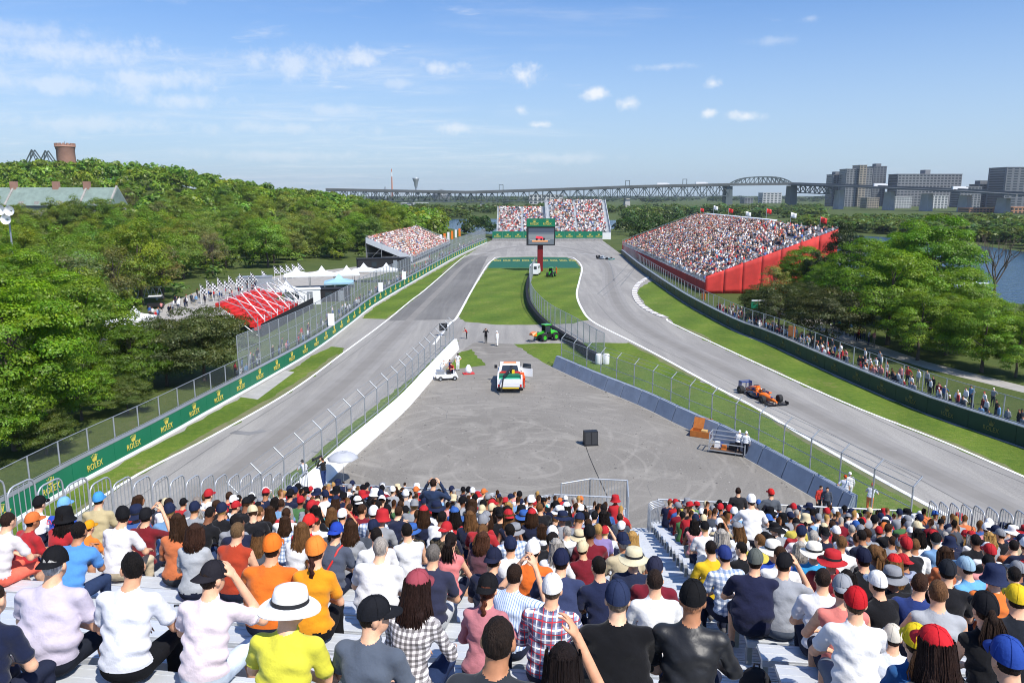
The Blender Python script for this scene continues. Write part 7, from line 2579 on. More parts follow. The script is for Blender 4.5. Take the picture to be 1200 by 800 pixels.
def tow_truck():
    p = G(597.5, 461)
    e = empty('tow_truck', (p.x, p.y + .2, .01), R(90), label='white and green tow pickup with a boom parked on the lot, door open', cat='truck')
    Wd = 1.12
    mb = MB()
    mb.hexa([(0, -Wd, .45), (2.6, -Wd, .45), (2.6, Wd, .45), (0, Wd, .45), (0, -Wd, .78), (2.6, -Wd, .78), (2.6, Wd, .78), (0, Wd, .78)])
    mb.build('bed', M['white'], e)
    for s in (-1, 1):
        MB().box((1.3, s * (Wd - .07), 1.02), (2.6, .14, .52)).build('bed_side', M['white'], e)
    MB().box((.05, 0, 1.0), (.10, 2 * Wd - .3, .48)).build('tailgate', M['white'], e)
    MB().box((.72, 0, .93), (1.15, 2 * Wd - .32, .28)).build('tool_box', M['sea_green'], e)
    MB().box((1.75, 0, 1.05), (.8, 2 * Wd - .32, .5)).build('tool_box', mat('dark_green_cover', srgb('#1f6a50'), .6), e)
    mb = MB(); mb.box((2.45, .55, 1.22), (.3, .8, .3)); mb.box((2.45, -.62, 1.22), (.3, .7, .3)); mb.build('banner', M['red'], e)
    mb = MB()
    mb.rings([[Vector((2.65, -Wd, .45)), Vector((2.65, Wd, .45)), Vector((2.65, Wd, 1.28)), Vector((2.65, -Wd, 1.28))], [Vector((4.6, -Wd, .45)), Vector((4.6, Wd, .45)), Vector((4.6, Wd, 1.28)), Vector((4.6, -Wd, 1.28))],
              [Vector((5.9, -Wd * .95, .45)), Vector((5.9, Wd * .95, .45)), Vector((5.9, Wd * .93, 1.18)), Vector((5.9, -Wd * .93, 1.18))]], smooth=False)
    cb = mb.build('cab', M['white'], e)
    x0, x1, x2, x3 = 2.7, 2.95, 4.15, 4.75
    mb = MB(); q = Wd - .05; q2 = Wd - .22
    mb.rings([[Vector((x0, -q, 1.27)), Vector((x3, -q, 1.27)), Vector((x3, q, 1.27)), Vector((x0, q, 1.27))], [Vector((x1, -q2, 1.95)), Vector((x2, -q2, 1.95)), Vector((x2, q2, 1.95)), Vector((x1, q2, 1.95))]], smooth=False)
    mb.build('cab_roof', M['white'], e)
    mb = MB(); mb.hexa([(x0 - .0, -.8, 1.36), (x0 + .03, -.8, 1.36), (x0 + .03, .8, 1.36), (x0 - .0, .8, 1.36), (x1 - .07, -.68, 1.86), (x1 - .03, -.68, 1.86), (x1 - .03, .68, 1.86), (x1 - .07, .68, 1.86)])
    mb.build('rear_window', M['glass'], e)
    for s in (-1, 1):
        mb = MB(); mb.add([(x0 + .35, s * (q - .012), 1.36), (x3 - .35, s * (q - .012), 1.36), (x2 + .02, s * (q2 + .035), 1.85), (x1 + .2, s * (q2 + .035), 1.85)], [(0, 1, 2, 3)]); mb.build('side_window', M['glass'], e)
        MB().box((4.55, s * (Wd + .22), 1.38), (.12, .26, .3)).build('mirror', M['dark'], e)
        wheel(e, 1.05, s * (Wd - .10), .40, .34, M['steel']); wheel(e, 4.95, s * (Wd - .14), .40, .28, M['steel'])
        MB().box((.0, s * (Wd - .15), .66), (.04, .16, .2)).build('tail_light', M['red'], e)
    MB().box((-.12, 0, .46), (.22, 2 * Wd - .1, .16)).build('bumper', M['dark'], e)
    MB().box((-.24, 0, .50), (.02, 1.6, .10)).build('bumper_strip', M['yellow'], e)
    mb = MB(); mb.bar((2.2, -.1, 1.2), (2.25, -.1, 2.0), .22); mb.bar((2.3, -.25, 1.9), (-.3, .55, 1.55), .16); mb.bar((-.3, .55, 1.6), (-.85, .75, .35), .10)
    bm_ = mb.build('boom', M['dark'], e)
    MB().box((2.15, -.3, 1.35), (.3, .25, .45)).build('winch', M['yellow'], bm_)
    dr = MB().box((0, 0, 0), (1.1, .07, .75)); o = dr.build('door', M['white'], e); o.location = (4.0, -Wd - .48, .95); o.rotation_euler = (0, 0, R(62))
    MB().box((0, 0, .6), (.8, .04, .45)).build('pane', M['glass'], o)
    MB().box((3.55, 0, 2.0), (.3, 1.2, .10)).build('light_bar', M['orange'], e)


tow_truck()


def telehandler(loc, heading, label, load=True):
    e = empty('telehandler', loc, heading, label=label, cat='tractor'); e.scale = (.72, .72, .82)
    mb = MB(); mb.box((0, 0, .75), (3.2, 1.1, .5)); mb.build('chassis', M['dark'], e)
    mb = MB(); mb.rings([ring(-1.9, 0, .48, .7, 1.25), ring(-1.4, 0, .55, .65, 1.45), ring(-.4, 0, .55, .65, 1.5)]); mb.build('bonnet', M['lime'], e)
    mb = MB()
    for x in (-.35, .75):
        for y in (-.5, .5): mb.bar((x, y, 1.0), (x * .9, y * .9, 2.3), .08)
    cb = mb.build('cab_frame', M['dark'], e)
    MB().box((.18, 0, 2.36), (1.35, 1.15, .14)).build('cab_roof', M['lime'], e)
    mb = MB(); mb.box((.2, .47, 1.75), (1.0, .02, .9)); mb.box((.2, -.47, 1.75), (1.0, .02, .9)); mb.box((-.33, 0, 1.75), (.02, .9, .9)); mb.build('pane', M['glass'], cb)
    for x, r_ in ((-1.2, .62), (1.15, .62)):
        for s in (-1, 1): wheel(e, x, s * .85, r_, .42, M['lime'])
    mb = MB(); mb.bar((-.9, .0, 1.55), (2.0, 0, 1.1), .26, .3); mb.bar((2.0, 0, 1.1), (2.3, 0, .55), .2); mb.build('boom', M['lime'], e)
    mb = MB()
    for y in (-.4, .4): mb.box((3.0, y, .30), (1.3, .14, .06)); mb.box((2.36, y, .6), (.08, .14, .65))
    mb.box((2.36, 0, .75), (.08, 1.3, .1)); mb.build('fork', M['dark'], e)
    if load:
        mb = MB(); mb.hexa([(2.5, -.6, .9), (3.3, -.6, 1.0), (3.3, .6, 1.0), (2.5, .6, .9), (2.5, -.6, 1.5), (3.3, -.35, 1.35), (3.3, .35, 1.35), (2.5, .6, 1.5)]); mb.build('bucket', M['orange'], e)
    return e


telehandler(G(641, 398.5), R(214), 'bright green telehandler with orange load beside the infield tyre wall')
telehandler(G(646, 324), R(250), 'bright green telehandler parked below the big screen', False)


def box_van(loc, heading, label):
    e = empty('van', loc, heading, label=label, cat='van')
    mb = MB(); mb.hexa([(-2.3, -.95, .4), (1.4, -.95, .4), (1.4, .95, .4), (-2.3, .95, .4), (-2.25, -.85, 2.4), (1.3, -.85, 2.4), (1.3, .85, 2.4), (-2.25, .85, 2.4)]); mb.build('body', M['white'], e)
    mb = MB(); mb.hexa([(1.4, -.93, .4), (2.6, -.9, .4), (2.6, .9, .4), (1.4, .93, .4), (1.4, -.85, 2.3), (1.8, -.8, 2.25), (1.8, .8, 2.25), (1.4, .85, 2.3)]); mb.build('cab', M['white'], e)
    mb = MB(); mb.box((-2.31, .4, 1.75), (.03, .6, .6)); mb.box((-2.31, -.4, 1.75), (.03, .6, .6)); mb.box((-.4, .93, 1.8), (1.6, .03, .5)); mb.box((-.4, -.93, 1.8), (1.6, .03, .5)); mb.build('window', M['glass'], e)
    for x in (-1.5, 1.7):
        for s in (-1, 1): wheel(e, x, s * .82, .36, .24, M['steel'])
    return e


box_van(G(627, 322), R(80), 'white van parked beside the post of the big screen')


def utility_cart():
    e = empty('utility_cart', G(524, 444.5), R(12), label='small white utility cart beside the white wall, people around it', cat='cart'); e.scale = (.8, .8, .8)
    mb = MB(); mb.hexa([(-1.3, -.6, .3), (1.3, -.6, .3), (1.3, .6, .3), (-1.3, .6, .3), (-1.35, -.62, .75), (1.1, -.62, .75), (1.1, .62, .75), (-1.35, .62, .75)]); mb.build('body', M['white'], e)
    MB().box((.2, 0, .9), (.5, 1.1, .3)).build('seat', M['dark'], e)
    MB().box((-.8, 0, .95), (.9, 1.1, .4)).build('cargo_box', M['steel'], e)
    MB().box((.75, 0, .95), (.1, 1.1, .5)).build('dashboard', M['white'], e)
    for x in (-.85, .85):
        for s in (-1, 1): wheel(e, x, s * .58, .26, .2, M['steel'])


utility_cart()
M['suit'] = None


def stander(px, py, key, shirt, pants, label, hat=None, hatcol='#ffffff', toward=None, heading=None, z=0.02, scale=1.0, **k):
    p = G(px, py); p.z = z
    return person(p, R(heading if heading is not None else 0), key=key, lod=1, shirt=shirt, pants=pants, label=label, hat=hat, hatcol=hatcol, scale=scale, **k)


WS = '#f1f1ee'
stander(569.5, 402, 'st_up', '#1c1c1f', '#17171a', 'person in black raising both hands, standing at the lot entrance', heading=10)
stander(583, 405.5, 'st', WS, WS, 'person in white overalls standing beside a person in black', hat='cap', heading=60)
stander(536.5, 434, 'st_hip', WS, WS, 'person in white overalls standing on the small grass patch', hat='cap', hatcol='#222222', heading=200)
stander(517, 441, 'st_lean', WS, '#cfd3d8', 'person in white leaning over the utility cart from the wall', hat='cap', heading=-60)
stander(528, 442, 'st', '#2a3e8c', '#c33a30', 'person in blue jacket and red trousers beside the utility cart', heading=120)
stander(531, 444.5, 'st_lean', '#b8322c', '#22304e', 'person in red bending beside the utility cart', heading=150)
stander(547, 397, 'st_lean', '#b8322c', '#2a2a2e', 'person in red crouching at the end of the white wall', heading=90, scale=.8)
stander(613.5, 455, 'st_lean', '#e85c2c', '#d8482a', 'marshal in orange overalls leaning into the open door of the tow truck', heading=40, hat='cap')
stander(864, 534, 'st_lean', '#f2f2f4', '#26262c', 'marshal in white shirt working in the steel cart by the barrier', hat='cap', heading=-30)
stander(873, 535.5, 'st', '#eceef2', '#20222c', 'marshal in white standing beside the barrier behind the steel cart', hat='cap', heading=-20)
stander(988, 592, 'st_hip', '#e6e9f2', '#e9e9ee', 'marshal in pale blue and white by the fence post', hat='cap', hatcol='#d8572a', heading=-20)
stander(994, 588, 'st', '#f2f2f2', '#f0f0f0', 'marshal in white cap standing just behind the fence', hat='cap', heading=0)
stander(1018, 602, 'st_lean', '#dfe4f0', '#e8742c', 'marshal in white and orange leaning on the fence rail', hat='cap', hatcol='#e0512a', heading=-40)
stander(967, 606, 'st', '#4a505c', '#2a2a30', 'person in dark grey shirt with sunglasses below the front railing', heading=160)
stander(958, 604, 'st', '#c33a30', '#2a2a30', 'person in red shirt below the front railing', heading=-150)
stander(404, 600, 'st', '#22294a', '#2a2a30', 'person in navy shirt standing below the front railing by the white wall', heading=20)
stander(431, 602, 'st_up', '#2c3844', '#2a2a30', 'person in dark grey taking a picture below the front railing', heading=10)
stander(475, 601, 'st', '#c9cdd6', '#3a4050', 'person in pale striped shirt standing below the front railing', heading=0)
stander(438, 607, 'st', '#d8362c', '#2a2a30', 'person in red cap standing below the front railing', hat='cap', hatcol='#d8322a', heading=30)
stander(652, 321.5, 'st', '#f07a2c', '#f07a2c', 'marshal in orange overalls standing by the telehandler below the big screen', heading=120)

# photographers on the white wall, umbrella, bag
ph = G(380, 569)
person(Vector((ph.x, ph.y, .02)), R(60), key='st_up', lod=1, shirt='#1d1d20', pants='#2a3a66', label='photographer in black with a long lens beside the white wall', skin=1)
person(Vector((ph.x - 1.0, ph.y - .4, .02)), R(40), key='st_lean', lod=1, shirt='#f0f0f0', pants='#2c3f7c', label='photographer in white bending over gear beside the white wall', hat='cap', hatcol='#1c1c1c')
e = empty('camera_tripod', Vector((ph.x - .55, ph.y + .55, .02)), 0, label='black camera with long lens on a tripod by the white wall', cat='camera')
mb = MB()
for q in range(3): mb.tube((.35 * math.cos(q * 2.1), .35 * math.sin(q * 2.1), 0), (0, 0, 1.45), .018, n=6)
mb.build('tripod', M['dark'], e); MB().tube((-.1, -.2, 1.52), (.2, .45, 1.5), .07, .09, 10).build('lens', M['dark'], e); MB().box((-.12, -.22, 1.52), (.16, .14, .16)).build('camera_body', M['dark'], e)


def umbrella():
    p = G(403, 566)
    e = empty('umbrella', Vector((p.x, p.y, .02)), 0, label='open silver white umbrella beside the photographers at the wall', cat='umbrella')
    mb = MB(); n = 8
    R0 = .95; rings = []
    for i in range(7):
        t = i / 6
        rings.append([Vector((R0 * t * (1 - .04 * (j % 2)) * math.cos(math.pi * j / n), R0 * t * (1 - .04 * (j % 2)) * math.sin(math.pi * j / n), 2.0 - .42 * t * t + (.03 * (j % 2)) * t)) for j in range(2 * n)])
    mb.rings(rings[1:], caps=False)
    mb.add([Vector((0, 0, 2.0))] + rings[1], [(0, 1 + j, 1 + (j + 1) % (2 * n)) for j in range(2 * n)])
    o = mb.build('canopy', mat('silver_white_cloth', (.42, .43, .46), .6, var=.1, vscale=2), e); s_ = o.modifiers.new('t', 'SOLIDIFY'); s_.thickness = .006
    MB().tube((0, 0, .0), (0, 0, 2.08), .014, n=6).build('pole', M['steel'], e)
    for j in range(n):
        q = 2 * math.pi * j / n; mb = MB(); mb.path([(0, 0, 1.98), (R0 * .5 * math.cos(q), R0 * .5 * math.sin(q), 1.88), (R0 * math.cos(q), R0 * math.sin(q), 1.57)], .005, 4); mb.build('rib', M['steel'], e)


umbrella()
# loudspeaker on the lot, its cable
p = G(692, 521)
e = empty('loudspeaker', Vector((p.x, p.y, .012)), R(8), label='black loudspeaker box standing alone on the paved lot', cat='loudspeaker')
mb = MB(); mb.hexa([(-.48, -.28, .06), (.48, -.28, .06), (.48, .35, .06), (-.48, .35, .06), (-.48, -.18, 1.0), (.48, -.18, 1.0), (.48, .3, 1.0), (-.48, .3, 1.0)]); mb.build('cabinet', M['dark'], e)
for x in (-.24, .24):
    MB().hexa([(x - .2, -.30, .12), (x + .2, -.30, .12), (x + .2, -.27, .12), (x - .2, -.27, .12), (x - .2, -.21, .94), (x + .2, -.21, .94), (x + .2, -.18, .94), (x - .2, -.18, .94)]).build('grille', mat('speaker_grille', (.035, .035, .037), .6), e)
mb = MB(); mb.box((0, .05, .03), (1.0, .7, .06)); mb.build('base', M['dark'], e)
cl_ = smooth_line([G(686, 521), G(690, 533), G(698, 552), G(712, 582)], .5)
mb = MB(); mb.path([v + Vector((0, 0, .02)) for v in cl_], .02, 5)
mb.build('cable', M['dark'], label='black cable running from the loudspeaker across the lot', cat='cable')
# orange crate
p = G(821, 511)
e = empty('crate', Vector((p.x, p.y, .012)), R(-28), label='orange brown open crate with raised lid beside the blue grey barrier', cat='crate'); e.scale = (.8, .8, .8)
M['crate'] = mat('orange_plywood', srgb('#b0682c'), .7, var=.2, vscale=3)
for a_ in ((0, -.5, .3, 1.7, .05, .55), (0, .5, .3, 1.7, .05, .55), (-.85, 0, .3, .05, 1.0, .55), (.85, 0, .3, .05, 1.0, .55), (0, 0, .05, 1.7, 1.0, .05)):
    MB().box(a_[:3], a_[3:]).build('board', M['crate'], e)
o = MB().box((0, 0, .5), (1.7, .05, 1.0)).build('lid', M['crate'], e); o.location = (0, .56, .55); o.rotation_euler = (R(-22), 0, 0)
MB().box((.35, -.1, .45), (.5, .5, .4)).build('carton', mat('cardboard', srgb('#c9a468'), .8), e)


def steel_cart():
    p = G(853, 530)
    e = empty('steel_cart', Vector((p.x, p.y, .012)), R(-26), label='open steel frame cart with gear standing against the blue grey barrier', cat='cart'); e.scale = (.82, .82, .9)
    mb = MB(); L, Wd, Hh = 2.9, 1.3, 1.45
    for x in (-L / 2, L / 2):
        for y in (-Wd / 2, Wd / 2): mb.bar((x, y, .12), (x, y, Hh), .07)
    for z in (.2, .8, Hh):
        for y in (-Wd / 2, Wd / 2): mb.bar((-L / 2, y, z), (L / 2, y, z), .06)
        for x in (-L / 2, L / 2): mb.bar((x, -Wd / 2, z), (x, Wd / 2, z), .06)
    mb.build('frame', M['steel_pale'], e)
    MB().box((0, 0, .24), (L - .08, Wd - .08, .04)).build('floor_panel', mat('brown_ply', (.16, .10, .06), .8), e)
    for (x, y, s, c) in ((-.9, .1, .45, M['white']), (-.3, -.2, .4, M['orange']), (.3, .1, .5, M['dark']), (-.6, .35, .35, M['race_blue'])):
        MB().box((x, y, .26 + s / 2), (s, s * .8, s), taper=.85).build('gear_bag', c, e)
    for x in (-1.1, 1.1):
        for s in (-1, 1): wheel(e, x, s * .5, .09, .06, M['dark'])


steel_cart()
# white bag and cone-like sack by the lot edge
p = G(549, 438)
e = empty('sand_bag', Vector((p.x, p.y, .012)), .3, label='white sack standing on a red base near the grass patch', cat='bag')
MB().lathe([(.0, .1), (.32, .1), (.36, .35), (.25, .7), (.1, .9), (0, .92)], 12).build('sack', M['white'], e); MB().box((0, 0, .05), (1.1, .6, .10)).build('base', M['red'], e)
# black board hanging on the fence end
p = at(519.5, 383, G(528, 408).y + 8)
e = empty('notice_board', Vector((p.x, p.y, 0)), R(12), label='black square board on a post at the end of the white wall fence', cat='sign')
MB().box((0, 0, p.z), (1.0, .12, .95)).build('board', M['dark'], e); MB().tube((.45, .08, 0), (.45, .08, p.z + .5), .05, n=7).build('post', M['steel'], e)

# ------------------------------------------------------------------ big screen
def big_screen():
    Y = G(633, 318).y
    b_ = at(633, 318, Y); X0 = b_.x
    e = empty('big_screen', Vector((X0, Y, .012)), 0, label='big outdoor screen on a dark red post showing a race car', cat='screen')
    zb, zt = at(633, 287.5, Y).z, at(633, 266, Y).z
    zz = at(633, 256.2, Y).z
    w = (at(650.5, 270, Y).x - at(617, 270, Y).x)
    cx = (at(650.5, 270, Y).x + at(617, 270, Y).x) / 2 - X0
    MB().box((0, .9, zb / 2 + .6), (1.25, 1.25, zb + 1.2)).build('post', M['dark_red'], e)
    MB().box((cx, .1, (zb + zz) / 2), (w, .7, zz - zb)).build('cabinet', M['dark'], e)
    MB().box((cx, -.28, (zt + zz) / 2 + .05), (w - .1, .06, zz - zt - .1)).build('header_board', M['board'], e)
    for s in (-1, 1):
        logo(e, Vector((cx + s * 1.45, -.33, 0)), 0.0, 1.15, (zt + zz) / 2)
    sw, sh_ = w - .7, zt - zb - .5
    zc_ = (zb + zt) / 2
    def lit(n, c, s=.55): return mat(n, c, .4, emit=(c, s))
    MB().box((cx + .1, -.27, zc_), (sw, .04, sh_)).build('display', lit('screen_grey', (.10, .115, .135)), e)
    scr = [('screen_sky', (.05, .06, .085), 0, .36, 1.0, .28), ('screen_road', (.16, .17, .18), 0, -.05, 1.0, .3), ('screen_banner', (.62, .26, .10), -.05, -.30, .62, .09), ('screen_kerb', (.30, .32, .34), -.05, -.2, .8, .06)]
    for n, c, fx, fz, fw, fh in scr:
        MB().box((cx + .1 + fx * sw, -.30, zc_ + fz * sh_), (fw * sw, .012, fh * sh_)).build('picture', lit(n, c), e)
    mb = MB()
    mb.hexa([(cx - 1.2, -.325, zc_ - .5), (cx + .9, -.325, zc_ - .75), (cx + .9, -.31, zc_ - .75), (cx - 1.2, -.31, zc_ - .5), (cx - 1.0, -.325, zc_ + .05), (cx + .3, -.325, zc_ - .1), (cx + .3, -.31, zc_ - .1), (cx - 1.0, -.31, zc_ + .05)])
    mb.build('picture', lit('screen_car', (.62, .04, .06), .7), e)
    mb = MB()
    for x in (-.9, .1, .7): mb.ball((cx + x, -.315, zc_ - .62), (.28, .015, .28), 10, 6)
    mb.build('picture', lit('screen_dark', (.012, .012, .014), .2), e)


big_screen()

# ------------------------------------------------------------------ behind the tall fence: tents, scaffold seats, flags, people
def tent(px, py, w, d, h, m, label, rz=.15, name='tent', peaks=1, group=None):
    p = G(px, py)
    e = empty(name, Vector((p.x, p.y, 0)), rz, label=label, cat='tent', group=group)
    for i in range(peaks):
        x0 = (i - (peaks - 1) / 2) * w
        mb = MB(); a_ = w / 2 * .99
        mb.add([(x0 - a_, -d / 2, h), (x0 + a_, -d / 2, h), (x0 + a_, d / 2, h), (x0 - a_, d / 2, h), (x0 - a_ * .3, -d * .15, h * 1.22), (x0 + a_ * .3, -d * .15, h * 1.22), (x0 + a_ * .3, d * .15, h * 1.22), (x0 - a_ * .3, d * .15, h * 1.22), (x0, 0, h * 1.6)],
               [(0, 1, 5, 4), (1, 2, 6, 5), (2, 3, 7, 6), (3, 0, 4, 7), (4, 5, 8), (5, 6, 8), (6, 7, 8), (7, 4, 8)])
        mb.box((x0, -d / 2, h - .12), (w * .98, .04, .3)); mb.box((x0 - a_, 0, h - .12), (.04, d, .3)); mb.box((x0 + a_, 0, h - .12), (.04, d, .3))
        mb.build('canopy', m, e)
        for sx in (-1, 1):
            for sy in (-1, 1): MB().tube((x0 + sx * a_ * .96, sy * d * .48, 0), (x0 + sx * a_ * .96, sy * d * .48, h), .05, n=6).build('pole', M['steel'], e)
    return e


M['tent'] = mat('white_tent_vinyl', (.80, .80, .80), .6, var=.06, vscale=.6)
M['tent_blue'] = mat('pale_blue_tent_vinyl', (.30, .50, .62), .6, var=.08, vscale=.6)
tent(378, 337, 4.6, 4.5, 2.6, M['tent'], 'white peaked marquee of three bays behind the netting fence', .25, peaks=3)
tent(398, 346, 5.0, 4.5, 2.4, M['tent_blue'], 'pale blue peaked tent beside the white marquee', .2)
tent(440, 330, 4.5, 4, 2.4, M['tent'], 'small white tent near the scaffold grandstand', .1, peaks=2)
tent(160, 395, 4.0, 4, 2.4, M['tent'], 'white tent half hidden by the rounded tree', .1)
tent(128, 408, 4.0, 4, 2.4, M['tent'], 'second white tent hidden in the trees by the path', .4)
tent(337, 358, 3.4, 3, 2.6, M['tent'], 'small white booth tent next to the red seats', .2)
for px, py, w, d, h, m, lab in ((355, 356, 5.5, 2.4, 2.4, M['white'], 'white site cabin beside the red scaffold seats'), (392, 352, 5, 2.4, 2.0, M['black'], 'black draped counter under the pale blue tent'),
                                (450, 318, 12, 3, 3.0, M['black'], 'long black draped hoarding below the scaffold grandstand'), (300, 338, 6, 2.4, 2.2, M['steel'], 'grey site cabin behind the checkered flags')):
    p = G(px, py)
    e = empty('site_cabin', Vector((p.x, p.y, 0)), .3, label=lab, cat='cabin')
    MB().box((0, 0, h / 2), (w, d, h)).build('body', m, e); MB().box((0, 0, h + .05), (w + .2, d + .2, .1)).build('roof', m, e)
    MB().box((w * .2, -d / 2 - .02, h * .45), (.9, .05, h * .85)).build('door', M['steel'], e)
    MB().box((-w * .2, -d / 2 - .02, h * .6), (1.1, .05, h * .35)).build('window', M['glass'], e)


def check_mat():
    m = bpy.data.materials.new('checkered_cloth'); m.use_nodes = True
    n, l = m.node_tree.nodes, m.node_tree.links
    c = n.new('ShaderNodeTexChecker'); c.inputs['Scale'].default_value = 3.4; c.inputs[1].default_value = (.8, .8, .8, 1); c.inputs[2].default_value = (.015, .015, .018, 1)
    tc = n.new('ShaderNodeTexCoord'); mp = n.new('ShaderNodeMapping'); mp.inputs['Location'].default_value = (.07, .05, .03)
    l.new(tc.outputs['Object'], mp.inputs[0]); l.new(mp.outputs[0], c.inputs[0]); l.new(c.outputs[0], n['Principled BSDF'].inputs['Base Color'])
    return m


M['check'] = check_mat()
i = 0
for px, py in [(236 + 14 * k, 356 - 3.0 * k) for k in range(5)] + [(243 + 13 * k, 349 - 2.5 * k) for k in range(6)] + [(322 + 7 * k, 330 - 1.2 * k) for k in range(5)]:
    p = G(px, py); i += 1
    e = empty('feather_flag', Vector((p.x, p.y, 0)), random.uniform(-.3, .5), label='black and white checkered feather flag on a pole behind the red seats', cat='flag', group='checkered flags behind the red seats')
    MB().tube((0, 0, 0), (0, 0, 3.2), .04, n=6).build('pole', M['white'], e)
    MB().hexa([(0, -.02, 1.7), (1.3, -.02, 1.5), (1.3, .02, 1.5), (0, .02, 1.7), (0, -.02, 3.15), (.4, -.02, 2.9), (.4, .02, 2.9), (0, .02, 3.15)]).build('cloth', M['check'], e)


def red_seats():
    a_, b_ = G(303, 394), G(363, 361)
    d = (b_ - a_); L = d.length
    e = empty('scaffold_seating', Vector((a_.x, a_.y, 0)), math.atan2(d.y, d.x), label='tilted bank of red seats on diagonal scaffold tubes behind the fence', cat='seating')
    dp, h0, h1 = 4.6, .8, 3.7
    rows = 9
    for r_ in range(rows):
        t = r_ / (rows - 1)
        wl_ = L * (.62 + .06 * ((r_ * 5) % 4)); MB().box((wl_ / 2 + .15 * (r_ % 2), dp * (1 - t) + .2, h1 - (h1 - h0) * t + .2), (wl_, .62, .5)).build('seat_row', M['red'], e)
    n = 9
    for i in range(n + 1):
        x = L * i / n
        mb = MB(); mb.tube((x, .0, 0), (x, dp, h1), .07, n=6); mb.tube((x, dp, 0), (x, dp, h1 + 1), .06, n=6); mb.tube((x, 0, 0), (x, 0, h0 + 1.5), .06, n=6)
        mb.tube((x, dp * .5, 0), (x, dp * .5, (h0 + h1) / 2), .05, n=6)
        if i < n: mb.tube((x, .1, h0 + .9), (x + L / n * 1.6, dp * .95, h1 + .9), .075, n=6); mb.tube((x + L / n * 1.6, .1, h0 + .9), (x, dp * .95, h1 + .9), .06, n=6)
        if i < n: mb.tube((x, -.05, .2), (x + L / n, dp * .7, h1 * .75), .05, n=6); mb.tube((x + L / n, -.05, .2), (x, dp * .7, h1 * .75), .05, n=6)
        mb.build('scaffold_frame', M['white'] if i % 2 else M['scaff'], e)
    MB().box((L / 2, -.5, .8), (L + .5, .1, 1.6)).build('skirt', M['black'], e)
    mb = MB(); mb.tube((0, dp, h1 + 1), (L, dp, h1 + 1), .05, n=6); mb.build('back_rail', M['scaff'], e)


red_seats()
# truss fence, golf cart, cones, lamp mast on the left
p = G(165, 352)
e = empty('truss_barrier', Vector((p.x, p.y, 0)), .25, label='low pale steel lattice truss lying along the service road', cat='truss')
mb = MB()
for z in (.4, 2.2): mb.bar((-3.5, 0, z), (3.5, 0, z), .14)
for k in range(7): mb.bar((-3.5 + k, 0, .4), (-3 + k, 0, 2.2), .1); mb.bar((-3 + k, 0, 2.2), (-2.5 + k, 0, .4), .1)
mb.build('lattice', M['steel_pale'], e)
mb = MB(); mb.box((-2.5, 0, .2), (.3, .6, .4)); mb.box((2.5, 0, .2), (.3, .6, .4)); mb.build('foot', M['steel'], e)
p = G(183, 361)
e = empty('golf_cart', Vector((p.x, p.y, 0)), .3, label='dark golf cart with white roof on the service road', cat='cart')
mb = MB(); mb.box((0, 0, .55), (2.4, 1.2, .5)); mb.build('body', M['dark'], e); MB().box((0, 0, 1.9), (1.9, 1.25, .08)).build('roof', M['white'], e)
mb = MB()
for x in (-.85, .85):
    for y in (-.55, .55): mb.tube((x, y, .7), (x, y, 1.9), .03, n=5)
mb.build('roof_post', M['dark'], e)
for x in (-.8, .8):
    for s in (-1, 1): wheel(e, x, s * .55, .26, .2, M['steel'])
for px in (97, 109):
    p = G(px, 431)
    e = empty('traffic_cone', Vector((p.x, p.y, 0)), 0, label='orange traffic cone at the road edge beneath the trees', cat='cone', group='cones under the trees')
    MB().lathe([(.22, .04), (.05, .8), (0, .8)], 12).build('body', M['orange'], e); MB().box((0, 0, .02), (.5, .5, .04)).build('base', M['dark'], e)
p = at(11, 262, 120)
e = empty('lamp_mast', Vector((p.x, 120, 0)), 0, label='tall mast with white loudspeaker horns above the tree tops', cat='mast')
zt = at(11, 245, 120).z
MB().tube((0, 0, 0), (0, 0, zt + .6), .16, .12, 8).build('pole', M['steel'], e)
for dx, dz in ((-.5, -.2), (1.2, -.3), (.1, -1.6)):
    mb = MB(); mb.lathe([(.1, 0), (.25, .35), (.75, .7), (.78, .75)], 12); o = mb.build('horn', M['white'], e); o.location = (dx * .6, -.3, zt + dz); o.rotation_euler = (R(80), R(60 * (1 if dx > 0 else -1)), 0)

# white and orange panels along the far end of the straight
for i, px in enumerate(range(529, 553, 4)):
    p = G(px, 290 - (px - 527) * .45)
    c = (M['white'], M['orange'])[i % 2]
    e = empty('feather_banner', Vector((p.x - 3.5, p.y, 0)), 0, label=('white' if i % 2 == 0 else 'orange') + ' upright banner beside the far end of the fence', cat='banner', group=('white' if i % 2 == 0 else 'orange') + ' banners at the far fence end')
    MB().box((0, 0, 2.6), (.8, .12, 3.0)).build('panel', c, e); MB().tube((0, .1, 0), (0, .1, 4.1), .06, n=6).build('pole', M['steel'], e)
# marker boards on the long fence and signs on the curved fence
for px, py, off, lab in ((391, 396, -.5, 'white distance marker board fixed to the tall fence'), (475, 337, -.5, 'white distance marker board farther along the tall fence'), (448, 352.5, -.5, 'third white distance marker board along the tall fence')):
    p = G(px, py)
    e = empty('marker_board', Vector((p.x - .2, p.y, 0)), R(10), label=lab, cat='sign')
    MB().box((0, 0, 2.3), (.75, .08, 1.5)).build('panel', M['white'], e); MB().tube((0, .1, 0), (0, .1, 3.0), .05, n=6).build('post', M['steel'], e)
p = G(925, 409)
e = empty('fence_sign', Vector((p.x + .25, p.y + .3, 0)), R(-60), label='small orange sign hanging on the curved trackside fence', cat='sign')
MB().box((0, 0, 2.0), (.9, .07, 1.2)).build('panel', M['orange'], e); MB().tube((0, .1, 0), (0, .1, 2.6), .05, n=6).build('post', M['steel'], e)
p = G(880, 390)
e = empty('signal_gantry', Vector((p.x + 1.2, p.y + 1.2, 0)), R(5), label='pale steel frame holding a green light panel behind the curved fence', cat='signal')
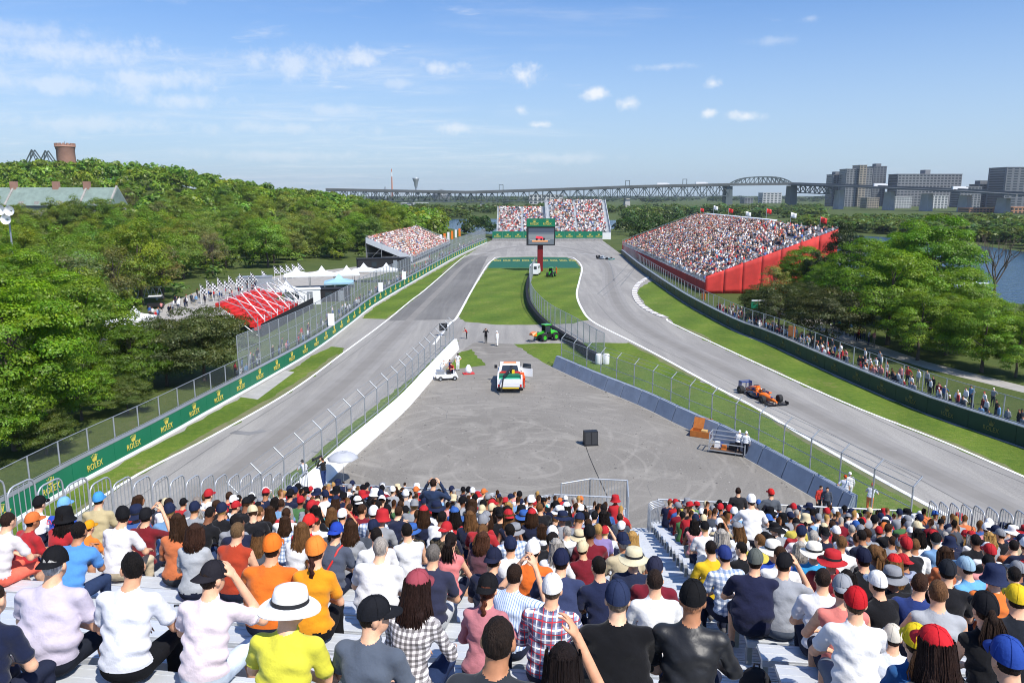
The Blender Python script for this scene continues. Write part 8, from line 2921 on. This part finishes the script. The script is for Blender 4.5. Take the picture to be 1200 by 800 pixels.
mb = MB(); mb.tube((.9, 0, 0), (.9, 0, 4.0), .07, n=7); mb.bar((-1.0, 0, 4.0), (.95, 0, 4.0), .12); mb.build('frame', M['white'], e); MB().box((-.6, -.05, 3.4), (.9, .1, .8)).build('panel', M['board'], e)
p = G(822, 362)
e = empty('fence_sign', Vector((p.x + .3, p.y + .3, 0)), R(-60), label='small orange red board on the fence below the red wall', cat='sign')
MB().box((0, 0, 1.9), (.8, .07, 1.0)).build('panel', M['orange'], e); MB().tube((0, .1, 0), (0, .1, 2.5), .05, n=6).build('post', M['steel'], e)
p = G(981, 300)
e = empty('white_tent_peak', Vector((p.x, p.y, 0)), 0, label='small white pointed tent behind the end of the red wall', cat='tent')
mb = MB(); mb.add([(-2.5, -2.5, 3), (2.5, -2.5, 3), (2.5, 2.5, 3), (-2.5, 2.5, 3), (0, 0, 6)], [(0, 1, 4), (1, 2, 4), (2, 3, 4), (3, 0, 4)]); mb.build('canopy', M['tent'], e)
mb = MB()
for sx in (-1, 1):
    for sy in (-1, 1): mb.tube((sx * 2.4, sy * 2.4, 0), (sx * 2.4, sy * 2.4, 3), .06, n=5)
mb.build('pole', M['steel'], e)
# boat moored by the bare tree
p = G(1135, 340)
e = empty('boat', Vector((p.x, p.y, 0)), .2, label='small white cabin boat moored on the river behind the trees', cat='boat')
mb = MB(); mb.hexa([(-3.2, -.8, .1), (2.6, -.8, .1), (2.6, .8, .1), (-3.2, .8, .1), (-3.5, -1.2, 1.1), (3.8, -.5, 1.3), (3.8, .5, 1.3), (-3.5, 1.2, 1.1)]); mb.build('hull', M['white'], e)
MB().box((-.4, 0, 1.7), (2.8, 1.5, 1.1), taper=.85).build('cabin', M['white'], e); MB().box((-.4, -.74, 1.75), (2.0, .05, .45)).build('window', M['glass'], e)


# ------------------------------------------------------------------ standing spectators seen through the fences (small, one mass each)
def standing_mass(name, spots_, label, seed, vox_):
    r = np.random.default_rng(seed)
    prot = []
    for k in ('st', 'st_hip', 'st_up'):
        V, F, lab, hd, Rm = body(STAND[k], vox_, False); prot.append((V, F, lab))
    Vs, Fs, Cs, off = [], [], [], 0
    for x, y, hdg in spots_:
        V, F, C = prot[r.choice(3, p=[.6, .3, .1])]
        a_ = hdg + r.normal(0, .35); ca, sa = math.cos(a_), math.sin(a_); s = r.uniform(.9, 1.06)
        W_ = np.stack([(V[:, 0] * ca - V[:, 1] * sa) * s + x, (V[:, 0] * sa + V[:, 1] * ca) * s + y, V[:, 2] * s], -1)
        pal = np.array([SKIN[r.integers(6)], srgb(wpick(r, SHIRTS)[0]), srgb(PANTS[r.integers(len(PANTS))]), srgb(wpick(r, HATS)[0]) if r.random() < .5 else srgb(wpick(r, HAIR)[0]), (.1, .1, .1), (.02, .02, .02), (.3, .12, .1)])
        vc = np.zeros((len(V), 3)); fc = pal[C]
        for j in range(4): vc[F[:, j]] = fc
        Vs.append(W_); Fs.append(F + off); Cs.append(vc * .88); off += len(V)
    o = bpy.data.objects.new(name, np_mesh(name, np.concatenate(Vs), np.concatenate(Fs), M['cloth_mass'], smooth=True, col=np.concatenate(Cs))); link(o)
    props(o, label=label, kind='stuff', cat='crowd')


fs = []
LR = pixline(BAR_R, 1.0); NRm = normals2d(LR)
for i in range(len(LR)):
    p, n_ = LR[i], NRm[i]
    px, py = to_pix(p)
    if px < 826: continue
    den = 4.2 if px < 1020 else (3.0 if px < 1120 else 2.2)
    for _ in range(int(den + random.random())):
        if random.random() < .12: continue
        o_ = 1.3 + abs(random.gauss(0, 1.8)); q = p + n_ * o_
        fs.append((q.x + random.uniform(-.4, .4), q.y + random.uniform(-.4, .4), math.atan2(-n_.y, -n_.x) - math.pi / 2))
for _ in range(34):
    px = random.uniform(900, 1040); q = G(px, np.interp(px, [880, 960, 1005, 1087], [352, 380, 398, 428]) + random.uniform(-2, 3))
    fs.append((q.x, q.y, random.uniform(0, 6)))
standing_mass('crowd', fs, 'spectators standing along the curved fence and the gravel path', 61, .062)
fs = []
LL = pixline(ROLEX_L[5:], 1.0); NL_ = normals2d(LL)
for i in range(len(LL)):
    p, n_ = LL[i], NL_[i]
    if random.random() < .9:
        q = p + n_ * (1.6 + abs(random.gauss(0, 1.1))); fs.append((q.x, q.y, math.atan2(-n_.y, -n_.x) - math.pi / 2))
for _ in range(60):
    px = random.uniform(140, 300); q = G(px, np.interp(px, [140, 190, 240, 330], [392, 370, 352, 338]) + random.uniform(-6, 6))
    fs.append((q.x, q.y, random.uniform(0, 6)))
standing_mass('crowd', fs, 'spectators and staff standing behind the tall netting fence and on the service road', 62, .085)
# ------------------------------------------------------------------ the air over the river and the far shore
def haze():
    x0, x1, y0, y1, z0, z1 = -4200, 4200, -60, 4800, -6.0, 120
    mb = MB().box(((x0 + x1) / 2, (y0 + y1) / 2, (z0 + z1) / 2), (x1 - x0, y1 - y0, z1 - z0))
    m = bpy.data.materials.new('haze'); m.use_nodes = True
    n, l = m.node_tree.nodes, m.node_tree.links
    n.remove(n['Principled BSDF'])
    v = n.new('ShaderNodeVolumePrincipled')
    v.inputs['Color'].default_value = (.82, .90, 1.0, 1)
    v.inputs['Density'].default_value = .00008
    v.inputs['Anisotropy'].default_value = .2
    l.new(v.outputs[0], n['Material Output'].inputs['Volume'])
    mb.build('haze', m, kind='stuff', label='thin pale haze over the river and far shore')


haze()
